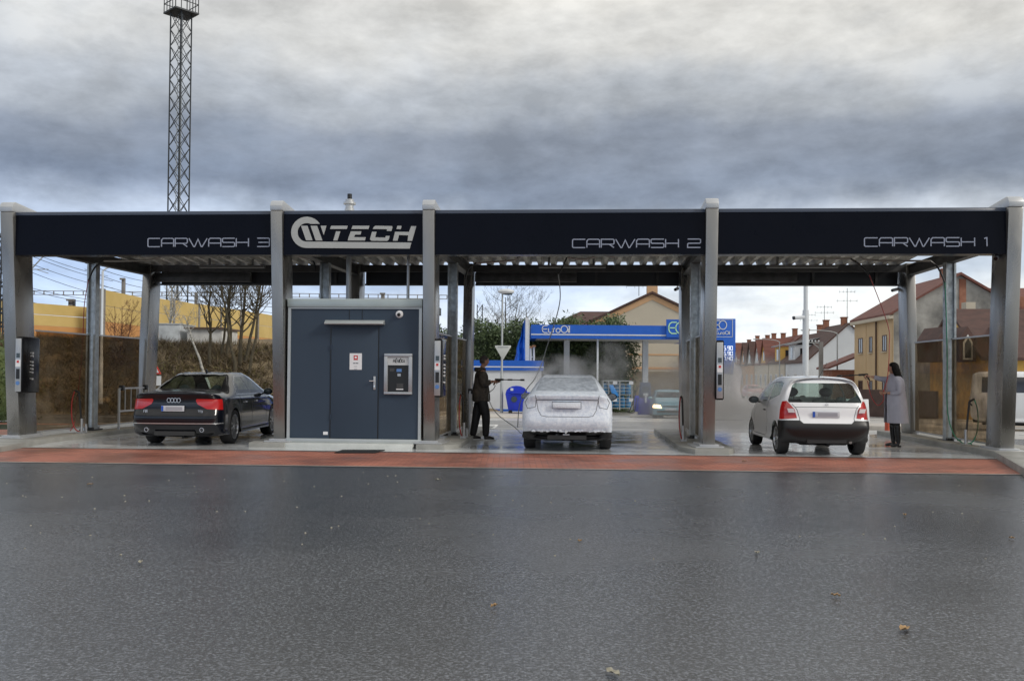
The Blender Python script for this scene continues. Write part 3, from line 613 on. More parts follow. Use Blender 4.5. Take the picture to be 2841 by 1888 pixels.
# flue and pipes
t = thing('flue_pipe', 'shiny flue pipe rising from the kiosk through the canopy roof', 'flue', W(-3.25, 1.5, ztop), -ANG)
fu, fz = CP(970, 560, 1.5)
mb = MB(MC); mb.tube([(fu, 1.5, ztop), (fu, 1.5, 4.9)], .055, 14); mb.build('pipe', M['cap'], t, smooth=True)
mb = MB(MC); mb.lathe([(.055, 4.88), (.1, 4.88), (.1, 4.93), (.085, 4.94), (.085, 5.02), (.13, 5.02), (.13, 5.06), (.09, 5.07), (.09, 5.12), (.06, 5.13), (.0001, 5.13)], (fu, 1.5, 0), 'z', 18); mb.build('cowl', M['cap'], t, smooth=True)
mb = MB(MC); mb.lathe([(.05, 5.13), (.05, 5.24), (.0001, 5.25)], (fu, 1.5, 0), 'z', 14); mb.build('cap', M['black'], t, smooth=True)
fu2, _ = CP(1132, 760, .6); mb = MB(MC); mb.tube([(fu2, .62, ztop), (fu2, .62, 4.1)], .03, 10); mb.build('conduit_pipe', M['cap'], label='thin steel conduit from the kiosk roof up to the canopy', cat='pipe', smooth=True)
# security cameras on posts
def bullet(p, d, label):
    t = thing('bullet_camera', label, 'security camera', p, 0, 'bullet cameras')
    p = Vector(p); d = Vector(d).normalized()
    mb = MB(); mb.tube([p, p+d*.2], .04, 12); mb.build('body', M['paper'], t, smooth=True)
    mb = MB(); mb.tube([p+d*.2, p+d*.215], .036, 12); mb.build('lens', M['gloss'], t, smooth=True)
    mb = MB(); mb.tube([p+d*.05, p+d*.02-Vector((0, 0, -.06)), p+Vector((.1, .02, .1))], .015, 8); mb.build('bracket', M['paper'], t)
pc = P(2772, 708, 16.8); bullet(pc, (-.6, -.6, -.35), 'white bullet camera under the fascia on the rightmost post')
pc = P(2494, 801, 22.2); bullet(pc, (-1, -.3, -.25), 'grey floodlight-like bullet camera on the right rear post')
pc = P(1880, 800, 22.2); bullet(pc, (-.5, -1, -.25), 'small bullet camera on the rear post left of the hatchback')
# ------------------------------------------------------------------ wider surroundings
M['plaster_beige'] = mat('beige_plaster', (.50, .45, .36), .8, var=.06, vscale=.6)
M['plaster_peach'] = mat('peach_plaster', (.58, .36, .20), .8, var=.05)
M['plaster_white'] = mat('white_plaster', (.62, .66, .70), .8, var=.06, vscale=.5)
M['plaster_tan'] = mat('tan_plaster', (.52, .38, .22), .8, var=.07, vscale=.7)
M['plaster_rough'] = mat('weathered_render', (.10, .10, .095), .9, col2=(.42, .41, .38), vscale=.55, bump=.4, bscale=3)
M['brickwall'] = mat('old_brickwork', (.20, .075, .045), .85, col2=(.34, .16, .10), vscale=2.5, bump=.4, bscale=8)
M['stonewall'] = mat('sandstone_wall', (.20, .15, .09), .85, col2=(.36, .29, .18), vscale=1.6, bump=.6, bscale=3, stretch=(.6, 1, 1.8))
M['yellow'] = mat('yellow_plaster', (.65, .40, .10), .8, var=.06)
M['tile_brown'] = mat('brown_roof_tiles', (.055, .030, .025), .75, col2=(.10, .05, .04), vscale=1.5, bump=.4, bscale=12, stretch=(1, 1, 3))
M['tile_red'] = mat('red_roof_tiles', (.12, .045, .035), .75, col2=(.20, .075, .055), vscale=1.3, bump=.4, bscale=12, stretch=(1, 1, 3))
M['tile_grey'] = mat('grey_roof_sheet', (.14, .15, .16), .5, col2=(.22, .23, .24), vscale=1)
M['winglass'] = mat('house_window_glass', (.03, .03, .035), .1, spec=.8)
M['winframe'] = mat('brown_window_frame', (.10, .06, .04), .6); M['whiteframe'] = mat('white_window_frame', (.65, .65, .62), .6)
M['blue'] = mat('blue_station_panel', (.010, .105, .50), .4, var=.06); M['white'] = mat('white_panel', (.62, .64, .66), .5, var=.04)
M['pole'] = mat('galvanised_pole', (.38, .40, .40), .45, metal=.4, var=.1)
M['polewhite'] = mat('pale_pole', (.60, .63, .66), .45)
M['darkmetal'] = mat('dark_lattice_steel', (.045, .05, .055), .55, metal=.3)
M['concrete_dark'] = mat('old_concrete', (.22, .21, .20), .8, var=.2, vscale=2)
M['bark'] = mat('tree_bark', (.050, .040, .028), .9, col2=(.10, .085, .05), vscale=6)
M['birch'] = mat('birch_bark', (.10, .10, .09), .8, col2=(.55, .53, .48), vscale=4, stretch=(1, 1, 4))
M['twig'] = mat('reddish_twigs', (.12, .05, .03), .9)
M['red'] = mat('red_paint', (.55, .03, .02), .45); M['hardblue'] = mat('blue_plastic', (.010, .035, .50), .35, var=.1)
M['orange'] = mat('orange_plastic', (.65, .12, .06), .5)

def CM(x, y, rz=0.0, z=0.0):
    return Matrix.Translation((x, y, z)) @ Matrix.Rotation(rz, 4, 'Z')
def window(mm, x0, x1, z0, z1, y, par, frame='whiteframe', face=-1, bars=1):
    """window in a wall whose outside is at y, facing -y (face=-1)"""
    w = MB(mm); s = face
    yo = y+s*.03; yi = y-s*.02
    a, b = min(yo, yi), max(yo, yi)
    t = .07
    for bx in ((x0, x1, z1-t, z1), (x0, x1, z0, z0+t), (x0, x0+t, z0+t, z1-t), (x1-t, x1, z0+t, z1-t)): w.box(bx[0], bx[1], a, b, bx[2], bx[3])
    for k in range(bars):
        c = x0+(x1-x0)*(k+1)/(bars+1); w.box(c-.03, c+.03, a+.005, b-.005, z0+t, z1-t)
    wf = w.build('window', M[frame], par)
    g = MB(mm); q = y+s*.008; g.box(x0+.03, x1-.03, min(q, y+s*.001), max(q, y+s*.001), z0+.03, z1-.03); g.build('pane', M['winglass'], wf)
    sl = MB(mm); sl.box(x0-.06, x1+.06, min(y, y+s*.10), max(y, y+s*.10), z0-.07, z0-.003); sl.build('sill', M['plaster_beige'], wf)
    return wf
def gable_house(mm, w, l, eave, ridge, wallm, roofm, label, cat='house', over=.35, group=None, base=-1.0, th=.16, name='house'):
    """local x: gable width centred, local y: 0..l ridge direction. returns root, wall"""
    o = mm @ Vector((0, l/2, 0)); t = thing(name, label, cat, (o.x, o.y, o.z), 0, group)
    mb = MB(mm)
    pts = [(-w/2, base), (w/2, base), (w/2, eave), (0, ridge), (-w/2, eave)]
    mb.prism(pts, 1, 0, l); wl = mb.build('wall', wallm, t)
    sl = (ridge-eave)/(w/2)
    rf = MB(mm)
    for s in (-1, 1):
        e = s*(w/2+over); ze = eave-over*sl
        rf.hexa([(0, -over, ridge+.02), (e, -over, ze+.02), (e, l+over, ze+.02), (0, l+over, ridge+.02)], [(0, -over, ridge+th+.02), (e, -over, ze+th+.02), (e, l+over, ze+th+.02), (0, l+over, ridge+th+.02)])
    rf.build('roof', roofm, t)
    roof = kids(t)[-1] if False else [k for k in kids(t) if k.name.startswith('roof')][0]
    return t, wl, roof
def chimney(mm, x, y, z0, z1, par, m='brickwall', w=.5):
    c = MB(mm); c.box(x-w/2, x+w/2, y-w/2, y+w/2, z0, z1); c.box(x-w/2-.05, x+w/2+.05, y-w/2-.05, y+w/2+.05, z1, z1+.1); return c.build('chimney', M[m], par)
def antenna(mm, x, y, z0, h, label):
    o = mm @ Vector((x, y, z0)); t = thing('roof_antenna', label, 'antenna', o, 0, 'roof antennas')
    a = MB(mm); a.tube([(x, y, z0), (x, y, z0+h)], .025, 6); a.build('mast', M['darkmetal'], t)
    a = MB(mm)
    for zz, n, L in ((z0+h*.9, 5, .7), (z0+h*.65, 4, .9)):
        a.bar((x-L, y, zz), (x+L, y, zz), .02)
        for k in range(n): xx = x-L+2*L*k/(n-1); a.bar((xx, y-.3, zz), (xx, y+.3, zz), .015); a.bar((xx, y, zz-.15), (xx, y, zz+.15), .015)
    a.build('elements', M['darkmetal'], t)

# beige gable house behind the station
Yh = 65.0; xa = X(1808, Yh); zr = P(1808, 815, Yh).z; ze = P(1632, 893, Yh).z; wd = 2*(X(1808, Yh)-X(1640, Yh))
mmh = CM(xa, Yh, -ANG)
t, wl, rf = gable_house(mmh, wd, 11, ze, zr, M['plaster_beige'], M['tile_brown'], 'beige gable house with peach eaves behind the filling station canopy', over=.25)
mb = MB(mmh)
for s in (-1, 1):
    sl = (zr-ze)/(wd/2)
    mb.prism([(0, zr-.02), (s*(wd/2+.2), ze-.2*sl-.02), (s*(wd/2+.2), ze-.2*sl-.42), (s*(wd/2-.4), ze-.2*sl-.42), (s*(wd/2-.4), ze-.28), (0, zr-.42)], 1, -.05, -.003)
mb.box(-wd/2, -wd/2+.9, -.04, -.003, ze-1.0, ze-.25)
mb.build('verge_band', M['plaster_peach'], wl)
mb = MB(mmh); mb.box(-wd/2, wd/2, -.03, -.003, 1.9, 2.05); mb.box(-wd/2, wd/2, -.03, -.003, 2.9, 3.0); mb.box(wd*.22, wd*.36, -.03, -.003, 1.2, 2.9); mb.build('wall_band', M['plaster_peach'], wl)
chimney(mmh, .05, .6, zr-.2, zr+1.5, rf, 'plaster_peach', .75)
mb = MB(mmh); mb.box(-wd/2-.2, wd/2+.3, -1.4, -.1, .95, 1.25); mb.build('porch_roof', M['tile_red'], t)
mb = MB(mmh); mb.box(-wd/2, wd/2, -1.2, -.12, -1, .95); mb.build('porch_wall', M['plaster_beige'], t)
antenna(mmh, -.9, .6, zr-.1, 1.1, 'antenna beside the peach chimney of the beige gable house')
# lower hipped wing to the left
xw = X(1640, 69); ww = X(1720, 69)-X(1570, 69)
mm2 = CM(X(1650, 69), 69, -ANG); zt2 = P(1650, 857, 69).z; zl2 = P(1570, 899, 69).z
t = thing('house', 'low house wing with dark brown hipped roof left of the beige gable', 'house', (X(1650, 69), 70, 0))
mb = MB(mm2); mb.box(-3.2, 2.6, 0, 6, -1, zl2); mb.build('wall', M['plaster_beige'], t)
mb = MB(mm2); a = [(-3.5, -.3, zl2-.1), (3, -.3, zl2-.1), (3, 6.3, zl2-.1), (-3.5, 6.3, zl2-.1)]; b = [(-1.1, 2.6, zt2), (2.6, 2.6, zt2), (2.6, 3.4, zt2), (-1.1, 3.4, zt2)]; mb.hexa(a, b); mb.build('roof', M['tile_brown'], t)
# stone wall
mb = MB(); x0 = X(1755, 56); mb.box(x0, X(1942, 56), 56, 56.5, -1, P(1850, 1030, 56).z); sw = mb.build('stone_wall', M['stonewall'], label='brown sandstone garden wall behind the fuel pumps', cat='wall')
# ------------------------------------------------------------------ leaf clumps
def leaf_mat(name, c1, c2, rough=.6):
    return mat(name, c1, rough, col2=c2, vscale=1.1)
M['conifer'] = leaf_mat('conifer_foliage', (.028, .048, .022), (.085, .125, .045)); M['conifer2'] = leaf_mat('light_conifer_foliage', (.06, .10, .04), (.13, .18, .07))
M['ivy'] = leaf_mat('hedge_leaves', (.04, .07, .02), (.10, .13, .03))
M['dry'] = leaf_mat('dry_grass', (.16, .11, .06), (.34, .26, .14)); M['dry2'] = leaf_mat('brown_brush', (.055, .038, .022), (.15, .11, .06)); M['olive'] = leaf_mat('olive_moss', (.09, .085, .02), (.17, .15, .04))
def clump(mb, p, s, n, r=RND, flat=0.0):
    for _ in range(n):
        q = Vector(p)+Vector((r.gauss(0, s), r.gauss(0, s), r.gauss(0, s*.8))); a = Vector((r.uniform(-1, 1), r.uniform(-1, 1), r.uniform(-1, 1))).normalized(); b = a.cross(Vector((r.uniform(-1, 1), r.uniform(-1, 1), r.uniform(-1, 1)))).normalized()
        L = r.uniform(.5, 1.1)*s*.9; mb.face([q-a*L*.5, q+b*L*.22, q+a*L*.6, q-b*L*.22])
def hedge(name, x0, x1, y0, y1, ztop, zb, label, mats, n=900, s=.22, cat='hedge', rr=.9):
    t = thing(name, label, cat, ((x0+x1)/2, (y0+y1)/2, zb))
    core = MB(); nx = 14; rows = []
    r = random.Random(int(x0*7)+3)
    # inner dark core with an uneven outline
    for j in range(9):
        tt = j/8; row = []
        for i in range(nx*2):
            a = 2*math.pi*i/(nx*2); cxx = (x0+x1)/2+(x1-x0)/2*max(-1, min(1, 1.25*math.cos(a)))*.93; cyy = (y0+y1)/2+(y1-y0)/2*max(-1, min(1, 1.25*math.sin(a)))*.80
            k = 1-.12*tt**3; row.append(((x0+x1)/2+(cxx-(x0+x1)/2)*k, (y0+y1)/2+(cyy-(y0+y1)/2)*k, zb+(ztop-zb)*.93*tt+r.uniform(-.12, .12)*(tt > 0)))
        rows.append(row)
    core.quadgrid(rows, closed=True); core.face(rows[-1]); core.build('branches', mats[0], t, normals=True)
    mbs = [MB() for _ in mats]
    for _ in range(n):
        u = r.random(); top = r.random() < .25
        xx = r.uniform(x0, x1); yy = y0+r.uniform(-.3, .15) if not top else r.uniform(y0, y1); zz = ztop-abs(r.gauss(0, .15)) if top else r.uniform(zb, ztop)
        e = min(xx-x0, x1-xx); 
        if e < rr: zz = min(zz, ztop-(rr-e)**2*.9/rr)
        if r.random() < .15: xx = x0 if r.random() < .5 else x1; yy = r.uniform(y0, y1); zz = r.uniform(zb, ztop-.9*rr)
        clump(mbs[r.choice([0, 0, 1]) if len(mats) > 1 else 0], (xx, yy, zz+.25*math.sin(xx*2.3)+.15*math.sin(xx*5.1+1)), s, 9, r)
    mbs[0].build('foliage', mats[0], t, normals=False)
    if len(mats) > 1: mbs[1].build('foliage', mats[1], t, normals=False, label='lighter green shoots')
    return t
hedge('conifer_hedge', X(1300, 58), X(1535, 56), 55, 58, P(1400, 905, 55).z, -1, 'dark conifer hedge behind the white station shop', (M['conifer'], M['conifer2']), 1500, .26)
hedge('conifer_hedge', X(1500, 54), X(1755, 54.6), 54.6, 57.5, P(1600, 893, 53).z, -1, 'tall dark conifer hedge under the filling station canopy', (M['conifer'], M['conifer2']), 1700, .26)
hedge('leafy_hedge', X(-330, 26), X(22, 26), 25.5, 27.5, P(0, 948, 25.5).z, 0, 'green leafy hedge at the left edge behind the first post', (M['ivy'], M['conifer2']), 900, .13)
hedge('conifer_hedge', X(1120, 60), X(1310, 60), 60, 62, P(1200, 930, 60).z, -1, 'dark conifer hedge seen past the kiosk post', (M['conifer'], M['conifer2']), 600, .28)
# ------------------------------------------------------------------ bare trees
def limb(mb, p, d, L, r, depth, rnd, spread=.5, up=.30, minr=.006):
    pts = [p]; rs = [r]; n = 4; q = Vector(p); dd = Vector(d)
    for k in range(n):
        dd = (dd+Vector((rnd.gauss(0, .12), rnd.gauss(0, .12), rnd.gauss(0, .08)+up*.3))).normalized(); q = q+dd*(L/n); pts.append(q.copy()); rs.append(max(minr, r*(1-.6*(k+1)/n)))
    mb.tube(pts, rs, 5 if r > .05 else 3, cap=False)
    if depth == 0: return
    for k in range(2 if depth > 1 else 3):
        i = rnd.choice([1, 2, 3, 4]); a = Vector((rnd.gauss(0, 1), rnd.gauss(0, 1), rnd.gauss(0, .5)+up)).normalized()
        nd = (dd*(1-spread)+a*spread).normalized()
        limb(mb, pts[i], nd, L*rnd.uniform(.45, .75), rs[i]*.6, depth-1, rnd, spread, up, minr)
    limb(mb, pts[-1], dd, L*.6, rs[-1]*.9, depth-1, rnd, spread, up, minr)
def bare_tree(base, H, r, label, seed, lean=(0, 0), depth=4, m='bark', nb=9, group='bare trees on the embankment', spread=.55, first=.3):
    rnd = random.Random(seed); t = thing('bare_tree', label, 'tree', base, 0, group)
    tr = MB(); pts = []; rs = []; n = 9
    for k in range(n+1):
        f = k/n; pts.append(Vector(base)+Vector((lean[0]*f+rnd.gauss(0, .05)*H*.1*(f > 0), lean[1]*f+rnd.gauss(0, .05)*H*.1*(f > 0), H*f-.2*(k == 0)))); rs.append(r*(1-.85*f)+.008)
    tr.tube(pts, rs, 8); tr.build('trunk', M[m], t, smooth=True)
    cb = MB()
    for k in range(nb):
        f = rnd.uniform(first, .98); i = min(n-1, int(f*n)); p = pts[i].lerp(pts[i+1], f*n-i)
        a = rnd.uniform(0, 2*math.pi); d = Vector((math.cos(a), math.sin(a), rnd.uniform(.3, 1.1))).normalized()
        limb(cb, p, d, H*.30*(1.15-f*.6), rs[i]*.55, depth-1, rnd, spread)
    cb.build('crown', M[m], t, normals=False)
    return t
# ------------------------------------------------------------------ embankment on the left
def embz(x, y, r=None):
    # distance along the slope
    f = (y-(41+.12*(x+10)))/9.0; f = max(0, min(1, f)); f = f*f*(3-2*f)
    top = 2.75+.02*(-x-10)+.9*max(0, min(1, (y-55)/12))
    return -.55+f*(top+.55)
rows = []; r = random.Random(5)
for j in range(70):
    y = 38+.012*j*j+.55*j; row = []
    for i in range(80):
        x = -75+i*1.0
        if x > -9: f = max(0, min(1, 1-(x+9)/11)); 
        else: f = 1
        z = embz(x, y); base = -.75; z = base+(z-base)*f
        bump = (r.uniform(-.16, .16) if f > .1 and y > 41 and j < 50 else 0)
        row.append((x, y, z+bump))
    rows.append(row)
mb = MB(); mb.quadgrid(rows); M['soil'] = mat('brushy_soil', (.10, .075, .045), .95, col2=(.22, .17, .10), vscale=.9, bump=.6, bscale=5)
mb.build('embankment', M['soil'], kind='structure', smooth=True)
def scatter(name, n, xr, yr, mats, s, seed, h=.5, kindlab=None):
    r = random.Random(seed); mb = MB()
    for _ in range(n):
        x = r.uniform(*xr); y = r.uniform(*yr); z = embz(x, y)
        L = r.uniform(.5, 1.3)*h; a = Vector((r.uniform(-1, 1), r.uniform(-1, 1), r.uniform(-.1, 1.2))).normalized(); b = a.cross(Vector((r.uniform(-1, 1), r.uniform(-1, 1), r.uniform(-1, 1)))).normalized(); q = Vector((x, y, z-.05)); wv = r.uniform(.4, 1)*s
        mb.face([q-b*wv, q+b*wv, q+a*L+b*wv*.2+Vector((r.gauss(0, .08), 0, -.05))])
    mb.build(name, mats, kind='stuff', normals=False)
scatter('dry_grass', 16000, (-34, -9), (45.5, 60), M['dry'], .03, 1, .5)
scatter('brown_brush', 34000, (-36, -9), (40.5, 49.5), M['dry2'], .032, 2, .6)
scatter('olive_undergrowth', 12000, (-36, -9), (40.5, 50), M['olive'], .035, 3, .4)
# trees on it
def base_on(px, Y): x = X(px, Y); return (x, Y, embz(x, Y)-.1)
for k, (px, Y, H, r_, lab, ln) in enumerate([
    (583, 46, 5.5, .10, 'slim bare tree, first upright trunk right of the birch', (-.1, 0)),
    (614, 47, 4.8, .085, 'slim bare tree with a kinked trunk between two others', (.5, 0)),
    (652, 45.5, 5.9, .11, 'bare tree on the left of the dense trunk cluster', (-.9, 0)),
    (664, 46, 6.1, .13, 'thickest bare tree in the trunk cluster', (.3, .2)),
    (676, 46.5, 6.0, .11, 'bare tree leaning right out of the trunk cluster', (1.2, .2)),
    (690, 45.5, 5.8, .10, 'bare tree rising beside the second canopy post', (.9, -.2)),
    (628, 47, 5.6, .08, 'straight bare tree rising left of the trunk cluster', (.2, .1)),
    (640, 48, 5.4, .08, 'thin bare tree behind the trunk cluster', (-.3, .2))]):
    bare_tree(base_on(px, Y), H, r_*.8, lab, 20+k, ln, 4, 'bark', 17, spread=.36)
bare_tree(base_on(470, 56), 3.9, .12, 'bare tree with a mottled trunk in front of the lattice tower', 41, (.1, 0), 4, 'birch', 12)
bare_tree(base_on(585, 44), 3.6, .08, 'leaning white birch on the brushy slope', 43, (-1.3, 0), 3, 'birch', 6, first=.6)
for k, px in enumerate((318, 335, 352)):
    bare_tree(base_on(px, 54), 2.4, .03, ['bare red shrub, left of three before the orange barrier', 'bare red shrub, middle of three before the orange barrier', 'bare red shrub, right of three before the orange barrier'][k], 60+k, (RND.uniform(-.4, .4), 0), 3, 'twig', 12, group='bare shrubs before the barrier', first=.05)
for k, (px, Y) in enumerate(((1400, 72), (1430, 74), (1460, 72), (1380, 73))):
    bare_tree((X(px, Y), Y, -1), 8.6-k*.4, .12, ['bare far tree left of the flagpoles', 'bare far tree behind the lamp post', 'bare far tree right of the flagpoles', 'bare far tree rising over the hedge by the rear post'][k], 80+k, (0, 0), 4, 'bark', 12, group='far bare trees above the hedge')
# ------------------------------------------------------------------ noise barrier
M['nb_yellow'] = mat('yellow_barrier_panel', (.52, .38, .13), .8, col2=(.62, .46, .18), vscale=.5, bump=.2, bscale=10); M['nb_orange'] = mat('orange_barrier_panel', (.50, .24, .08), .8, col2=(.58, .30, .11), vscale=.6)
def barrier(pts, label, names):
    t = thing('noise_barrier', label, 'noise barrier', pts[0][0], 0, 'railway noise barriers')
    n = len(pts)-1
    for i in range(n):
        (a, ha), (b, hb) = pts[i], pts[i+1]; a = Vector(a); b = Vector(b); d = (b-a); dn = Vector((-d.y, d.x, 0)).normalized()*.08
        top = max(a.z+ha, a.z+ha); segs = max(1, int(d.length/4.5))
        for k in range(segs):
            p = a.lerp(b, k/segs); q = a.lerp(b, (k+1)/segs); h = ha+(hb-ha)*(k/segs)
            zt_ = p.z+h
            m_ = MB(); lowz = 3.2 if False else p.z+h*.36
            m_.hexa([Vector((p.x, p.y, p.z-1))-dn, Vector((q.x, q.y, p.z-1))-dn, Vector((q.x, q.y, p.z-1))+dn, Vector((p.x, p.y, p.z-1))+dn], [Vector((p.x, p.y, lowz))-dn, Vector((q.x, q.y, lowz))-dn, Vector((q.x, q.y, lowz))+dn, Vector((p.x, p.y, lowz))+dn]); m_.build('lower_panel', M['nb_orange'], t)
            m_ = MB(); mid = (lowz+zt_)/2
            for z0, z1 in ((lowz+.01, mid-.015), (mid+.015, zt_)):
                m_.hexa([Vector((p.x, p.y, z0))-dn, Vector((q.x, q.y, z0))-dn, Vector((q.x, q.y, z0))+dn, Vector((p.x, p.y, z0))+dn], [Vector((p.x, p.y, z1))-dn, Vector((q.x, q.y, z1))-dn, Vector((q.x, q.y, z1))+dn, Vector((p.x, p.y, z1))+dn])
            m_.build('upper_panel', M['nb_yellow'], t)
            m_ = MB(); m_.box(p.x-.14, p.x+.14, p.y-.16, p.y+.16, p.z-1, zt_+.06); m_.build('barrier_post', M['concrete_dark'], t)
def bp_(px, pt, Y):
    p = P(px, pt, Y); zb = 3.6; return (Vector((p.x, p.y, zb)), p.z-zb)
barrier([bp_(-60, 828, 56), bp_(250, 870, 63)], 'yellow noise barrier section at the far left, lower than the next', 0)
barrier([bp_(285, 803, 61), bp_(400, 820, 68), bp_(550, 842, 78), bp_(759, 874, 96), bp_(1000, 912, 130)], 'tall yellow and orange noise barrier running behind the bare trees', 0)
# pale concrete huts on the embankment
mb = MB(); a = P(440, 899, 53); b = P(499, 899, 53); mb.box(a.x, b.x, 53, 55.5, 2.2, a.z); mb.box(a.x-.05, b.x+.05, 52.95, 55.6, a.z, a.z+.06); mb.build('concrete_block', mat('pale_grey_block', (.45, .48, .50), .8, var=.2, vscale=2), label='pale grey concrete block on the embankment left of the trees', cat='concrete block', bevel=.01)
t = thing('utility_hut', 'white utility hut with a flat dark lid on the embankment', 'hut', P(568, 940, 53.5))
mb = MB(); a = P(520, 912, 53); b = P(616, 912, 53); mb.box(a.x, b.x, 53, 56, 2.2, a.z); mb.build('wall', mat('white_hut', (.55, .55, .53), .8, var=.2, vscale=2), t)
mb = MB(); mb.box(a.x-.15, b.x+.15, 52.8, 56.2, a.z, a.z+.10); mb.build('roof', M['winframe'], t)
# ------------------------------------------------------------------ lattice tower
def lattice(cx, cy, z0, z1, rr, phi, label, name, cell, leg_r, plat=True, taper=.0, par_group=None):
    t = thing(name, label, 'lattice tower' if plat else 'mast', (cx, cy, z0), 0, par_group)
    def cor(k, z): a = phi+math.pi/2*k; q = rr*(1-taper*(z-z0)/(z1-z0)); return Vector((cx+q*math.cos(a), cy+q*math.sin(a), z))
    for k in range(4):
        m_ = MB(); m_.bar(cor(k, z0), cor(k, z1), leg_r); m_.build('leg', M['darkmetal'], t)
    m_ = MB(); n = int((z1-z0)/cell)
    for i in range(n):
        za = z0+(z1-z0)*i/n; zb = z0+(z1-z0)*(i+1)/n
        for k in range(4):
            a, b = (k, (k+1) % 4); m_.bar(cor(a, za), cor(b, zb), leg_r*.5); m_.bar(cor(b, za), cor(a, zb), leg_r*.42)
    m_.build('bracing', M['darkmetal'], t); return t, cor
TY = 82; tb = X(486, TY)
zt_ = P(494, 40, TY).z
t, cor = lattice(X(489, TY), TY, 3.6, zt_, .90, rad(22), 'tall dark lattice floodlight tower rising behind the left bay', 'lattice_tower', 1.5, .10, True)
for o in kids(t): pass
cxx, cyy = X(489, TY), TY
mb = MB()
for s in (-.22, .18): mb.bar((cxx+s, cyy-.1, 3.6), (cxx+s, cyy-.1, zt_), .04)
z = 3.8
while z < zt_: mb.bar((cxx-.22, cyy-.1, z), (cxx+.18, cyy-.1, z), .03); z += .42
mb.build('ladder', M['pole'], t)
MT = Matrix.Translation((cxx, cyy, zt_)) @ Matrix.Rotation(rad(22+45-20), 4, 'Z')
mb = MB(MT); mb.box(-1.15, 1.15, -1.15, 1.15, 0, .14)
mb.build('platform', M['darkmetal'], t)
mb = MB(MT)
for i in range(5):
    for s in (-1.1, 1.1):
        q = -1.1+.55*i; mb.bar((q, s, .1), (q, s, 1.9), .06); mb.bar((s, q, .1), (s, q, 1.9), .06)
for zz in (.9, 1.9):
    for s in (-1.1, 1.1): mb.bar((-1.1, s, zz), (1.1, s, zz), .06); mb.bar((s, -1.1, zz), (s, 1.1, zz), .06)
mb.build('railing', M['darkmetal'], t)
# left-edge catenary mast, gantry beam, wires
lattice(X(2, 50), 50, 2.5, P(2, 640, 50).z, .35, rad(40), 'slim lattice railway mast at the left edge of the picture', 'catenary_mast', .7, .07, False, par_group='railway masts')
t = thing('railway_gantry', 'long horizontal lattice railway gantry beam above the barrier', 'gantry', P(400, 820, 100))
a = P(40, 816, 100); b = P(1240, 829, 100); mb = MB()
for dz in (0, .42): mb.bar(a+Vector((0, 0, dz)), b+Vector((0, 0, dz)), .07)
n = 44
for i in range(n+1): p = a.lerp(b, i/n); mb.bar(p, p+Vector((0, 0, .42)), .09)
mb.build('beam', M['concrete_dark'], t)
for f in (.0, .42, .98):
    p = a.lerp(b, f); mb = MB(); mb.bar((p.x, p.y, 2), (p.x, p.y, p.z+.4), .28); mb.build('column', M['concrete_dark'], t)
wires = [((78, 700), (240, 755)), ((78, 722), (240, 775)), ((78, 745), (240, 800)), ((78, 790), (240, 822)), ((78, 797), (235, 830)), ((78, 690), (230, 742)), ((285, 742), (395, 771)), ((285, 760), (395, 790)), ((285, 785), (380, 806)), ((78, 830), (235, 852)), ((640, 838), (900, 846)), ((760, 862), (900, 866)), ((530, 826), (760, 834))]
for k, (p0, p1) in enumerate(wires):
    Ya = 70; a = P(*p0, Ya); b = P(*p1, Ya+14); d = b-a; a = a-d*.35; b = b+d*.6; mb = MB()
    pts = [a.lerp(b, i/10)-Vector((0, 0, .5*4*(i/10)*(1-i/10)*.6)) for i in range(11)]
    mb.tube(pts, .022, 4); mb.build('overhead_wire', M['darkmetal'], label='thin overhead railway wire crossing the sky behind the left bay', cat='wire', group='overhead railway wires')
t = thing('catenary_mast', 'railway cantilever arm and mast seen between the first two posts', 'mast', P(88, 900, 66), 0, 'railway masts')
mb = MB(); mb.bar(P(88, 905, 66), P(88, 640, 66), .11); mb.build('mast', M['pole'], t)
mb = MB(); mb.bar(P(88, 745, 66), P(130, 700, 66), .07); mb.bar(P(88, 747, 66), P(134, 747, 66), .06); mb.bar(P(100, 747, 66), P(134, 758, 66), .05); mb.build('cantilever', M['pole'], t)
def blk(name, px0, px1, y0, y1, Y, d, m, label, cat, stripes=0):
    a = P(px0, y0, Y); b = P(px1, y1, Y); t = thing(name, label, cat, (a.x, Y, b.z)); mb = MB(); mb.box(a.x, b.x, Y, Y+d, b.z-.4, a.z); mb.build('body', M[m], t, bevel=.02)
    mb = MB(); mb.box(a.x-.1, b.x+.1, Y-.12, Y, a.z-.15, a.z)
    for k in range(stripes): zz = a.z-(a.z-b.z)*(k+1)/(stripes+1); mb.box(a.x+.05, b.x-.05, Y-.06, Y-.005, zz-.05, zz+.05)
    mb.build('hood', M['concrete_dark'], t)
blk('railway_signal', 189, 203, 829, 862, 68, .4, 'black', 'black railway signal box above the left yellow barrier', 'railway signal', 3)
blk('concrete_mast', 337, 344, 771, 812, 72, .3, 'concrete_dark', 'stubby concrete mast top above the yellow barrier', 'mast')
blk('railway_signal', 1057, 1066, 812, 835, 88, .4, 'concrete_dark', 'small grey railway signal seen above the kiosk roof', 'railway signal', 2)
blk('concrete_mast', 129, 138, 850, 858, 68, .3, 'concrete_dark', 'small grey mast top peeping over the left barrier', 'mast')
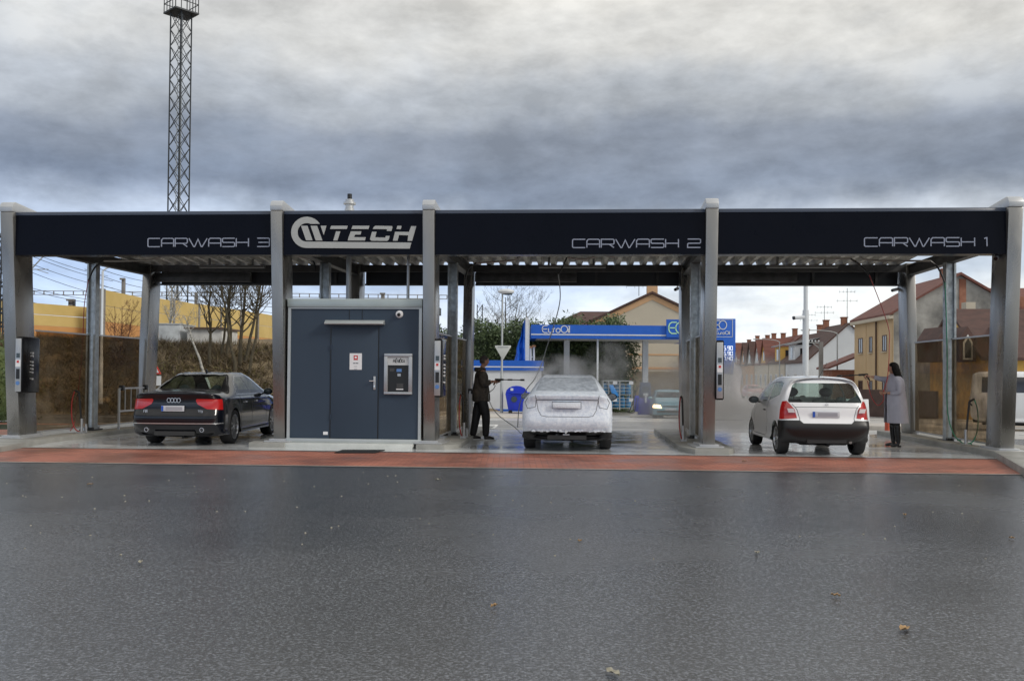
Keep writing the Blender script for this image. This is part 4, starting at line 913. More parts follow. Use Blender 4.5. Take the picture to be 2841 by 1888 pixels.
# street lamps
def street_lamp(px, ytop, ybase, Y, label, arm=0, head=None, rr=.06, m='pole', zb=None):
    b = P(px, ybase, Y); p = P(px, ytop, Y); zb = gz(Y) if zb is None else zb
    t = thing('street_lamp', label, 'street lamp', (p.x, Y, zb), 0, 'street lamps')
    mb = MB(); mb.tube([(p.x, Y, zb), (p.x, Y, zb+(p.z-zb)*.35), (p.x, Y, zb+(p.z-zb)*.36), (p.x, Y, p.z)], [rr*1.5, rr*1.3, rr, rr*.8], 10); mb.build('pole', M[m], t, smooth=True)
    if arm:
        e = Vector((p.x+arm, Y, p.z+.25)); mb = MB(); mb.tube(bez([(p.x, Y, p.z), (p.x+arm*.2, Y, p.z+.16), (p.x+arm*.6, Y, p.z+.25), e], 4), rr*.6, 8); mb.build('arm', M[m], t, smooth=True)
        mb = MB(); s = 1 if arm > 0 else -1; mb.ball((e.x+s*.25, Y, e.z), .3, 6, (1, .4, .22)); mb.build('lamp_head', M[m], t, smooth=True)
    else:
        mb = MB(); mb.ball((p.x+.18, Y, p.z+.06), .40, 8, (1, .6, .33)); mb.build('lamp_head', M['white'], t, smooth=True)
        mb = MB(); mb.ball((p.x+.24, Y, p.z-.03), .26, 8, (1, .6, .3)); mb.build('lens', M['screen'], t, smooth=True)
    return t
street_lamp(1394, 812, 1146, 43, 'grey mushroom-headed street lamp behind the man', 0, rr=.055)
street_lamp(285, 752, 925, 40, 'pale street lamp with a curved arm seen past the left galvanised post', 1.1, m='polewhite', zb=0)
street_lamp(2323, 925, 1090, 72, 'street lamp with curved arm before the white gable wall', -2.4, rr=.06)
street_lamp(2163, 948, 1090, 92, 'street lamp with curved arm before the row of dormers', -2.2, rr=.06)
street_lamp(2083, 970, 1090, 125, 'far thin street lamp at the end of the row', -1.8, rr=.06)
# tall camera pole
t = thing('camera_pole', 'tall pale pole carrying a traffic camera above the white hatchback', 'pole', (X(2235, 45), 45, gz(45)))
p0 = (X(2235, 45), 45); zt_ = P(2235, 700, 45).z; z2 = P(2235, 860, 45).z
mb = MB(); mb.tube([(p0[0], 45, gz(45)), (p0[0], 45, z2)], .15, 14); mb.tube([(p0[0], 45, z2), (p0[0], 45, zt_)], .105, 14); mb.build('pole', M['polewhite'], t, smooth=True)
mb = MB(); zc_ = P(2235, 883, 45).z; mb.bar((p0[0], 45, zc_), (p0[0]-.3, 44.9, zc_), .07); mb.tube([(p0[0]-.12, 44.85, zc_+.05), (p0[0]-.62, 44.8, zc_+.01)], .09, 10); mb.build('camera', M['polewhite'], t)
mb = MB(); mb.tube([(p0[0]-.62, 44.8, zc_+.01), (p0[0]-.70, 44.79, zc_)], .095, 10); mb.build('lens_hood', M['black'], t)
# concrete utility pole with insulators
t = thing('utility_pole', 'concrete utility pole with a crossarm of insulators before the white gable', 'utility pole', (X(2278, 66), 66, gz(66)))
px_ = X(2278, 66); zp = P(2278, 948, 66).z
mb = MB(); mb.box(px_-.13, px_+.13, 65.9, 66.15, -1, zp); mb.build('pole', M['concrete_dark'], t)
mb = MB(); mb.bar((px_-.95, 66, zp-.06), (px_+.1, 66, zp-.06), .07); mb.bar((px_-.6, 66, zp-.1), (px_, 66, zp-.55), .05); mb.build('crossarm', M['pole'], t)
for k in range(4): mb = MB(); mb.ball((px_-.9+.24*k, 66, zp+.06), .07, 5); mb.build('insulator', M['white'], t)
# distant mast behind
lattice(X(1330, 110), 110, -1, P(1330, 845, 110).z, .45, rad(45), 'far pale lattice mast above the hedge left of the lamp', 'lattice_mast', 1.0, .09, False)
# ------------------------------------------------------------------ filling station
Ys = 50; MS = CM(0, Ys, -rad(2.0))
def SP(px, py): p = P(px, py, Ys); return p
a = P(1474, 900, Ys); b = P(1474, 938, Ys); xe = X(1960, Ys-1.2)
t = thing('filling_station_canopy', 'flat filling station canopy with a blue and white fascia band', 'canopy', (X(1700, 50), 50, gz(50)))
x0 = a.x; x1 = xe; z1 = a.z; z0 = b.z
mb = MB(); mb.box(x0, x1, Ys, Ys+.3, z0, z1); mb.box(x0, x0+.3, Ys+.3, Ys+7, z0, z1); mb.box(x1-.3, x1, Ys+.3, Ys+7, z0, z1); fa = mb.build('fascia', M['blue'], t)
zs = P(1474, 927, Ys).z; mb = MB(); mb.box(x0-.01, x1, Ys-.02, Ys-.004, zs-.035, zs+.035); mb.build('white_stripe', M['white'], fa)
mb = MB(); mb.box(x0+.3, x1-.3, Ys+.3, Ys+7, z0+.02, z0+.15); mb.build('soffit', M['white'], t)
for px in (1572, 1658, 1790):
    q = X(px, Ys+3 if px != 1658 else Ys+.5); yy = Ys+3 if px != 1658 else Ys+.5; r_ = .16 if px != 1658 else .05
    mb = MB(); mb.box(q-r_, q+r_, yy-r_, yy+r_, gz(53), z0+.02); mb.build('column', M['polewhite'], t)
ta = P(1504.5, 922, Ys); tb_ = P(1581, 903.5, Ys); mb = MB(); strokes(mb, 'EuroOil', (ta.x, Ys-.003, ta.z), (1, 0, 0), (0, 0, 1), (0, -1, 0), (tb_.x-ta.x)/textwidth('EuroOil', .12), tb_.z-ta.z, .05, gap=.12, depth=.02); mb.build('lettering', M['white'], fa)
mb = MB(); q0 = P(1848, 886, Ys); q1 = P(1905, 936, Ys); mb.box(q0.x, q1.x, Ys-.15, Ys-.025, q1.z, q0.z); lb = mb.build('logo_box', M['blue'], fa)
M['lime'] = mat('lime_white_logo', (.45, .75, .45), .5)
c = P(1868, 910, Ys); mb = MB(); strokes(mb, 'EO', (c.x-.28, Ys-.152, c.z-.30), (1, 0, 0), (0, 0, 1), (0, -1, 0), .55, .62, .06, gap=-.1, depth=.02); mb.build('logo_mark', M['lime'], lb)
# flags and chimneys on the shop
Yk = 46
t = thing('station_shop', 'small white station shop with a blue fascia band', 'shop', (X(1400, Yk), Yk+2, gz(Yk)))
a = P(1508, 1000, Yk); b = P(1508, 1028, Yk); xl_ = X(1285, Yk)
mb = MB(); mb.box(xl_, a.x-.1, Yk+.1, Yk+5, gz(46)-.2, b.z); mb.build('wall', M['white'], t)
mb = MB(); mb.box(xl_-.1, a.x, Yk, Yk+5.1, b.z, a.z); fa2 = mb.build('fascia', M['blue'], t)
zs = P(1508, 1018, Yk).z; mb = MB(); mb.box(xl_-.1, a.x+.01, Yk-.02, Yk-.003, zs-.03, zs+.03); mb.build('white_stripe', M['white'], fa2)
mb = MB(); mb.box(xl_, a.x-.1, Yk+.07, Yk+.099, gz(46)-.2, gz(46)+.33); mb.build('base_band', M['blue'], t)
for k, (px, lab) in enumerate(((1458, 'leftmost flagpole'), (1462, 'middle flagpole'), (1467, 'rightmost flagpole'))):
    Yf = 48.5; x_ = X(px, Yf); zt_ = P(px, 880, Yf).z
    t = thing('flagpole', '%s of three white poles behind the station shop' % ['leftmost', 'middle', 'rightmost'][k], 'flagpole', (x_, Yf, gz(Yf)), 0, 'white flagpoles')
    mb = MB(); mb.tube([(x_, Yf+k*.6, gz(Yf)), (x_, Yf+k*.6, zt_)], .045, 8); mb.build('pole', M['white'], t)
    if k < 1:
        mb = MB(); rows = []
        for j in range(9):
            rows.append([(x_-.02-w_*(.06+.075*j+.04*math.sin(j*1.7)), Yf+.12*math.sin(w_*9+j*.6), zt_-.15-j*.30) for w_ in [i/8 for i in range(9)]])
        mb.quadgrid(rows); fl = mb.build('flag', M['blue'], t, smooth=True, normals=False)
for k, (px, yt) in enumerate(((1472, 965), (1481, 962))):
    x_ = X(px, 50.5); zt_ = P(px, yt, 50.5).z; t = thing('vent_pipe', ['left white vent pipe with an orange cap behind the shop roof', 'right white vent pipe with an orange cap behind the shop roof'][k], 'pipe', (x_, 50.5, gz(50)))
    mb = MB(); mb.tube([(x_, 50.6, gz(50)), (x_, 50.6, zt_)], .06, 8); 
    if k == 0: mb.bar((x_, 50.6, zt_-.5), (x_+.22, 50.6, zt_-.5), .04)
    mb.build('pipe', M['white'], t); mb = MB(); mb.lathe([(.06, zt_), (.11, zt_), (.11, zt_+.1), (.0001, zt_+.12)], (x_, 50.6, 0), 'z', 10); mb.build('cap', mat('orange_cap', (.5, .25, .12), .6), t)
# give way sign on the lamp post (back of sign, pale)
Yg = 42.8; c = P(1396, 962, Yg); t = thing('give_way_sign', 'back of a triangular give way sign fixed to the street lamp', 'road sign', (c.x, Yg, c.z))
a = P(1374, 958, Yg); b = P(1417, 958, Yg); e = P(1395, 996, Yg); mb = MB(); mb.prism([(a.x, a.z), (b.x, b.z), (b.x+.02, b.z-.05), (e.x+.03, e.z), (e.x-.03, e.z), (a.x-.02, a.z-.05)], 1, Yg-.02, Yg); mb.build('sign_plate', mat('grey_sign_back', (.50, .52, .50), .5), t, bevel=.005)
mb = MB(); mb.box(c.x-.25, c.x+.25, Yg-.04, Yg-.02, c.z-.02, c.z+.02); mb.build('bracket', M['pole'], t)
# blue waste container with open lid
t = thing('waste_container', 'blue wheeled waste container with its round lid open', 'waste container', (X(1425, 43), 43, gz(43)+.1))
a = P(1402, 1075, 43); b = P(1465, 1140, 43); xa_, xb_ = a.x, b.x+.35; zb_, zt_ = gz(43)+.32, a.z-.25
mb = MB(); mb.hexa([(xa_+.15, 42.6, zb_), (xb_-.15, 42.6, zb_), (xb_-.15, 43.5, zb_), (xa_+.15, 43.5, zb_)], [(xa_, 42.5, zt_), (xb_, 42.5, zt_), (xb_, 43.6, zt_), (xa_, 43.6, zt_)]); mb.build('body', M['hardblue'], t, bevel=.04)
mb = MB(); rows = []
for i in range(9):
    th_ = math.pi*i/8; rows.append([(xa_+.04+.5-.52*math.cos(th_)*1.0, yy, zt_+.0+.34*math.sin(th_)+.01) for yy in (42.55, 43.55)])
mb.quadgrid(rows); mb.face([r_[0] for r_ in rows]); mb.face([r_[1] for r_ in rows]); mb.build('lid', M['hardblue'], t)
mb = MB(); mb.box(xa_+.3, xb_+.2, 42.42, 42.5, zt_-.02, zt_+.06); mb.box(xb_-.02, xb_+.25, 42.5, 43.5, zt_+.0, zt_+.05); mb.build('rim', M['hardblue'], t, bevel=.01)
mb = MB(); mb.lathe([(.0001, 42.49), (.14, 42.49), (.15, 42.52)], (xa_+.42, 0, zt_-.28), 'y', 14); mb.build('drain_plug', M['screen'], t)
mb = MB(); mb.box(xa_+.25, xa_+.38, 42.53, 42.548, zt_+.12, zt_+.24); mb.build('label_sticker', M['white'], t)
for x_ in (xa_+.25, xb_-.25):
    for yy in (42.6, 43.45): mb = MB(); mb.lathe([(.0001, yy-.04), (.09, yy-.04), (.1, yy-.02), (.1, yy+.02), (.09, yy+.04), (.0001, yy+.04)], (x_, 0, gz(43)+.22), 'y', 12); mb.bar((x_, yy, gz(43)+.2), (x_, yy, zb_), .05); mb.build('wheel', M['black'], t)
# gas bottle cage
Yc = 49; t = thing('gas_bottle_cage', 'grey metal cage of blue gas bottles by the conifer hedge', 'cage', (X(1713, Yc), Yc, gz(Yc)))
a = P(1673, 1056, Yc); b = P(1753, 1132, Yc); mb = MB(); zb_ = max(gz(Yc)+.05, b.z)
for k in range(9): zz = zb_+(a.z-zb_)*k/8; mb.bar((a.x, Yc, zz), (b.x, Yc, zz), .035)
for f in (0, .2, .58, 1.0):
    xx = a.x+(b.x-a.x)*f; mb.bar((xx, Yc, zb_-.1), (xx, Yc, a.z), .06); mb.bar((xx, Yc+1, zb_-.1), (xx, Yc+1, a.z), .05)
mb.box(a.x, b.x, Yc, Yc+1, a.z, a.z+.03); mb.build('frame', M['pole'], t)
for f in (.28, .95, .3, .95):
    pass
mb = MB()
for f, zz in ((.42, .93), (.98, .93), (.42, .30), (.98, .30)): xx = a.x+(b.x-a.x)*f; q = zb_+(a.z-zb_)*zz; mb.box(xx-.13, xx+.1, Yc-.05, Yc-.03, q-.08, q+.08)
mb.build('tag', M['white'], t)
M['gasblue'] = mat('gas_bottle_blue', (.03, .20, .42), .45)
r = random.Random(3)
for lv in (0, 1):
    for i in range(5):
        if lv and i == 1: continue
        xx = a.x+.16+(b.x-a.x-.3)*i/4; z_ = zb_+.04+lv*.72
        g = thing('gas_bottle', ['blue gas bottle, %s of the lower row in the cage', 'blue gas bottle, %s of the upper row in the cage'][lv] % ['leftmost', 'second', 'middle', 'fourth', 'rightmost'][i], 'gas bottle', (xx, Yc+.4, z_), 0, 'gas bottles in the cage')
        mb = MB(); mb.lathe([(.0001, z_), (.13, z_), (.14, z_+.03), (.14, z_+.42), (.1, z_+.5), (.04, z_+.53)], (xx, Yc+.4, 0), 'z', 12); mb.build('cylinder', M['gasblue'], g, smooth=True)
        mb = MB(); mb.lathe([(.05, z_+.52), (.09, z_+.54), (.09, z_+.60)], (xx, Yc+.4, 0), 'z', 10); mb.build('collar', M['gasblue'], g)
mb = MB(); p = P(1700, 1070, Yc-.2); mb.hexa([(p.x-.02, Yc-.2, p.z-.5), (p.x+.35, Yc-.2, p.z-.55), (p.x+.35, Yc-.1, p.z-.55), (p.x-.02, Yc-.1, p.z-.5)], [(p.x-.2, Yc-.2, p.z+.05), (p.x+.02, Yc-.2, p.z+.05), (p.x+.02, Yc-.1, p.z+.05), (p.x-.2, Yc-.1, p.z+.05)])
mb.build('gas_poster', mat('bright_blue_board', (.01, .22, .62), .5), label='bright blue slanted board hanging on the bottle cage', cat='board', bevel=.01)
# fuel pump
def pump(px, Y, label):
    x_ = X(px, Y); z_ = gz(Y)+.12; t = thing('fuel_pump', label, 'fuel pump', (x_, Y, z_), 0, 'fuel pumps')
    Mx = CM(x_, Y, 0, z_)
    mb = MB(Mx); mb.box(-.34, .34, -.25, .25, 0, .85); mb.build('cabinet', mat('violet_blue_panel', (.05, .06, .35), .4), t, bevel=.02)
    mb = MB(Mx); mb.hexa([(-.30, -.2, .85), (.30, -.2, .85), (.30, .2, .85), (-.30, .2, .85)], [(-.24, -.2, 1.62), (.24, -.2, 1.62), (.24, .2, 1.62), (-.24, .2, 1.62)]); mb.build('head', mat('slate_blue_panel', (.07, .10, .17), .4), t, bevel=.03)
    mb = MB(Mx); mb.box(-.15, .15, -.215, -.2, 1.15, 1.4); mb.build('display', M['screen'], t)
    for s in (-1, 1):
        mb = MB(Mx); mb.box(s*.42-.10, s*.42+.10, -.2, .2, .15, .95); mb.build('hose_box', M['hardblue'], t, bevel=.02)
        mb = MB(Mx); mb.tube(bez([(s*.28, -.1, 1.45), (s*.42, -.15, 1.3), (s*.55, -.2, .9), (s*.75, -.2, .3), (s*.9, -.2, .15), (s*.6, -.25, .1), (s*.5, -.28, .5), (s*.45, -.25, .85)], 4), .022, 6); mb.build('hose', M['black'], t)
    mb = MB(Mx); mb.box(-.12, .12, -.28, -.2, .95, 1.08); mb.box(-.05, .05, -.3, -.26, .6, .95); mb.build('nozzle', M['white'], t)
pump(1790, 45.5, 'blue fuel pump with looped hoses beside the light blue car')
# price sign tower
Yq = 49; a = P(1958, 883, Yq); b = P(2041, 883, Yq); t = thing('price_sign', 'tall blue filling station price sign behind the fourth post', 'price sign', (b.x-1, Yq, gz(Yq)))
zlow = P(2041, 1036, Yq).z
mb = MB(); mb.box(a.x, b.x, Yq, Yq+.35, zlow, a.z); sg = mb.build('panel', M['blue'], t, bevel=.02)
mb = MB(); mb.box(a.x+.1, b.x-.1, Yq+.05, Yq+.3, gz(Yq), zlow-.002); mb.build('base', M['white'], t)
def sgp(px, py): p = P(px, py, Yq); return p
mb = MB(); p = sgp(1985, 908.5)
strokes(mb, 'EO', (sgp(1984, 0).x, Yq-.003, sgp(2000, 913).z), (1, 0, 0), (0, 0, 1), (0, -1, 0), .42, sgp(2000, 889).z-sgp(2000, 913).z, .045, gap=-.12, depth=.02)
strokes(mb, 'EuroOil', (sgp(1988, 0).x, Yq-.003, sgp(2000, 927).z), (1, 0, 0), (0, 0, 1), (0, -1, 0), (sgp(2028, 0).x-sgp(1988, 0).x)/textwidth('EuroOil', .12), sgp(2000, 918).z-sgp(2000, 927).z, .028, gap=.12, depth=.02)
for zz in (885.5, 934): z_ = sgp(2000, zz).z; mb.box(a.x+.05, b.x-.16, Yq-.015, Yq-.003, z_-.012, z_+.012)
mb.box(b.x-.185, b.x-.16, Yq-.015, Yq-.003, sgp(2000, 934).z, sgp(2000, 885.5).z)
mb.build('logo', M['white'], sg)
M['led'] = mat('lit_price_digits', (.8, .85, .9), .5, emit=(.8, .85, .9), es=.5)
mb = MB()
for txt, y0, y1 in (('5.90', 960, 970), ('6.90', 975, 985), ('7.40', 989, 999)):
    A_ = sgp(2008, y1); B_ = sgp(2032, y0); strokes(mb, txt, (A_.x, Yq-.003, A_.z), (1, 0, 0), (0, 0, 1), (0, -1, 0), (B_.x-A_.x)/textwidth(txt, .3), B_.z-A_.z, .028, gap=.3, depth=.02)
mb.build('price_digits', M['led'], sg)
# beach flag banner beside it
t = thing('feather_banner', 'translucent white feather banner standing right of the price sign', 'banner', (X(2030, 38), 38, gz(38)))
mb = MB(); x_ = X(2012, 38); zb_ = gz(38); zt_ = P(2030, 1003, 38).z
rows = []
for k in range(13):
    f = k/12; wd_ = .55*(1-f*.35)*math.sin(min(1, (1-f)*6+.02)*math.pi/2); rows.append([(x_+.1+f*.25+wd_*q+.03*math.sin(f*9), 38+.05*math.sin(q*4+f*6), zb_+.25+(zt_-zb_-.25)*f) for q in (0, .25, .5, .75, 1)])
mb.quadgrid(rows); mb.build('cloth', mat('white_banner_cloth', (.62, .58, .60), .8, var=.06), t, smooth=True, normals=False)
mb = MB(); mb.tube(bez([(x_+.1, 38.02, zb_), (x_+.1, 38.02, zb_+1.2), (x_+.32, 38.02, zt_), (x_+.6, 38.02, zt_+.05)], 4), .02, 6); mb.build('pole', M['pole'], t)
mb = MB(); mb.prism([(-.4, 0), (.7, 0), (.7, .05), (-.4, .05)], 1, 37.8, 38.2); mb.v = [v+Vector((x_, 0, zb_)) for v in mb.v]; mb.build('base', M['black'], t)
# white board sign at the roadside
Yb = 27; a = P(2345, 1107, Yb); b = P(2419, 1107, Yb); e = P(2400, 1186, Yb); t = thing('sign_board', 'white framed advertising board standing behind the hatchback', 'board', (a.x, Yb, gz(Yb)))
mb = MB(); mb.hexa([(a.x+.1, Yb, gz(Yb)), (b.x-.05, Yb, gz(Yb)), (b.x-.05, Yb+.05, gz(Yb)), (a.x+.1, Yb+.05, gz(Yb))], [(a.x, Yb+.25, a.z), (b.x, Yb+.25, a.z), (b.x, Yb+.3, a.z), (a.x, Yb+.3, a.z)]); mb.build('panel', M['white'], t, bevel=.01)
mb = MB(); mb.hexa([(a.x+.18, Yb+.03, gz(Yb)+.12), (b.x-.13, Yb+.03, gz(Yb)+.12), (b.x-.13, Yb+.04, gz(Yb)+.12), (a.x+.18, Yb+.04, gz(Yb)+.12)], [(a.x+.08, Yb+.235, a.z-.08), (b.x-.08, Yb+.235, a.z-.08), (b.x-.08, Yb+.245, a.z-.08), (a.x+.08, Yb+.245, a.z-.08)]); mb.build('poster', mat('pale_poster', (.66, .66, .67), .4), t)
# orange bollard behind the woman
x_ = X(2463, 23); t = thing('bollard', 'faded orange traffic bollard beyond the woman', 'bollard', (x_, 23, 0)); zt_ = .72
mb = MB(); mb.lathe([(.0001, .40), (.07, .40), (.075, .05), (.12, .04), (.12, -.02)], (x_, 23, 0), 'z', 14); mb.build('post', M['orange'], t, smooth=True)
mb = MB(); mb.lathe([(.0001, 1.03), (.05, 1.02), (.055, .401)], (x_, 23, 0), 'z', 14); mb.build('upper_post', M['concrete_dark'], t)
# warning triangle
Yw = 30; t = thing('warning_sign', 'red bordered warning triangle half hidden by the left rear post', 'road sign', P(430, 1100, Yw)); c = P(426, 1020, Yw)
a = P(405, 1037, Yw); b = P(447, 1037, Yw); e = P(426, 997, Yw)
mb = MB(); mb.prism([(a.x, a.z), (b.x, b.z), (e.x, e.z)], 1, Yw, Yw+.02); mb.build('border', M['red'], t)
k = .72; cxm = (a.x+b.x+e.x)/3; czm = (a.z+b.z+e.z)/3; mb = MB(); mb.prism([(cxm+(q.x-cxm)*k, czm+(q.z-czm)*k) for q in (a, b, e)], 1, Yw-.004, Yw-.0005); mb.build('field', M['white'], t)
mb = MB(); mb.prism([(c.x-.03, czm-.02), (c.x+.03, czm-.02), (c.x+.045, czm+.18), (c.x-.045, czm+.18)], 1, Yw-.008, Yw-.0045); mb.box(c.x-.03, c.x+.03, Yw-.008, Yw-.0045, czm-.10, czm-.04); mb.build('exclamation_mark', M['black'], t)
mb = MB(); mb.box(cxm-.25, cxm+.25, Yw, Yw+.02, a.z-.38, a.z-.06); mb.build('lower_plate', M['white'], t)
mb = MB(); mb.tube([(cxm, Yw+.05, 0), (cxm, Yw+.05, e.z)], .035, 8); mb.build('pole', M['pole'], t)
# ------------------------------------------------------------------ houses on the right
# tan two-storey house, its rough gable end facing us
Yn = 60.7; pc_ = P(2479, 868, Yn); MT_ = CM(pc_.x, pc_.y, -ANG)
wG = 8.6; apex = P(2654, 763, Yn-.3).z; eaveZ = pc_.z
mmt = MT_ @ Matrix.Translation((wG/2, 0, 0)); Lh = 8.4
t, wl, rf = gable_house(mmt, wG, Lh, eaveZ, apex, M['plaster_rough'], M['tile_red'], 'two-storey tan house whose weathered grey gable end faces the car wash', over=.3)
mb = MB(mmt); mb.box(-wG/2-.03, -wG/2-.002, .0, Lh, -1, eaveZ-.05); tanw = mb.build('street_front', M['plaster_tan'], t)
mb = MB(mmt); mb.box(-wG/2-.35, -wG/2-.035, -.1, Lh+.1, eaveZ-.38, eaveZ-.15); mb.build('cornice', M['plaster_beige'], t)
mb = MB(mmt)
for f in (.10, 3.0, 5.6): mb.box(-wG/2-.06, -wG/2-.032, f, f+.35, -1, eaveZ-.4)
mb.build('pilaster', M['plaster_tan'], t)
mb = MB(mmt); mb.tube([(-wG/2-.12, 3.2, -1), (-wG/2-.12, 3.2, eaveZ-.4)], .06, 8); mb.build('downpipe', M['winframe'], t)
mwx = mmt @ Matrix.Translation((-wG/2-.03, 0, 0)) @ Matrix.Rotation(-math.pi/2, 4, 'Z')   # local -y faces the street (-x)
for (y0, y1) in ((1.2, 2.1), (4.2, 4.9), (6.4, 7.4)):
    for (z0, z1) in ((P(2410, 978, 66).z, P(2410, 935, 66).z), (-.3+.2, .9+.3)):
        window(mwx, -y1, -y0, z0, z1, 0, t, 'winframe')
mb = MB(mmt)
bw = .65; mb.box(-.02, .42, -.05, -.003, 3.2, apex-.25); mb.build('chimney_brick_strip', M['brickwall'], wl)
chimney(mmt, .3, 3.2, apex-.6, apex+.7, rf)
# small lean-to with a red roof left of it
t = thing('shed', 'small lean-to with a red tiled roof left of the tan house', 'shed', (X(2350, 70), 70, gz(70)))
mm3 = CM(X(2375, 71), 70.5, -ANG)
mb = MB(mm3); mb.box(-2.0, .4, 0, 3, -1, P(2350, 1025, 70).z); mb.build('wall', M['brickwall'], t)
z_ = P(2350, 1024, 70).z; mb = MB(mm3); mb.hexa([(-2.4, -.3, z_), (.5, -.3, z_+1.2), (.5, 3.2, z_+1.2), (-2.4, 3.2, z_)], [(-2.4, -.3, z_+.15), (.5, -.3, z_+1.35), (.5, 3.2, z_+1.35), (-2.4, 3.2, z_+.15)]); mb.build('roof', M['tile_red'], t)
# brown fence along the road
mb = MB(); a = P(2378, 1079, 52); b = P(2600, 1079, 47); d = (b-a); nrm = Vector((-d.y, d.x, 0)).normalized()*.1; mb.hexa([Vector((a.x, a.y, -1.2))-nrm, Vector((b.x, b.y, -1.2))-nrm, Vector((b.x, b.y, -1.2))+nrm, Vector((a.x, a.y, -1.2))+nrm], [Vector((a.x, a.y, a.z))-nrm, Vector((b.x, b.y, a.z))-nrm, Vector((b.x, b.y, a.z))+nrm, Vector((a.x, a.y, a.z))+nrm])
mb.build('garden_fence', mat('brown_fence', (.09, .055, .045), .8, var=.2), label='low dark brown fence at the foot of the tan house', cat='fence')
# terraced row: gable ends stepping away
def row_house(Y0, L, eave, ridge, wallm, roofm, label, dorm=(), chim=(), wid=7.6, seedo=0, end=False):
    xs_ = 27.4+.07*(Y0-83.7); m_ = CM(xs_, Y0, -ANG) @ Matrix.Translation((wid/2, 0, 0))
    t, wl, rf = gable_house(m_, wid, L, eave, ridge, wallm, roofm, label, over=.12 if not end else .15, group='terraced houses along the street')
    sl = (ridge-eave)/(wid/2)
    for (yc, kind, dm) in dorm:
        if kind == 'gable':
            w_ = 1.8; z0 = eave-.1; zt = ridge-.35; mb = MB(m_); xf = -wid/2-.05
            mb.hexa([(xf, yc-w_, z0), (xf+wid*.45, yc-w_, z0), (xf+wid*.45, yc+w_, z0), (xf, yc+w_, z0)], [(xf, yc-.02, zt), (-.3, yc-.02, zt), (-.3, yc+.02, zt), (xf, yc+.02, zt)])
            dd = mb.build('dormer', M[dm], t)
            mb = MB(m_)
            for s in (-1, 1): mb.hexa([(xf-.2, yc, zt+.03), (-.2, yc, zt+.03), (xf+wid*.45, yc+s*(w_+.1), z0), (xf-.2, yc+s*(w_+.1), z0)], [(xf-.2, yc, zt+.15), (-.2, yc, zt+.15), (xf+wid*.45, yc+s*(w_+.22), z0+.06), (xf-.2, yc+s*(w_+.22), z0+.06)])
            mb.build('dormer_roof', roofm, dd)
            mb = MB(m_); mb.box(xf-.03, xf-.002, yc-.35, yc+.35, z0+.5, z0+1.7); mb.build('dormer_window', M['winglass'], dd)
        else:
            w_ = 1.3; z0 = eave; zt = eave+1.75; mb = MB(m_); xf = -wid/2+.1; mb.box(xf, xf+2.4, yc-w_, yc+w_, z0, zt); dd = mb.build('dormer', M[dm], t)
            mb = MB(m_); mb.hexa([(xf-.35, yc-w_-.3, zt), (xf+3, yc-w_-.3, zt+.75), (xf+3, yc+w_+.3, zt+.75), (xf-.35, yc+w_+.3, zt)], [(xf-.35, yc-w_-.3, zt+.1), (xf+3, yc-w_-.3, zt+.85), (xf+3, yc+w_+.3, zt+.85), (xf-.35, yc+w_+.3, zt+.1)]); mb.build('dormer_roof', M['tile_grey'], dd)
            mb = MB(m_); mb.box(xf-.03, xf-.002, yc-.45, yc+.45, z0+.35, z0+1.5); mb.build('dormer_window', M['winglass'], dd)
            mb = MB(m_); mb.box(xf+.5, xf+1.3, yc-w_-.02, yc-w_-.002, z0+.4, z0+1.4); mb.build('dormer_window', M['winglass'], dd)
    for (x_, y_, h) in chim: chimney(m_, x_, y_, ridge-.5, ridge+h, rf)
    mwx = m_ @ Matrix.Translation((-wid/2-.003, 0, 0)) @ Matrix.Rotation(-math.pi/2, 4, 'Z')
    for y_ in (1.2, L/2, L-1.2): window(mwx, -y_-.5, -y_+.5, .3, 1.7, 0, t, 'whiteframe')
    return m_, t, rf
ee = P(2239, 1003, 83.7).z; rr_ = P(2353, 900, 83.4).z
m0, _, rf0 = row_house(83.7, 8.5, ee, rr_, M['plaster_white'], M['tile_brown'], 'end terrace house with a tall blank white gable wall', dorm=((6.3, 'flat', 'plaster_white'),), chim=((0, 1.5, .7), (0, 7.6, .8)), end=True)
antenna(m0, .2, 1.2, rr_+.1, 3.4, 'tall roof antenna on the white gable house'); antenna(m0, -.2, 7.5, rr_+.2, 2.2, 'roof antenna on the second chimney of the white gable house')
m1, _, _ = row_house(92.6, 7.6, ee, rr_-.45, M['plaster_beige'], M['tile_brown'], 'terrace house with a grey shed dormer, second from the white gable', dorm=((3.6, 'flat', 'yellow'),), chim=((0, 1.0, .9), (0, 6.4, .7)))
antenna(m1, 0, 5.5, rr_-.3, 2.4, 'roof antenna on the house with the grey shed dormer')
m2, _, _ = row_house(100.6, 7.6, ee, rr_-.3, M['plaster_beige'], M['tile_red'], 'terrace house with two pale triangular dormers, third in the row', dorm=((1.9, 'gable', 'yellow'), (5.6, 'gable', 'whiteframe')), chim=((0, 3.6, .9),))
m3, _, _ = row_house(108.6, 8.6, ee, rr_-.35, M['plaster_peach'], M['tile_brown'], 'terrace house with white and orange triangular dormers, fourth in the row', dorm=((2.1, 'gable', 'whiteframe'), (6.3, 'gable', 'plaster_peach')), chim=((0, 1.4, .7), (0, 6.6, .9)))
m4, _, _ = row_house(117.6, 9.6, ee, rr_-.2, M['plaster_tan'], M['tile_red'], 'far terrace house with a yellow dormer next to the price sign', dorm=((2.3, 'gable', 'yellow'), (7.0, 'gable', 'whiteframe')), chim=((0, 1.4, .7), (0, 8.0, .9)))
m5, _, _ = row_house(127.6, 9.6, ee, rr_-.3, M['plaster_peach'], M['tile_brown'], 'farthest terrace house mostly behind the price sign', dorm=((2.3, 'gable', 'plaster_peach'),), chim=((0, 4, .7),))
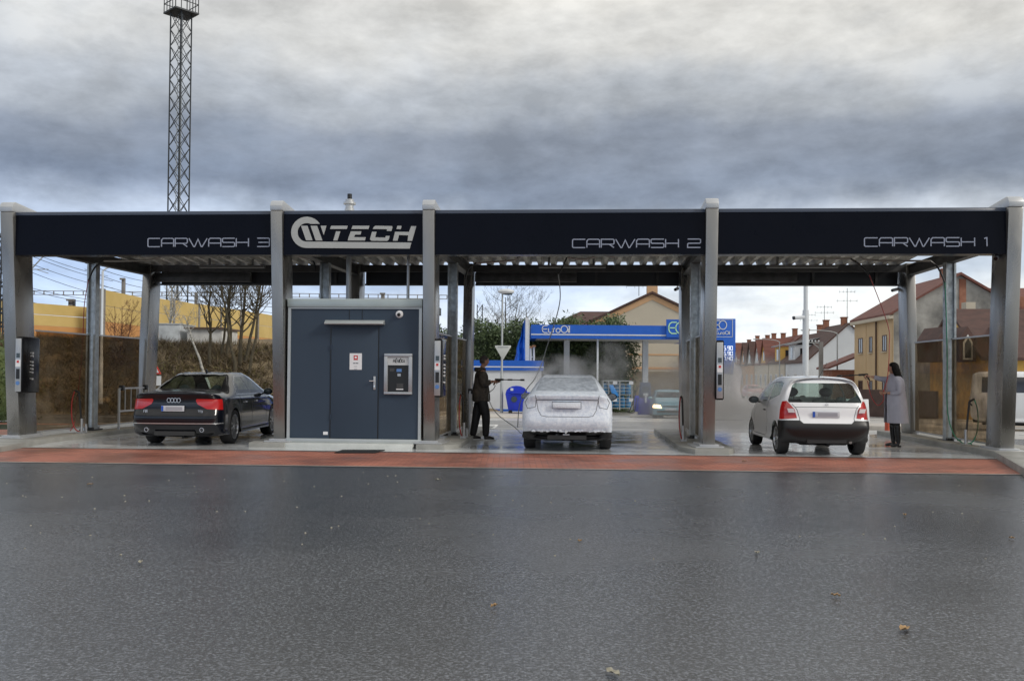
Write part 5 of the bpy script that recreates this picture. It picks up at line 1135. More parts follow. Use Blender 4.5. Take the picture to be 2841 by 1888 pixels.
# dark brown roofed low houses on the right in front
Yr = 44; a = P(2585, 997, Yr); zr_ = P(2700, 868, Yr+4).z; ez = P(2700, 985, Yr).z
mm4 = CM(a.x, Yr, -ANG-math.pi/2) # ridge along +x: local y -> +x
mm4 = Matrix.Translation((X(2568, Yr+7), Yr+3.5, 0)) @ Matrix.Rotation(-ANG-math.pi/2, 4, 'Z')
t, wl, rf = gable_house(mm4, 7, 11, ez, zr_, M['yellow'], M['tile_brown'], 'low yellow house with a big dark brown roof seen behind the right glass screens', over=.4)
for k, px in enumerate((2610, 2668, 2760)):
    p = P(px, 948, Yr+1.2); mb = MB(); mb.prism([(p.x-.42, p.z-1.0), (p.x+.42, p.z-1.0), (p.x+.42, p.z+.1), (p.x, p.z+.75), (p.x-.42, p.z+.1)], 1, Yr+.6, Yr+3); dd = mb.build('dormer', M['tile_brown'], t)
    mb = MB(); mb.prism([(p.x-.24, p.z-.9), (p.x+.24, p.z-.9), (p.x+.24, p.z-.05), (p.x, p.z+.35), (p.x-.24, p.z-.05)], 1, Yr+.57, Yr+.598); f_ = mb.build('dormer_frame', M['whiteframe'], dd)
    mb = MB(); mb.prism([(p.x-.15, p.z-.82), (p.x+.15, p.z-.82), (p.x+.15, p.z-.1), (p.x, p.z+.15), (p.x-.15, p.z-.1)], 1, Yr+.55, Yr+.568); mb.build('dormer_pane', M['winglass'], f_)
for px in (2683, 2800): p = P(px, 866, Yr+4); mb = MB(); mb.box(p.x-.25, p.x+.25, Yr+3.6, Yr+4.1, zr_-.5, zr_+.55); mb.build('chimney', M['plaster_beige'], rf)
Yr2 = 66; m6 = Matrix.Translation((X(2740, Yr2), Yr2+4, 0)) @ Matrix.Rotation(-ANG-math.pi/2, 4, 'Z')
t, wl, rf = gable_house(m6, 8, 12, P(2780, 860, Yr2).z, P(2780, 806, Yr2+4).z, M['plaster_peach'], M['tile_red'], 'orange-walled house with a dark red roof at the far right', over=.4)
p = P(2822, 822, 60); mb = MB(); mb.box(p.x-.1, p.x+1.2, 60, 61.2, 3, p.z); mb.build('chimney', M['brickwall'], rf)
# ------------------------------------------------------------------ cars
M['a_paint'] = mat('black_car_paint', (.003, .004, .008), .35, coat=1.0, spec=.08)
M['w_paint'] = mat('white_car_paint', (.84, .85, .86), .3, coat=.8, var=.03)
M['b_paint'] = mat('light_blue_car_paint', (.16, .36, .44), .3, coat=.7)
M['foam'] = mat('snow_foam_on_paint', (.55, .62, .73), .6, col2=(.82, .87, .93), vscale=16, bump=.4, bscale=60)
M['foamglass'] = mat('foam_on_glass', (.27, .31, .37), .45, col2=(.58, .63, .70), vscale=9, bump=.7, bscale=55)
M['carglass'] = glass_mat('tinted_car_glass', (.78, .93, .86), ior=1.4)
M['sideglass'] = glass_mat('side_car_glass', (.55, .68, .64), ior=2.0)
M['windscreen'] = glass_mat('clear_windscreen', (.85, .92, .90), ior=1.4)
M['tailred'] = mat('red_tail_lamp', (.40, .010, .010), .15, coat=1, emit=(.9, .03, .02), es=.03)
M['tailwhite'] = mat('clear_tail_lamp', (.65, .60, .60), .15, coat=1)
M['chrome'] = mat('chrome_trim', (.62, .63, .65), .2, metal=.7)
M['alloy'] = mat('alloy_rim', (.45, .46, .47), .3, metal=.85)
M['interior'] = mat('dark_interior', (.03, .031, .032), .8)
M['seatcloth'] = mat('grey_seat_cloth', (.045, .045, .05), .9)
M['platewhite'] = mat('number_plate', (.55, .56, .60), .4); M['plateblue'] = mat('plate_blue_band', (.02, .09, .45), .4)
M['platesmear'] = mat('plate_grey_band', (.34, .34, .38), .5)
M['bumperblack'] = mat('black_bumper_plastic', (.012, .012, .013), .45, rvar=.1)
M['headlamp'] = mat('clear_head_lamp', (.6, .62, .62), .08, coat=1)
M['headlit'] = mat('lit_head_lamp', (.9, .7, .4), .2, emit=(1, .62, .28), es=5)

def crs(p0, p1, p2, p3, t):
    return .5*((2*p1)+(p2-p0)*t+(2*p0-5*p1+4*p2-p3)*t*t+(3*p1-p0-3*p2+p3)*t**3)
def dense(rows, ns, nt):
    """interpolate a control grid smoothly in both directions"""
    def interp(line, n):
        out = []
        for i in range(len(line)-1):
            a = line[max(i-1, 0)]; b = line[i]; c = line[i+1]; d = line[min(i+2, len(line)-1)]
            # mirror slope at the ends
            if i == 0: a = b+(b-c)
            if i+2 > len(line)-1: d = c+(c-b)
            for k in range(n): out.append(crs(a, b, c, d, k/n))
        out.append(line[-1]); return out
    R1 = [interp(r, nt) for r in rows]
    cols = [interp([r[j] for r in R1], ns) for j in range(len(R1[0]))]
    return [[cols[j][i] for j in range(len(cols))] for i in range(len(cols[0]))]
def car_bm(rows, ns=5, nt=4):
    V_ = [[Vector(p) for p in r] for r in rows]; D = dense(V_, ns, nt); bm = bmesh.new()
    for s in (1, -1):
        g = [[bm.verts.new((s*max(0, p.x), p.y, p.z)) for p in r] for r in D]
        for a, b in zip(g[:-1], g[1:]):
            for i in range(len(a)-1):
                f = (a[i], a[i+1], b[i+1], b[i])
                try: bm.faces.new(f if s > 0 else f[::-1])
                except ValueError: pass
    bmesh.ops.remove_doubles(bm, verts=bm.verts, dist=.002)
    bmesh.ops.recalc_face_normals(bm, faces=bm.faces)
    return bm
def inpoly(p, poly):
    c = False; n = len(poly); j = n-1
    for i in range(n):
        if (poly[i][1] > p[1]) != (poly[j][1] > p[1]) and p[0] < (poly[j][0]-poly[i][0])*(p[1]-poly[i][1])/(poly[j][1]-poly[i][1])+poly[i][0]: c = not c
        j = i
    return c
def cut_faces(bm, poly, ax, filt):
    """cut the surface along an outline seen along axis (0: side view y,z; 1: end view x,z); return the faces inside"""
    ia, ib = ((1, 2) if ax == 0 else (0, 2)); n = len(poly)
    lo = [min(p[k] for p in poly)-.02 for k in (0, 1)]; hi = [max(p[k] for p in poly)+.02 for k in (0, 1)]
    for i in range(n):
        a, b = poly[i], poly[(i+1) % n]; d = (b[0]-a[0], b[1]-a[1]); L = math.hypot(*d)
        if L < 1e-6: continue
        no = [0, 0, 0]; no[ia] = -d[1]/L; no[ib] = d[0]/L; co = [0, 0, 0]; co[ia] = a[0]; co[ib] = a[1]
        elo = [min(a[k], b[k])-.03 for k in (0, 1)]; ehi = [max(a[k], b[k])+.03 for k in (0, 1)]
        fs = []
        for f in bm.faces:
            c = f.calc_center_median()
            if not filt(c): continue
            us = [v.co[ia] for v in f.verts]; vs = [v.co[ib] for v in f.verts]
            if max(us) < elo[0] or min(us) > ehi[0] or max(vs) < elo[1] or min(vs) > ehi[1]: continue
            fs.append(f)
        if not fs: continue
        ed = {e for f in fs for e in f.edges}; vv = {v for f in fs for v in f.verts}
        bmesh.ops.bisect_plane(bm, geom=list(fs)+list(ed)+list(vv), dist=1e-5, plane_co=co, plane_no=no)
    out = []
    for f in bm.faces:
        c = f.calc_center_median()
        if filt(c) and inpoly((c[ia], c[ib]), poly): out.append(f)
    return out
def take(bm, faces, off=0.0):
    """lift faces out of bm into a new mesh"""
    nb = bmesh.new(); vm = {}; fs = []
    for f in faces:
        vs = []
        for v in f.verts:
            if v not in vm: vm[v] = nb.verts.new(v.co+v.normal*off)
            vs.append(vm[v])
        try: nb.faces.new(vs)
        except ValueError: pass
    bmesh.ops.delete(bm, geom=faces, context='FACES')
    return nb
def copyf(bm, faces, off):
    nb = bmesh.new(); vm = {}
    for f in faces:
        vs = []
        for v in f.verts:
            if v not in vm: vm[v] = nb.verts.new(v.co+v.normal*off)
            vs.append(vm[v])
        try: nb.faces.new(vs)
        except ValueError: pass
    return nb
def bmobj(name, bm, m, parent, smooth=True, solid=0.0, label=None):
    bmesh.ops.recalc_face_normals(bm, faces=bm.faces) if False else None
    me = bpy.data.meshes.new(name); bm.to_mesh(me); bm.free(); me.materials.append(m)
    if smooth: me.polygons.foreach_set('use_smooth', [True]*len(me.polygons)); me.set_sharp_from_angle(angle=rad(50))
    o = bpy.data.objects.new(name, me); COL.objects.link(o); o.parent = parent
    if label: o['label'] = label
    return o
def lineseg(bm, pts, w, ax, filt, off=.0015):
    """thin dark joint line following the surface: returns bmesh with the strip"""
    nb = bmesh.new()
    for a, b in zip(pts[:-1], pts[1:]):
        d = Vector((b[0]-a[0], b[1]-a[1])); L = d.length; d.normalize(); n = Vector((-d.y, d.x))*w/2; e = d*w*.3
        q = [(a[0]-e.x+n.x, a[1]-e.y+n.y), (b[0]+e.x+n.x, b[1]+e.y+n.y), (b[0]+e.x-n.x, b[1]+e.y-n.y), (a[0]-e.x-n.x, a[1]-e.y-n.y)]
        cb = bm.copy(); fs = cut_faces(cb, q, ax, filt); cb.normal_update()
        fs = [f for f in fs if f.is_valid]
        vm = {}
        for f in fs:
            vs = []
            for v in f.verts:
                if v not in vm: vm[v] = nb.verts.new(v.co+v.normal*off)
                vs.append(vm[v])
            try: nb.faces.new(vs)
            except ValueError: pass
        cb.free()
    return nb
def wheel(root, x, y, r, wdt, side, spokes=10, rim='alloy', name='wheel', frac=.70):
    t = bpy.data.objects.new(name, None)
    mb = MB(); xo = x+side*wdt/2; xi = x-side*wdt/2
    q = [(r*frac, xi), (r*.95, xi), (r, xi+side*.025), (r, xo-side*.03), (r*.96, xo-side*.006), (r*.86, xo+side*.006), (r*frac, xo-side*.004), (r*frac*.96, xo-side*.03)]
    mb.lathe(q, (0, y, r), 'x', 36); ty = mb.build('wheel', M['rubber'], root, smooth=True, local=True)
    mb = MB(); f = r*frac
    mb.lathe([(f*.99, xo-side*.006), (f*.93, xo-side*.004), (f*.90, xo-side*.035), (f*.9, xo-side*.12)], (0, y, r), 'x', 36)
    mb.lathe([(.0001, xo-side*.012), (f*.20, xo-side*.012), (f*.24, xo-side*.03)], (0, y, r), 'x', 16)
    for k in range(spokes):
        a = 2*math.pi*k/spokes+.2; da = .16 if spokes <= 10 else .1; 
        def pt(rr, an, d): return (xo-side*d, y+rr*math.cos(an), r+rr*math.sin(an))
        lo = [pt(f*.2, a-da*1.3, .018), pt(f*.92, a-da*.55, .012), pt(f*.92, a+da*.55, .012), pt(f*.2, a+da*1.3, .018)]
        hi = [pt(f*.2, a-da*1.3, .05), pt(f*.92, a-da*.55, .045), pt(f*.92, a+da*.55, .045), pt(f*.2, a+da*1.3, .05)]
        mb.hexa(lo, hi)
    mb.build('rim', M[rim], ty, local=True)
    mb = MB(); mb.lathe([(.0001, xo-side*.10), (f*.9, xo-side*.10)], (0, y, r), 'x', 24); mb.build('brake_disc', M['darksteel'], ty, local=True)
    return ty
def arch_poly(yc, zc, R_, n=20, zmin=-.1): 
    p = [(yc+R_*math.cos(math.pi*k/n), zc+R_*math.sin(math.pi*k/n)) for k in range(n+1)]
    return p+[(yc-R_, zmin), (yc+R_, zmin)]
def arches(bm, root, wheels, R_, halfw, r):
    """open the wheel arches and line them with dark wells"""
    for yc in wheels:
        for s in (1, -1):
            fs = cut_faces(bm, arch_poly(yc, r, R_), 0, lambda c, s=s: s*c.x > halfw-.30)
            bmesh.ops.delete(bm, geom=fs, context='FACES')
            mb = MB(); prof = []
            x0, x1 = s*(halfw-.34), s*(halfw-.03)
            rows = [[(xx, yc+R_*1.0*math.cos(math.pi*k/16), r+R_*1.0*math.sin(math.pi*k/16)) for k in range(-1, 18)] for xx in (x0, x1)]
            mb.quadgrid(rows); mb.face([(x0, yc+R_*math.cos(math.pi*k/16), r+R_*math.sin(math.pi*k/16)) for k in range(17)])
            mb.build('wheel_well', M['rubber'], root, local=True, normals=False)
def seats(root, spec, deckz, floor=.25, wid=.62):
    for (x, y, bz, hz, hw_) in spec:
        mb = MB(); mb.hexa([(x-hw_, y, floor+.1), (x+hw_, y, floor+.1), (x+hw_, y+.12, floor+.1), (x-hw_, y+.12, floor+.1)], [(x-hw_*.85, y-.18, bz), (x+hw_*.85, y-.18, bz), (x+hw_*.85, y-.08, bz), (x-hw_*.85, y-.08, bz)])
        mb.box(x-hw_, x+hw_, y, y+.5, floor+.05, floor+.22)
        st = mb.build('seat', M['seatcloth'], root, local=True, bevel=.04)
        mb = MB(); mb.ball((x, y-.15, hz), .13, 6, (1.05, .45, .72)); 
        for s in (-.05, .05): mb.tube([(x+s, y-.14, bz-.02), (x+s, y-.15, hz)], .007, 6)
        mb.build('headrest', M['seatcloth'], st, local=True, smooth=True)
def plate(root, x, y, z, w_=.50, h=.105, m='platewhite', tilt=0, band=True, smear=True):
    mb = MB(); mb.box(x-w_/2, x+w_/2, y-.012, y, z-h/2, z+h/2); p = mb.build('number_plate', M[m], root, local=True, bevel=.004)
    if band: mb = MB(); mb.box(x-w_/2+.004, x-w_/2+.05, y-.0145, y-.0125, z-h/2+.004, z+h/2-.004); mb.build('plate_band', M['plateblue'], p, local=True)
    if smear: mb = MB(); mb.box(x-w_*.30, x+w_*.42, y-.0145, y-.0125, z-h*.30, z+h*.30); mb.build('plate_field', M['platesmear'], p, local=True)
    return p
def mirror(root, x, y, z, s, m, glassm='screen', sc=1.0):
    mb = MB(); mb.ball((x+s*.13*sc, y, z), .11*sc, 8, (1.05, .55, .72)); mo = mb.build('wing_mirror', M[m], root, local=True, smooth=True)
    mb = MB(); mb.bar((x-s*.02, y+.02, z-.05), (x+s*.08, y, z-.03), .04, .03); mb.build('mirror_arm', M['black'], mo, local=True)
    mb = MB(); mb.ball((x+s*.13*sc, y-.035*sc, z), .095*sc, 8, (1.0, .35, .7)); mb.build('mirror_glass', M[glassm], mo, local=True, smooth=True)
def floorpan(root, w_, y0, y1, z):
    mb = MB(); mb.box(-w_, w_, y0, y1, z, z+.06); mb.box(-w_*.5, w_*.5, y0-.25, y0+.1, z+.02, z+.1)
    mb.tube([(.1, y0, z-.03), (.1, y1, z-.03)], .03, 8); mb.build('underbody', M['interior'], root, local=True)
    mb = MB(); mb.box(-w_*.82, w_*.82, y1-1.35, y1-1.2, .55, .93); mb.build('dashboard', M['interior'], root, local=True)
def rows_from(rear, stations, front=None):
    rows = []
    for fx, dy in ((0, 0), (.42, .005), (.75, .03), (.93, .10)):
        r = [((w_*fx), y+dy*(1 if k < 6 else .8), z-(.0 if k < 6 else 0)) for k, (y, z, w_) in enumerate(rear)]
        rows.append(r)
    for st in stations: rows.append([(w_, (st[0] if not isinstance(q, tuple) or len(q) < 3 else st[0]+q[2]), z) for q in st[1] for (w_, z) in [q[:2]]])
    if front:
        for fx, dy in ((.93, -.10), (.75, -.03), (.42, -.005), (0, 0)):
            rows.append([((w_*fx), y+dy, z) for (y, z, w_) in front])
    return rows
def st(y, zb, wb, w2, wm_, zm, w4, z4, w5, z5, w6, z6, w7, z7, z8, z0=None):
    return (y, [(0, zb-.03 if z0 is None else z0), (wb, zb), (w2, zb+.14), (wm_, zm), (w4, z4), (w5, z5), (w6, z6), (w7, z7), (0, z8)])

# ---- black saloon
def black_saloon():
    root = thing('saloon_car', 'black luxury saloon parked at an angle in the left wash bay', 'car')
    rear = [(.30, .24, .80), (.12, .27, .86), (.03, .40, .95), (.0, .58, .97), (.05, .73, .955), (.06, .92, .92), (.02, 1.03, .86), (.12, 1.045, .55), (.20, 1.05, .0)]
    rear = [(a, b, c) for a, b, c in rear]
    S = [st(.32, .21, .88, .965, .975, .60, .965, .76, .94, .93, .82, 1.035, .48, 1.065, 1.075),
         st(.62, .19, .90, .965, .975, .60, .968, .77, .945, .95, .77, 1.06, .45, 1.09, 1.10),
         st(.82, .19, .90, .965, .975, .60, .968, .78, .945, .965, .73, 1.09, .43, 1.115, 1.125),
         st(1.2, .19, .90, .965, .975, .60, .968, .79, .94, .985, .675, 1.25, .42, 1.275, 1.285),
         st(1.65, .19, .90, .965, .975, .60, .968, .79, .93, .99, .625, 1.375, .38, 1.41, 1.42),
         st(2.1, .19, .90, .965, .975, .60, .968, .79, .93, .99, .615, 1.41, .37, 1.45, 1.46),
         st(2.75, .19, .90, .965, .975, .60, .968, .78, .93, .985, .62, 1.405, .37, 1.445, 1.455),
         st(3.25, .19, .90, .965, .975, .60, .968, .77, .925, .975, .64, 1.32, .40, 1.36, 1.37),
         st(3.75, .19, .90, .965, .975, .60, .965, .76, .92, .955, .71, 1.13, .45, 1.17, 1.18),
         st(4.1, .19, .90, .965, .975, .60, .96, .75, .90, .92, .77, .99, .5, 1.03, 1.04),
         st(4.6, .20, .88, .955, .965, .58, .945, .72, .87, .85, .74, .91, .5, .94, .95),
         st(4.95, .22, .80, .90, .92, .55, .89, .66, .82, .76, .68, .82, .45, .85, .86)]
    front = [(4.95, .24, .70), (5.08, .26, .76), (5.13, .38, .84), (5.14, .5, .86), (5.12, .62, .84), (5.08, .73, .78), (5.0, .79, .64), (4.98, .81, .4), (4.96, .82, 0)]
    bm = car_bm(rows_from(rear, S, front))
    floorpan(root, .86, .3, 4.9, .2)
    arches(bm, root, (1.12, 4.10), .385, .97, .345)
    # openings
    sidef = lambda c: abs(c.x) > .5 and c.z > .9
    G_ = []
    for poly in ([(1.33, 1.02), (1.47, 1.02), (1.60, 1.22)], [(1.52, 1.02), (2.32, 1.015), (2.30, 1.365), (1.98, 1.365), (1.74, 1.31)], [(2.42, 1.015), (3.58, .995), (3.18, 1.23), (2.88, 1.34), (2.68, 1.365), (2.38, 1.365)]):
        
        for s in (-1, 1): fs = cut_faces(bm, poly, 0, lambda c, s=s: sidef(c) and c.x*s > 0); G_.append(take(bm, fs))
    for g in G_: bmobj('side_window', g, M['sideglass'], root)
    fs = cut_faces(bm, [(-.72, 1.115), (.72, 1.115), (.60, 1.37), (.30, 1.405), (-.30, 1.405), (-.60, 1.37)], 1, lambda c: .75 < c.y < 1.9 and c.z > 1.09); bmobj('rear_window', take(bm, fs), M['carglass'], root)
    fs = cut_faces(bm, [(-.66, 1.06), (.66, 1.06), (.56, 1.33), (.3, 1.37), (-.3, 1.37), (-.56, 1.33)], 1, lambda c: c.y > 3.05 and c.z > 1.03 and c.y < 4.2); bmobj('windscreen', take(bm, fs), M['windscreen'], root)
    bm.normal_update()
    # tail lamps in two halves
    for s in (-1, 1):
        P1 = [(s*.46, .90), (s*.50, .83), (s*.70, .735), (s*1.05, .715), (s*1.05, .925), (s*.48, .935)]
        fs = cut_faces(bm, P1, 1, lambda c, s=s: c.y < .34 and c.x*s > .3); bmobj('tail_lamp', take(bm, fs, .004), M['tailred'], root)
    bm.normal_update()
    def gap(pts, ax, filt, w_=.012, m='black', name='panel_gap', off=.002):
        nb = lineseg(bm, pts, w_, ax, filt, off); bmobj(name, nb, M[m], root, smooth=False)
    rf = lambda c: c.y < .40 and c.z > .3
    gap([(-.72, .73), (-.60, .60), (.60, .60), (.72, .73)], 1, rf)
    gap([(-.97, .455), (-.5, .455), (0, .455), (.5, .455), (.97, .455)], 1, lambda c: c.y < .32, .018, 'chrome', 'chrome_strip', .006)
    sf = lambda c: c.x > .6
    for s in (1, -1):
        sf = lambda c, s=s: c.x*s > .6
        gap([(1.50, 1.01), (1.46, .75), (1.60, .32)], 0, sf); gap([(2.36, 1.36), (2.36, .32)], 0, sf); gap([(3.50, 1.0), (3.55, .7), (3.52, .32)], 0, sf); gap([(1.60, .32), (3.52, .32)], 0, sf)
        gap([(1.55, .30), (3.7, .31)], 0, sf, .03, 'chrome', 'sill_trim', .005)
        gap([(1.30, 1.005), (3.62, .983)], 0, sf, .014, 'chrome', 'window_trim', .004)
        gap([(1.30, 1.005), (1.6, 1.255), (1.95, 1.378), (2.7, 1.385), (3.15, 1.26), (3.62, .983)], 0, sf, .012, 'chrome', 'window_trim', .004)
        for y_ in (1.72, 2.52):
            mb = MB(); mb.tube(bez([(s*.958, y_, .83), (s*.99, y_+.03, .835), (s*.99, y_+.19, .835), (s*.958, y_+.22, .83)], 3), .013, 6); mb.build('door_handle', M['chrome'], root, local=True, smooth=True)
        mirror(root, s*.93, 3.35, 1.03, s, 'a_paint')
        for y_, in ((1.12,), (4.10,)): wheel(root, s*.84, y_, .345, .26, s, 10, 'alloy', frac=.74)
        mb = MB(); mb.lathe([(.034, .0), (.045, 0), (.045, .1), (.034, .1)], (s*.60, .05, .33), 'y', 16); mb.build('exhaust_tip', M['chrome'], root, local=True, smooth=True)
    seats(root, ((-.38, 1.75, 1.0, 1.10, .28), (.38, 1.75, 1.0, 1.10, .28), (-.38, 2.85, 1.02, 1.13, .27), (.38, 2.85, 1.02, 1.13, .27)), 1.0)
    plate(root, -.02, .025, .745, .50, .11)
    mb = MB()
    for k in range(4): 
        c = -.105+.07*k; mb.lathe([(.036, -.0), (.046, 0), (.046, .006), (.036, .006)], (c, .018, .905), 'y', 16)
    mb.build('badge', M['chrome'], root, local=True)
    mb = MB(); strokes(mb, 'a8'.replace('a', 'A'), (-.66, .052, .665), (1, 0, 0), (0, 0, 1), (0, -1, 0), .045, .05, .008, depth=.01); strokes(mb, 'TDI', (.52, .052, .665), (1, 0, 0), (0, 0, 1), (0, -1, 0), .055, .045, .008, depth=.01); mb.build('boot_lettering', M['chrome'], root, local=True)
    mb = MB(); mb.prism([(1.90, 1.44), (2.06, 1.445), (1.93, 1.52), (1.90, 1.515)], 0, -.012, .012); mb.build('roof_aerial', M['black'], root, local=True, bevel=.003)
    bmobj('body', bm, M['a_paint'], root); return root
ca = black_saloon(); ca.scale = (.89, .93, .985); ca.rotation_euler = (0, 0, -rad(.6)); ca.location = (-6.49, 17.3, .008)

# ---- foam covered saloon
def foam_saloon():
    root = thing('saloon_car', 'saloon car completely covered in white foam in the middle bay', 'car')
    rear = [(.40, .30, .62), (.22, .32, .72), (.06, .42, .86), (.0, .58, .905), (.06, .78, .895), (.08, .95, .87), (.04, 1.085, .78), (.14, 1.11, .5), (.20, 1.12, .0)]
    S = [st(.32, .24, .82, .895, .91, .60, .905, .80, .88, .98, .74, 1.10, .45, 1.13, 1.14),
         st(.58, .22, .84, .895, .91, .60, .905, .82, .88, 1.0, .70, 1.12, .43, 1.155, 1.165),
         st(.95, .22, .84, .895, .91, .60, .905, .83, .875, 1.01, .66, 1.26, .42, 1.29, 1.30),
         st(1.4, .22, .84, .895, .91, .60, .905, .83, .865, 1.015, .60, 1.40, .38, 1.44, 1.45),
         st(1.9, .22, .84, .895, .91, .60, .905, .83, .865, 1.01, .58, 1.44, .36, 1.48, 1.49),
         st(2.5, .22, .84, .895, .91, .60, .90, .82, .86, 1.0, .58, 1.42, .36, 1.465, 1.475),
         st(3.0, .22, .84, .895, .91, .60, .90, .80, .85, .98, .62, 1.26, .4, 1.30, 1.31),
         st(3.5, .22, .84, .89, .90, .60, .89, .78, .82, .92, .70, 1.02, .45, 1.06, 1.07),
         st(4.1, .24, .78, .85, .87, .56, .85, .72, .78, .80, .66, .88, .45, .92, .93)]
    front = [(4.2, .26, .6), (4.4, .3, .7), (4.48, .4, .76), (4.5, .5, .78), (4.46, .62, .76), (4.40, .70, .7), (4.3, .78, .58), (4.28, .80, .4), (4.26, .82, 0)]
    bm = car_bm(rows_from(rear, S, front)); floorpan(root, .78, .35, 4.2, .22)
    arches(bm, root, (1.02, 3.65), .36, .90, .32)
    for poly in ([(1.1, 1.05), (2.05, 1.04), (2.03, 1.38), (1.55, 1.37)], [(2.13, 1.04), (3.2, 1.0), (2.7, 1.27), (2.13, 1.38)]):
        
        for s in (-1, 1): fs = cut_faces(bm, poly, 0, lambda c, s=s: c.x*s > .5 and c.z > .95); bmobj('side_window', take(bm, fs), M['foamglass'], root)
    fs = cut_faces(bm, [(-.66, 1.165), (.66, 1.165), (.575, 1.38), (.50, 1.43), (-.50, 1.43), (-.575, 1.38)], 1, lambda c: .55 < c.y < 1.9 and c.z > 1.13); bmobj('rear_window', take(bm, fs), M['foamglass'], root)
    fs = cut_faces(bm, [(-.95, .15), (.95, .15), (.95, .37), (.72, .395), (-.72, .395), (-.95, .37)], 1, lambda c: c.y < .75); bmobj('lower_bumper', take(bm, fs), M['bumperblack'], root)
    bm.normal_update()
    M['foamline'] = mat('foam_joint_line', (.13, .14, .16), .8); M['foamedge'] = mat('thick_foam_edge', (.75, .80, .86), .7, bump=.6)  # dark grey for panel joints, pale foam for edges and plate
    def gap(pts, ax, filt, w_=.012, m='foamline', name='panel_gap', off=.003):
        bmobj(name, lineseg(bm, pts, w_, ax, filt, off), M[m], root, smooth=False)
    rf = lambda c: c.y < .40 and c.z > .3
    gap([(-.62, 1.0), (-.3, 1.005), (.3, 1.005), (.62, 1.0)], 1, rf, .018)
    gap([(-.64, 1.09), (-.58, .80), (-.52, .70), (-.42, .68), (.42, .68), (.52, .70), (.58, .80), (.64, 1.09)], 1, rf, .01)
    gap([(-.86, .50), (-.4, .478), (.4, .478), (.86, .50)], 1, rf, .014, 'foamedge')
    gap([(-.30, .835), (.28, .835)], 1, rf, .008); gap([(-.30, .965), (.28, .965)], 1, rf, .010); gap([(-.30, .835), (-.30, .965)], 1, rf, .008); gap([(.28, .835), (.28, .965)], 1, rf, .008)
    for s in (-1, 1):
        gap([(s*.62, 1.04), (s*.64, .86), (s*.80, .83), (s*.85, .95), (s*.80, 1.03)], 1, rf, .010)
        for y_ in (1.02, 3.65): wheel(root, s*.79, y_, .32, .235, s, 7, 'alloy', frac=.66)
    mb = MB(); mb.box(-.28, .26, -.004, .05, .85, .95); mb.build('number_plate', M['foamedge'], root, local=True, bevel=.004)
    mb = MB(); mb.tube([(-.02, .12, .44), (-.02, .02, .42), (-.02, .0, .36)], .014, 6); mb.box(-.08, .05, -.01, .03, .335, .35); mb.ball((-.20, .22, .30), .045, 6); mb.build('tow_hitch', M['chrome'], root, local=True, smooth=True)
    mirror(root, -.87, 3.0, 1.0, -1, 'foam', 'foamglass'); mirror(root, .87, 3.0, 1.0, 1, 'bumperblack', 'foamglass')
    r = random.Random(4); mb = MB()
    for k in range(60): 
        x_ = r.uniform(-.75, .75); mb.ball((x_, .03+abs(x_)**3*.12, .40+r.uniform(-.012, .02)), r.uniform(.006, .018), 4, (2.2, .6, .6))
    mb.build('foam_drips', M['foamedge'], root, local=True, smooth=True)
    bmobj('body', bm, M['foam'], root); return root
cf = foam_saloon(); cf.scale = (.93, .95, .97); cf.rotation_euler = (0, 0, -rad(4.2)); cf.location = (1.03, 16.75, .008)

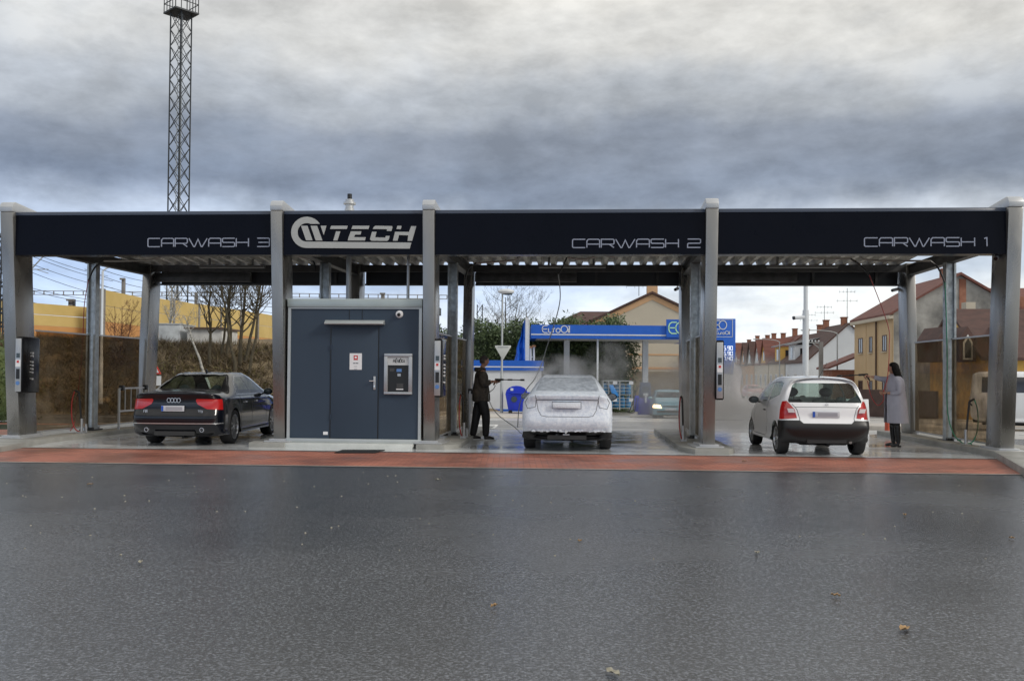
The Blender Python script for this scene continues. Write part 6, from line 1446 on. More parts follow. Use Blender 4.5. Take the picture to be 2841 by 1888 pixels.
# ---- white hatchback
def hatch():
    root = thing('hatchback', 'small white three-door hatchback with black rear bumper in the right bay', 'car')
    rear = [(.35, .25, .60), (.10, .28, .70), (.0, .42, .80), (-.02, .56, .825), (.05, .72, .80), (.085, .95, .765), (.30, 1.315, .59), (.38, 1.40, .40), (.42, 1.435, .0)]
    S = [st(.34, .22, .77, .82, .83, .58, .825, .76, .785, .97, .605, 1.345, .38, 1.42, 1.445),
         st(.62, .22, .78, .82, .83, .58, .825, .77, .79, .97, .60, 1.385, .36, 1.45, 1.47),
         st(1.05, .22, .79, .82, .83, .58, .825, .77, .79, .95, .60, 1.405, .35, 1.465, 1.485),
         st(1.6, .22, .79, .82, .83, .58, .825, .76, .79, .93, .595, 1.40, .35, 1.46, 1.48),
         st(2.1, .22, .79, .82, .83, .58, .82, .75, .78, .92, .61, 1.32, .37, 1.38, 1.40),
         st(2.6, .22, .79, .82, .83, .58, .815, .74, .76, .90, .67, 1.10, .42, 1.15, 1.17),
         st(3.0, .23, .76, .80, .82, .56, .80, .70, .74, .82, .66, .94, .42, .99, 1.01)]
    front = [(3.3, .26, .55), (3.55, .3, .6), (3.62, .4, .66), (3.66, .5, .68), (3.6, .6, .66), (3.5, .68, .62), (3.38, .77, .54), (3.34, .81, .38), (3.32, .83, 0)]
    bm = car_bm(rows_from(rear, S, front)); floorpan(root, .72, .3, 3.4, .22)
    arches(bm, root, (.62, 2.95), .335, .82, .295)
    for poly in ([(.62, 1.12), (1.42, .985), (1.44, 1.36), (.95, 1.375), (.70, 1.34)], [(1.52, .975), (2.50, .955), (2.12, 1.17), (1.78, 1.34), (1.53, 1.36)]):
        
        for s in (-1, 1): fs = cut_faces(bm, poly, 0, lambda c, s=s: c.x*s > .5 and c.z > .88); bmobj('side_window', take(bm, fs), M['sideglass'], root)
    fs = cut_faces(bm, [(-.67, .985), (.67, .985), (.68, 1.02), (.565, 1.30), (.50, 1.345), (-.50, 1.345), (-.565, 1.30), (-.68, 1.02)], 1, lambda c: c.y < .46 and c.z > .93); bmobj('rear_window', take(bm, fs), M['carglass'], root)
    fs = cut_faces(bm, [(-.64, 1.03), (.64, 1.03), (.55, 1.30), (.3, 1.36), (-.3, 1.36), (-.55, 1.30)], 1, lambda c: c.y > 1.9 and c.z > 1.0 and c.y < 2.9); bmobj('windscreen', take(bm, fs), M['windscreen'], root)
    for s in (-1, 1):
        Q = [(s*.545, .70), (s*.90, .66), (s*.90, .80), (s*.765, 1.00), (s*.70, 1.01), (s*.585, .86)]
        fs = cut_faces(bm, Q, 1, lambda c, s=s: c.y < .30 and c.x*s > .3); bmobj('tail_lamp', take(bm, fs, .004), M['tailred'], root)
    fs = cut_faces(bm, [(-1, .15), (1, .15), (1, .645), (.5, .655), (.44, .60), (-.44, .60), (-.5, .655), (-1, .645)], 1, lambda c: c.y < .34 and c.z < .72); bmobj('rear_bumper', take(bm, fs, .012), M['bumperblack'], root)
    bm.normal_update()
    def gap(pts, ax, filt, w_=.010, m='screen', name='panel_gap', off=.002):
        bmobj(name, lineseg(bm, pts, w_, ax, filt, off), M[m], root, smooth=False)
    rf = lambda c: c.y < .40
    gap([(-.50, .60), (-.50, .70), (-.545, .86), (-.62, .95)], 1, rf); gap([(.50, .60), (.50, .70), (.545, .86), (.62, .95)], 1, rf); gap([(-.58, .90), (0, .905), (.58, .90)], 1, rf, .008)
    for s in (-1, 1):
        sf = lambda c, s=s: c.x*s > .5
        gap([(1.40, 1.37), (1.38, .9), (1.30, .60), (1.42, .30)], 0, sf); gap([(1.42, .30), (2.52, .30)], 0, sf); gap([(2.52, .93), (2.56, .6), (2.52, .30)], 0, sf)
        gap([(1.0, .50), (2.55, .50)], 0, sf, .03, 'w_paint', 'rub_strip', .010)
        mb = MB(); mb.tube(bez([(s*.80, 1.48, .80), (s*.832, 1.51, .80), (s*.832, 1.64, .80), (s*.80, 1.67, .80)], 3), .014, 6); mb.build('door_handle', M['black'], root, local=True, smooth=True)
        mirror(root, s*.78, 2.25, .98, s, 'bumperblack', sc=.95)
        for y_ in (.62, 2.95): wheel(root, s*.715, y_, .295, .20, s, 9, 'alloy', frac=.74)
        # clear part of the lamp
        mb = MB(); mb.hexa([(s*.585, .045, .80), (s*.70, .065, .80), (s*.70, .09, .80), (s*.585, .08, .80)], [(s*.61, .055, .875), (s*.725, .08, .875), (s*.725, .10, .875), (s*.61, .09, .875)]); mb.build('reversing_lamp', M['tailwhite'], root, local=True)
    seats(root, ((-.34, 1.5, 1.02, 1.16, .25), (.34, 1.5, 1.02, 1.16, .25), (0, .78, .92, .96, .58)), 1.0)
    mb = MB(); mb.box(-.6, .6, .35, .75, .86, .9); mb.build('parcel_shelf', M['interior'], root, local=True)
    plate(root, -.02, .042, .77, .50, .11)
    mb = MB()
    for zz in (.935, .955): mb.bar((-.035, .068, zz), (0, .068, zz+.02), .006); mb.bar((0, .068, zz+.02), (.035, .068, zz), .006)
    mb.build('badge', M['chrome'], root, local=True)
    mb = MB(); mb.tube([(-.02, .52, 1.455), (.06, .28, 1.72)], .005, 6); mb.ball((-.02, .52, 1.46), .02, 5); mb.build('roof_aerial', M['black'], root, local=True)
    mb = MB(); mb.bar((.0, .10, 1.0), (.30, .12, 1.03), .012); mb.build('rear_wiper', M['black'], root, local=True)
    mb = MB(); mb.tube([(.45, .10, .26), (.45, .35, .26)], .028, 10); mb.tube([(.2, .5, .27), (.6, .5, .27)], .07, 10); mb.build('exhaust', M['pipe'], root, local=True, smooth=True)
    bmobj('body', bm, M['w_paint'], root); return root
ch = hatch(); ch.scale = (.97, .97, .985); ch.rotation_euler = (0, 0, -rad(3.6)); ch.location = (5.72, 16.32, .008)

# ---- small far cars: blue hatch facing us, white van at the right
def far_car(name, label, cat, L, H, wd_, paint, van=False, lit=None):
    root = thing(name, label, cat)
    if not van:
        rear = [(.4, .25, .6), (.15, .28, .7), (.0, .42, .80), (.0, .56, .82), (.06, .72, .80), (.10, .92, .76), (.5, 1.25, .60), (.6, 1.36, .4), (.65, 1.38, 0)]
        S = [st(.6, .22, .79, .83, .84, .58, .83, .76, .79, .95, .60, 1.33, .38, 1.39, 1.41), st(1.3, .22, .79, .83, .84, .58, .83, .76, .79, .94, .60, 1.38, .36, 1.43, 1.45), st(2.1, .22, .79, .83, .84, .58, .83, .76, .79, .93, .60, 1.37, .36, 1.42, 1.44), st(2.7, .22, .79, .83, .84, .58, .825, .75, .77, .92, .65, 1.18, .4, 1.23, 1.25), st(3.15, .22, .79, .83, .84, .58, .82, .73, .75, .86, .68, .98, .45, 1.02, 1.03), st(3.7, .23, .76, .81, .82, .56, .79, .68, .72, .77, .62, .85, .42, .88, .89)]
        front = [(3.85, .25, .6), (4.02, .28, .66), (4.08, .38, .72), (4.1, .5, .74), (4.06, .6, .72), (4.0, .68, .67), (3.92, .74, .58), (3.9, .77, .4), (3.88, .78, 0)]
    else:
        rear = [(.3, .3, .7), (.1, .33, .8), (.02, .5, .86), (.0, .7, .87), (.0, .95, .86), (.03, 1.15, .84), (.08, 1.72, .74), (.15, 1.80, .5), (.2, 1.83, 0)]
        S = [st(.35, .28, .84, .88, .89, .6, .88, .95, .86, 1.15, .78, 1.76, .5, 1.84, 1.86), st(1.5, .28, .84, .88, .89, .6, .88, .95, .86, 1.15, .78, 1.77, .5, 1.85, 1.87), st(2.5, .28, .84, .88, .89, .6, .88, .95, .86, 1.14, .77, 1.74, .5, 1.82, 1.84), st(3.1, .28, .84, .88, .89, .6, .88, .92, .84, 1.08, .74, 1.50, .5, 1.57, 1.59), st(3.5, .28, .84, .88, .89, .6, .86, .88, .80, 1.0, .70, 1.13, .5, 1.18, 1.19), st(3.9, .3, .8, .85, .86, .56, .82, .76, .76, .88, .66, .96, .45, 1.0, 1.01)]
        front = [(4.05, .28, .62), (4.2, .3, .72), (4.26, .4, .78), (4.28, .52, .78), (4.26, .64, .76), (4.22, .76, .72), (4.14, .84, .62), (4.1, .88, .4), (4.08, .90, 0)]
    bm = car_bm(rows_from(rear, S, front), 4, 4); floorpan(root, .74, .35, L-.4, .22)
    wy = (.75, 3.3) if not van else (.75, 3.45)
    arches(bm, root, wy, .34, .84, .30)
    zb_ = 1.0 if not van else 1.2; zt_ = 1.36 if not van else 1.68
    polys = ([(.85, zb_), (1.6, zb_), (1.6, zt_-.02), (.95, zt_-.04)], [(1.7, zb_), (2.7, zb_-.02), (2.25, zt_-.08), (1.7, zt_-.02)]) if not van else ([(.3, zb_), (1.0, zb_), (1.0, zt_), (.32, zt_)], [(1.1, zb_), (2.0, zb_), (2.0, zt_), (1.1, zt_)], [(2.12, zb_), (3.1, zb_-.03), (2.85, zt_-.12), (2.6, zt_), (2.12, zt_)])
    for poly in polys:
        
        for s in (-1, 1): fs = cut_faces(bm, poly, 0, lambda c, s=s: c.x*s > .5 and c.z > .9); bmobj('side_window', take(bm, fs), M['winglass'] if van else M['carglass'], root)
    if van: wp = [(-.72, 1.22), (.72, 1.22), (.62, 1.66), (-.62, 1.66)]; flt = lambda c: c.y > 2.6 and c.z > 1.17
    else: wp = [(-.66, 1.06), (.66, 1.06), (.56, 1.33), (-.56, 1.33)]; flt = lambda c: c.y > 2.2 and c.z > 1.02
    fs = cut_faces(bm, wp, 1, flt); bmobj('windscreen', take(bm, fs), M['windscreen'], root)
    zl = .62 if not van else .72
    for s in (-1, 1):
        fs = cut_faces(bm, [(s*.42, zl-.06), (s*.9, zl-.04), (s*.9, zl+.13), (s*.48, zl+.10)], 1, lambda c, s=s: c.y > L-.55 and c.x*s > .2); bmobj('headlight', take(bm, fs, .004), M['headlit'] if lit == s else M['headlamp'], root)
    fs = cut_faces(bm, [(-.36, zl+.0), (.36, zl+.0), (.36, zl+.07), (-.36, zl+.07)], 1, lambda c: c.y > L-.4 and c.z > .4); bmobj('grille', take(bm, fs), M['black'], root)
    fs = cut_faces(bm, [(-.66, .34), (.66, .34), (.66, .46), (-.66, .46)], 1, lambda c: c.y > L-.5); bmobj('air_intake', take(bm, fs), M['black'], root)
    if van:
        fs = cut_faces(bm, [(-1, .2), (1, .2), (1, .34), (-1, .34)], 1, lambda c: c.y > L-.7); bmobj('front_bumper', take(bm, fs, .005), M['bumperblack'], root)
    mb = MB(); mb.box(-.26, .26, L-.0, L+.02, .48, .58); mb.build('number_plate', M['platewhite'], root, local=True)
    for s in (-1, 1):
        for y_ in wy: wheel(root, s*.72, y_, .30, .2, s, 8, 'alloy', frac=.66)
        mirror(root, s*.78, 2.75 if not van else 3.0, 1.02 if not van else 1.15, s, paint)
    seats(root, ((-.34, 1.95, 1.0, 1.12, .24), (.34, 1.95, 1.0, 1.12, .24)), 1)
    bmobj('body', bm, M[paint], root); return root
cb = far_car('hatchback', 'light blue car with a glowing headlight approaching beside the fuel pump', 'car', 4.1, 1.45, 1.7, 'b_paint', lit=1)
cb.rotation_euler = (0, 0, rad(180-10)); cb.scale = (.95,)*3; cb.location = (X(1884, 41.5), 45.2, gz(44)+.01); cb.rotation_euler = (rad(0), 0, rad(180-6))
cv = far_car('van', 'white minibus standing beyond the right glass screens', 'van', 4.28, 1.86, 1.8, 'w_paint', van=True)
cv.rotation_euler = (0, 0, rad(-115)); cv.location = (X(2690, 27), 27, gz(27)+.01); cv.scale = (.93,)*3

rc = dup(cb, (X(2078, 92), 92, gz(60)+.01), rad(176), 'small red car far down the street beyond the white hatchback')
M['red_paint'] = mat('red_car_paint', (.40, .04, .03), .35, coat=.5)
for o in kids(rc):
    n_ = o.name.split('.')[0]
    if n_ in ('body', 'wing_mirror', 'headlight'):
        o.material_slots[0].link = 'OBJECT'; o.material_slots[0].material = M['headlamp'] if n_ == 'headlight' else M['red_paint']
# ------------------------------------------------------------------ people
M['skin'] = mat('skin', (.42, .22, .15), .5, var=.06, vscale=8)
M['camo'] = mat('dark_camouflage_cloth', (.014, .013, .012), .85, col2=(.11, .09, .07), vscale=9, bump=1.0, bscale=9)
M['blacktrouser'] = mat('black_trousers', (.012, .012, .014), .75, bump=1.0, bscale=8)
M['shoe'] = mat('black_shoe', (.012, .012, .013), .4); M['sole'] = mat('white_sole', (.55, .55, .55), .6)
M['shorthair'] = mat('cropped_grey_hair', (.06, .05, .045), .85, var=.2, vscale=30); M['blackhair'] = mat('long_black_hair', (.004, .0035, .004), .6, spec=.15, bump=.8, bscale=40, stretch=(3, 3, .3))
M['greycoat'] = mat('grey_wool_coat', (.38, .38, .45), .9, var=.08, vscale=6, bump=1.0, bscale=7); M['scarf'] = mat('pale_pink_scarf', (.55, .42, .42), .9, var=.15, vscale=12)
M['boot'] = mat('black_leather_boot', (.008, .008, .009), .25); M['eye'] = mat('eye_dark', (.02, .015, .01), .2); M['lip'] = mat('lips', (.30, .09, .08), .5)
def skinned(chains, sub=2):
    """chains: lists of (x,y,z,r); the first point of a later chain may repeat an earlier point to branch from it"""
    verts = []; rs = []; edges = []; idx = {}
    def vid(p):
        k = (round(p[0], 4), round(p[1], 4), round(p[2], 4))
        if k not in idx: idx[k] = len(verts); verts.append(p[:3]); rs.append(p[3])
        return idx[k]
    for ch in chains:
        for a, b in zip(ch[:-1], ch[1:]): edges.append((vid(a), vid(b)))
    me = bpy.data.meshes.new('tmp'); me.from_pydata(verts, edges, []); o = bpy.data.objects.new('tmp', me); COL.objects.link(o)
    md = o.modifiers.new('s', 'SKIN'); md.use_smooth_shade = True; md.branch_smoothing = .6
    o.modifiers.new('u', 'SUBSURF').levels = sub
    for i, r in enumerate(rs):
        rr = r if isinstance(r, tuple) else (r, r)
        me.skin_vertices[0].data[i].radius = rr; me.skin_vertices[0].data[i].use_root = (i == 0)
    bpy.context.view_layer.update()
    ev = o.evaluated_get(bpy.context.evaluated_depsgraph_get()); m2 = bpy.data.meshes.new_from_object(ev)
    bm = bmesh.new(); bm.from_mesh(m2); bpy.data.objects.remove(o); bpy.data.meshes.remove(me); bpy.data.meshes.remove(m2)
    return bm
def joinbm(bms):
    out = bmesh.new()
    for b in bms:
        me = bpy.data.meshes.new('t'); b.to_mesh(me); out.from_mesh(me); bpy.data.meshes.remove(me); b.free()
    return out
def mbbm(mb):
    me = bpy.data.meshes.new('t'); me.from_pydata([tuple(p) for p in mb.v], [], mb.f); b = bmesh.new(); b.from_mesh(me); bpy.data.meshes.remove(me)
    bmesh.ops.remove_doubles(b, verts=b.verts, dist=1e-5); bmesh.ops.recalc_face_normals(b, faces=b.faces); return b
def hand(wrist, d, palmn, s, curl=.7):
    """palm and five bent fingers; d: direction of the forearm, palmn: direction the palm looks"""
    w_ = Vector(wrist); d = Vector(d).normalized(); n = Vector(palmn); n = (n-d*n.dot(d)).normalized(); c = d.cross(n)*s
    bms = [skinned([[(*w_, .026), (*(w_+d*.045), .030), (*(w_+d*.085), .030)]], 1)]
    for k, (off, L) in enumerate(((-.030, .072), (-.010, .082), (.010, .077), (.030, .060))):
        p = w_+d*.088+c*off; ch = [(*p, .011)]; dd = d.copy()
        for j in range(3):
            dd = (dd+n*curl*(.55+.25*j)).normalized(); p = p+dd*L*(.42, .32, .26)[j]; ch.append((*p, .0095-.0012*j))
        bms.append(skinned([[(*(w_+d*.07+c*off), .011)]+ch], 1))
    p = w_+d*.035-c*.028; q = p+(d*.5-c*.7+n*.5).normalized()*.035; r_ = q+(d*.8+n*.7).normalized()*.030; e = r_+(d*.7+n*.8+c*.3).normalized()*.024
    bms.append(skinned([[(*p, .014), (*q, .013), (*r_, .011), (*e, .009)]], 1))
    return bms
def head_bm(c, f, l, sc=1.0):
    """head with brow, nose, lips, chin and ears, f: facing direction, l: the person's left"""
    mb = MB(); c = Vector(c); f = Vector(f); l = Vector(l); u = Vector((0, 0, 1))
    rows = []; n = 16; m = 24
    for i in range(n+1):
        t = math.pi*i/n; row = []
        for k in range(m):
            a = 2*math.pi*k/m; x = math.sin(t)*math.cos(a); y = math.sin(t)*math.sin(a); z = math.cos(t)
            rx, ry, rz_ = .098, .076, .118
            X_ = x*rx; Y_ = y*ry; Z_ = z*rz_
            if z < -.1: X_ = X_*(1+.20*z) + .012*(-z)*(x > 0); Y_ *= (1+.42*z)
            front = max(0, x)**6*math.exp(-(y/.18)**2)
            X_ += front*.022*math.exp(-((z+.12)/.14)**2)          # nose
            X_ += max(0, x)**4*.007*math.exp(-((z-.22)/.10)**2)   # brow
            X_ -= max(0, x)**4*.008*math.exp(-((z-.04)/.07)**2)*math.exp(-((abs(y)-.35)/.16)**2)*1.6  # eye sockets
            X_ += max(0, x)**5*.006*math.exp(-((z+.48)/.06)**2)*math.exp(-(y/.3)**2)
            X_ += max(0, x)**4*.010*math.exp(-((z+.78)/.12)**2)*math.exp(-(y/.4)**2)
            row.append(c+(f*X_+l*Y_+u*Z_)*sc)
        rows.append(row)
    mb.quadgrid(rows, closed=True)
    for s in (-1, 1):
        p = c+l*s*.076*sc-f*.005; mb.ball(tuple(p), .022*sc, 5, (.9, .5, 1.4))
    return mbbm(mb)
def face_bits(c, f, l, root, sc=1.0):
    c = Vector(c); f = Vector(f); l = Vector(l)
    for s in (-1, 1):
        p = c+(f*.080+l*s*.030+Vector((0, 0, .004)))*sc; mb = MB(); mb.ball(tuple(p), .010*sc, 5); mb.build('eye', M['eye'], root, smooth=True)
        p = c+(f*.090+l*s*.030+Vector((0, 0, .028)))*sc; mb = MB(); mb.bar(p-l*.014, p+l*.014, .008, .005); mb.build('eyebrow', M['blackhair'], root)
    p = c+(f*.091-Vector((0, 0, .056)))*sc; mb = MB(); mb.ball(tuple(p), .016*sc, 5, (.55, .9, .35)); mb.build('lips', M['lip'], root, smooth=True)
def pobj(name, bm, m, root):
    inv = wm(root).inverted(); bmesh.ops.transform(bm, matrix=inv, verts=bm.verts); bmesh.ops.recalc_face_normals(bm, faces=bm.faces)
    o = bmobj(name, bm, m, root); return o
def frame(base, th):
    f = Vector((math.cos(th), math.sin(th), 0)); l = Vector((-math.sin(th), math.cos(th), 0)); b = Vector(base)
    def q(a, c, z, r): p = b+f*a+l*c; return (p.x, p.y, b.z+z, r)
    return q, f, l

# ---- the man
bx = X(1337, 19.7); base = (bx, 19.75, .008); th = rad(18)
man = thing('person', 'man in camouflage jacket and black trousers aiming a wash lance at the foamed saloon', 'person', base)
q, f, l = frame(base, th)
def pbuild(q, sh, arms, legs, hipw=.09, k=1.0):
    tor = [q(-.01, 0, .98, (.15, .11)), q(-.01, 0, 1.12, (.14, .10)), q(-.01, 0, 1.34, (.165, .115)), q(-.005, 0, 1.50, (.10, .08)), q(.01, 0, 1.57, .055), q(.03, 0, 1.66, .06)]
    ch = [tor]
    for a in arms: ch.append([tor[3]]+a)
    for g in legs: ch.append([tor[0]]+g)
    return ch
HC = q(.055, 0, 1.725, 0)[:3]
armN = [q(-.02, -.17, 1.47, .062), q(-.05, -.245, 1.20, .050), q(.20, -.13, 1.275, .032)]
armF = [q(-.02, .17, 1.47, .062), q(.02, .22, 1.22, .050), q(.30, .04, 1.285, .032)]
legN = [q(.0, -.095, .93, .10), q(.07, -.115, .52, .066), q(.06, -.125, .10, .042), q(.10, -.13, .05, .045), q(.20, -.14, .035, .035)]
legF = [q(-.02, .09, .93, .10), q(-.09, .10, .52, .066), q(-.17, .11, .10, .042), q(-.13, .11, .05, .045), q(-.03, .115, .035, .035)]
bms = [skinned(pbuild(q, 0, (armN, armF), (legN, legF)))]
bms.append(head_bm(HC, f, l, 1.0))
hd = Vector(armN[-1][:3]); bms += hand(hd, (f*.95+Vector((0, 0, .05))+l*.25), l*.9+Vector((0, 0, -.3)), 1, .9)
hd2 = Vector(armF[-1][:3]); bms += hand(hd2, (f*.8-l*.3), Vector((0, 0, .6))-l*.8, -1, .8)
pobj('body', joinbm(bms), M['skin'], man); face_bits(HC, f, l, man)
# jacket with arms, hood
jt = [q(-.01, 0, .82, (.215, .195)), q(-.01, 0, .88, (.22, .20)), q(-.015, 0, 1.02, (.215, .19)), q(-.02, 0, 1.20, (.215, .19)), q(-.02, 0, 1.38, (.225, .185)), q(-.01, 0, 1.50, (.165, .135)), q(.0, 0, 1.60, .088)]
bm = skinned([jt, [jt[4], q(-.03, -.18, 1.46, .098), q(-.055, -.25, 1.20, .086), q(.155, -.15, 1.265, .058)], [jt[4], q(-.03, .18, 1.46, .088), q(.01, .23, 1.22, .074), q(.25, .07, 1.28, .052)]])
hb = skinned([[q(-.11, -.09, 1.545, .045), q(-.135, 0, 1.535, .06), q(-.11, .09, 1.545, .045)], [q(-.11, -.09, 1.545, .045), q(-.01, -.105, 1.555, .035), q(.07, -.05, 1.54, .03)], [q(-.11, .09, 1.545, .045), q(-.01, .105, 1.555, .035), q(.07, .05, 1.54, .03)]], 1)
pobj('jacket', joinbm([bm, hb]), M['camo'], man)
tr = [q(-.01, 0, 1.02, (.18, .15)), q(-.01, 0, .92, (.185, .155))]
bm = skinned([tr, [tr[1], q(.0, -.10, .84, .135), q(.07, -.115, .52, .100), q(.065, -.125, .24, .084), q(.06, -.125, .075, .072)], [tr[1], q(-.03, .095, .84, .135), q(-.09, .10, .52, .100), q(-.135, .11, .24, .084), q(-.17, .11, .075, .072)]])
pobj('trousers', bm, M['blacktrouser'], man)
for (a, c) in ((.06, -.13), (-.17, .11)):
    bm = skinned([[q(a-.045, c, .055, .050), q(a+.03, c, .062, .055), q(a+.13, c-.005, .045, .048), q(a+.20, c-.008, .038, .032)]], 2); sh = pobj('shoe', bm, M['shoe'], man)
    mb = MB(); mb.hexa([q(a-.09, c-.045, .002, 0)[:3], q(a+.225, c-.045, .002, 0)[:3], q(a+.225, c+.035, .002, 0)[:3], q(a-.09, c+.045, .002, 0)[:3]], [q(a-.09, c-.045, .026, 0)[:3], q(a+.225, c-.045, .022, 0)[:3], q(a+.225, c+.035, .022, 0)[:3], q(a-.09, c+.045, .026, 0)[:3]]); mb.build('sole', M['sole'], sh, bevel=.005)
mb = MB(); c = Vector(HC)-f*.010+Vector((0, 0, .022)); rows = []
for i in range(8):
    t = .62*math.pi*i/7; rows.append([tuple(c+(f*math.sin(t)*math.cos(2*math.pi*k/20)*.099*(.93 if math.cos(2*math.pi*k/20) > 0 else 1.0)+l*math.sin(t)*math.sin(2*math.pi*k/20)*.082+Vector((0, 0, math.cos(t)*.106))-(Vector((0, 0, .028))*(i/7)**2 if math.cos(2*math.pi*k/20) < .2 else Vector((0, 0, -.03))*(i/7)**2))) for k in range(20)])
mb.quadgrid(rows, closed=True); mb.build('hair', M['shorthair'], man, smooth=True)
# lance in his hands
def lance(p0, d, label, hosepts=None, hosem='pole', L=.62):
    t = thing('wash_lance', label, 'wash lance', p0); p0 = Vector(p0); d = Vector(d).normalized()
    mb = MB(); dn = (Vector((0, 0, -1))-d*.35).normalized()
    mb.tube([p0-d*.05, p0+d*.14], .022, 8); mb.tube([p0-d*.01, p0-d*.04+dn*.13], [.019, .016], 8); mb.bar(p0+d*.05+dn*.02, p0+d*.02+dn*.11, .010); mb.build('trigger_gun', M['black'], t, smooth=False)
    mb = MB(); mb.tube([p0+d*.14, p0+d*(L-.1)], .011, 8); mb.tube([p0+d*.22, p0+d*.24, p0+d*.32, p0+d*.34], [.012, .018, .018, .012], 8); mb.build('lance_tube', M['black'], t, smooth=True)
    mb = MB(); mb.tube([p0+d*(L-.1), p0+d*(L-.08), p0+d*L], [.012, .022, .020], 8); mb.build('nozzle', M['black'], t, smooth=True)
    if hosepts: mb = MB(); mb.tube(bez(hosepts, 5), .009, 6); mb.build('hose', M[hosem], t, smooth=True)
    return t
g0 = Vector(q(.335, -.06, 1.325, 0)[:3]); gd = f*1.0+l*-.25+Vector((0, 0, -.01))
lance(g0, gd, 'black wash lance held level by the man', [tuple(g0-gd.normalized()*.04+Vector((0, 0, -.13))), q(.24, -.10, 1.12, 0)[:3], q(.10, -.22, 1.02, 0)[:3], q(.12, -.24, .82, 0)[:3], q(.35, -.1, .55, 0)[:3], q(.9, .4, .25, 0)[:3], q(1.35, 1.2, .05, 0)[:3], q(1.9, 1.8, .03, 0)[:3]], 'pole', .60)

# ---- the woman
bx = X(2486, 18.7); base = (bx, 18.75, .008); th = rad(172)
wom = thing('person', 'woman in grey coat with long black hair spraying the white hatchback', 'person', base)
q, f, l = frame(base, th)
HC = q(.045, 0, 1.625, 0)[:3]
def wz(z): return z
tor = [q(0, 0, .95, (.14, .11)), q(0, 0, 1.10, (.12, .09)), q(.0, 0, 1.28, (.14, .105)), q(.0, 0, 1.41, (.09, .07)), q(.01, 0, 1.475, .046), q(.025, 0, 1.56, .05)]
aF = [q(.0, -.14, 1.38, .055), q(.22, -.17, 1.40, .042), q(.45, -.12, 1.455, .028)]
aN = [q(.0, .15, 1.37, .055), q(-.02, .21, 1.12, .042), q(.20, .14, 1.115, .028)]
lN = [q(0, .08, .90, .09), q(-.01, .09, .50, .06), q(-.04, .09, .10, .04), q(.0, .09, .05, .04), q(.11, .09, .03, .03)]
lF = [q(0, -.08, .90, .09), q(.03, -.08, .50, .06), q(.01, -.08, .10, .04), q(.05, -.08, .05, .04), q(.16, -.08, .03, .03)]
bms = [skinned([tor, [tor[3]]+aF, [tor[3]]+aN, [tor[0]]+lN, [tor[0]]+lF]), head_bm(HC, f, l, .93)]
bms += hand(Vector(aF[-1][:3]), f+Vector((0, 0, .05)), Vector((0, 0, -.5))+l*.8, 1, .9)
bms += hand(Vector(aN[-1][:3]), f*.9-l*.25, Vector((0, 0, .3))-l*.9, 1, .8)
pobj('body', joinbm(bms), M['skin'], wom); face_bits(HC, f, l, wom, .93)
# coat: lofted, open front, with sleeves
mb = MB(); rows = []
for (z, fc, rf_, rl) in ((.50, -.035, .215, .245), (.60, -.03, .212, .24), (.75, -.03, .205, .228), (.92, -.02, .198, .218), (1.05, -.015, .182, .200), (1.16, -.012, .172, .192), (1.28, -.01, .172, .203), (1.38, -.012, .150, .198), (1.45, -.01, .105, .135), (1.50, .0, .075, .085)):
    row = []
    for k in range(25):
        a = rad(28)+rad(304)*k/24; w_ = 1+.02*math.sin(a*7+z*3)
        p = q(fc+rf_*math.cos(a)*w_+(.03 if k in (0, 24) else 0), rl*math.sin(a)*w_, z, 0); row.append(p[:3])
    rows.append(row)
inner = [[tuple(Vector(p)*1) for p in r_] for r_ in rows]
mb.quadgrid(rows); cb_ = mbbm(mb)
bmesh.ops.solidify(cb_, geom=cb_.faces, thickness=-.012)
sl = skinned([[q(-.0, -.10, 1.39, .07), q(.02, -.165, 1.39, .075), q(.22, -.18, 1.40, .060), q(.41, -.13, 1.45, .045)]]); s2 = skinned([[q(-.0, .12, 1.38, .075), q(-.02, .175, 1.34, .082), q(-.03, .225, 1.12, .068), q(.15, .16, 1.115, .048)]])
col = skinned([[q(-.07, -.06, 1.485, .028), q(-.085, 0, 1.50, .032), q(-.07, .06, 1.485, .028), q(.02, .09, 1.46, .028), q(.12, .06, 1.36, .03)]], 1)
pobj('coat', joinbm([cb_, sl, s2, col]), M['greycoat'], wom)
bm = skinned([[q(.07, -.03, 1.47, (.06, .05)), q(.12, -.02, 1.36, (.07, .045)), q(.14, -.03, 1.22, (.06, .035)), q(.14, -.02, 1.10, (.05, .03))], [q(.07, -.03, 1.47, (.06, .05)), q(.03, .06, 1.485, .04), q(-.04, .06, 1.49, .03)]]); pobj('scarf', bm, M['scarf'], wom)
tr = [q(0, 0, .98, (.14, .12)), q(0, 0, .92, (.145, .12))]
bm = skinned([tr, [tr[1], q(0, .08, .80, .095), q(-.01, .09, .40, .068)], [tr[1], q(0, -.08, .80, .095), q(.03, -.08, .40, .068)]]); pobj('trousers', bm, M['blacktrouser'], wom)
for (a, c, k0) in ((-.04, .09, -.01), (.01, -.08, .03)):
    bm = skinned([[q(k0, c, .50, .072), q((a+k0)/2, c, .30, .066), q(a, c, .13, .052), q(a+.005, c, .06, .048), q(a+.07, c, .045, .043), q(a+.165, c, .03, .026)]]); bt = pobj('boot', bm, M['boot'], wom)
    mb = MB(); mb.hexa([q(a-.045, c-.03, .0, 0)[:3], q(a+.01, c-.03, 0, 0)[:3], q(a+.01, c+.03, 0, 0)[:3], q(a-.045, c+.03, 0, 0)[:3]], [q(a-.05, c-.035, .04, 0)[:3], q(a+.02, c-.035, .04, 0)[:3], q(a+.02, c+.035, .04, 0)[:3], q(a-.05, c+.035, .04, 0)[:3]]); mb.build('heel', M['boot'], bt)
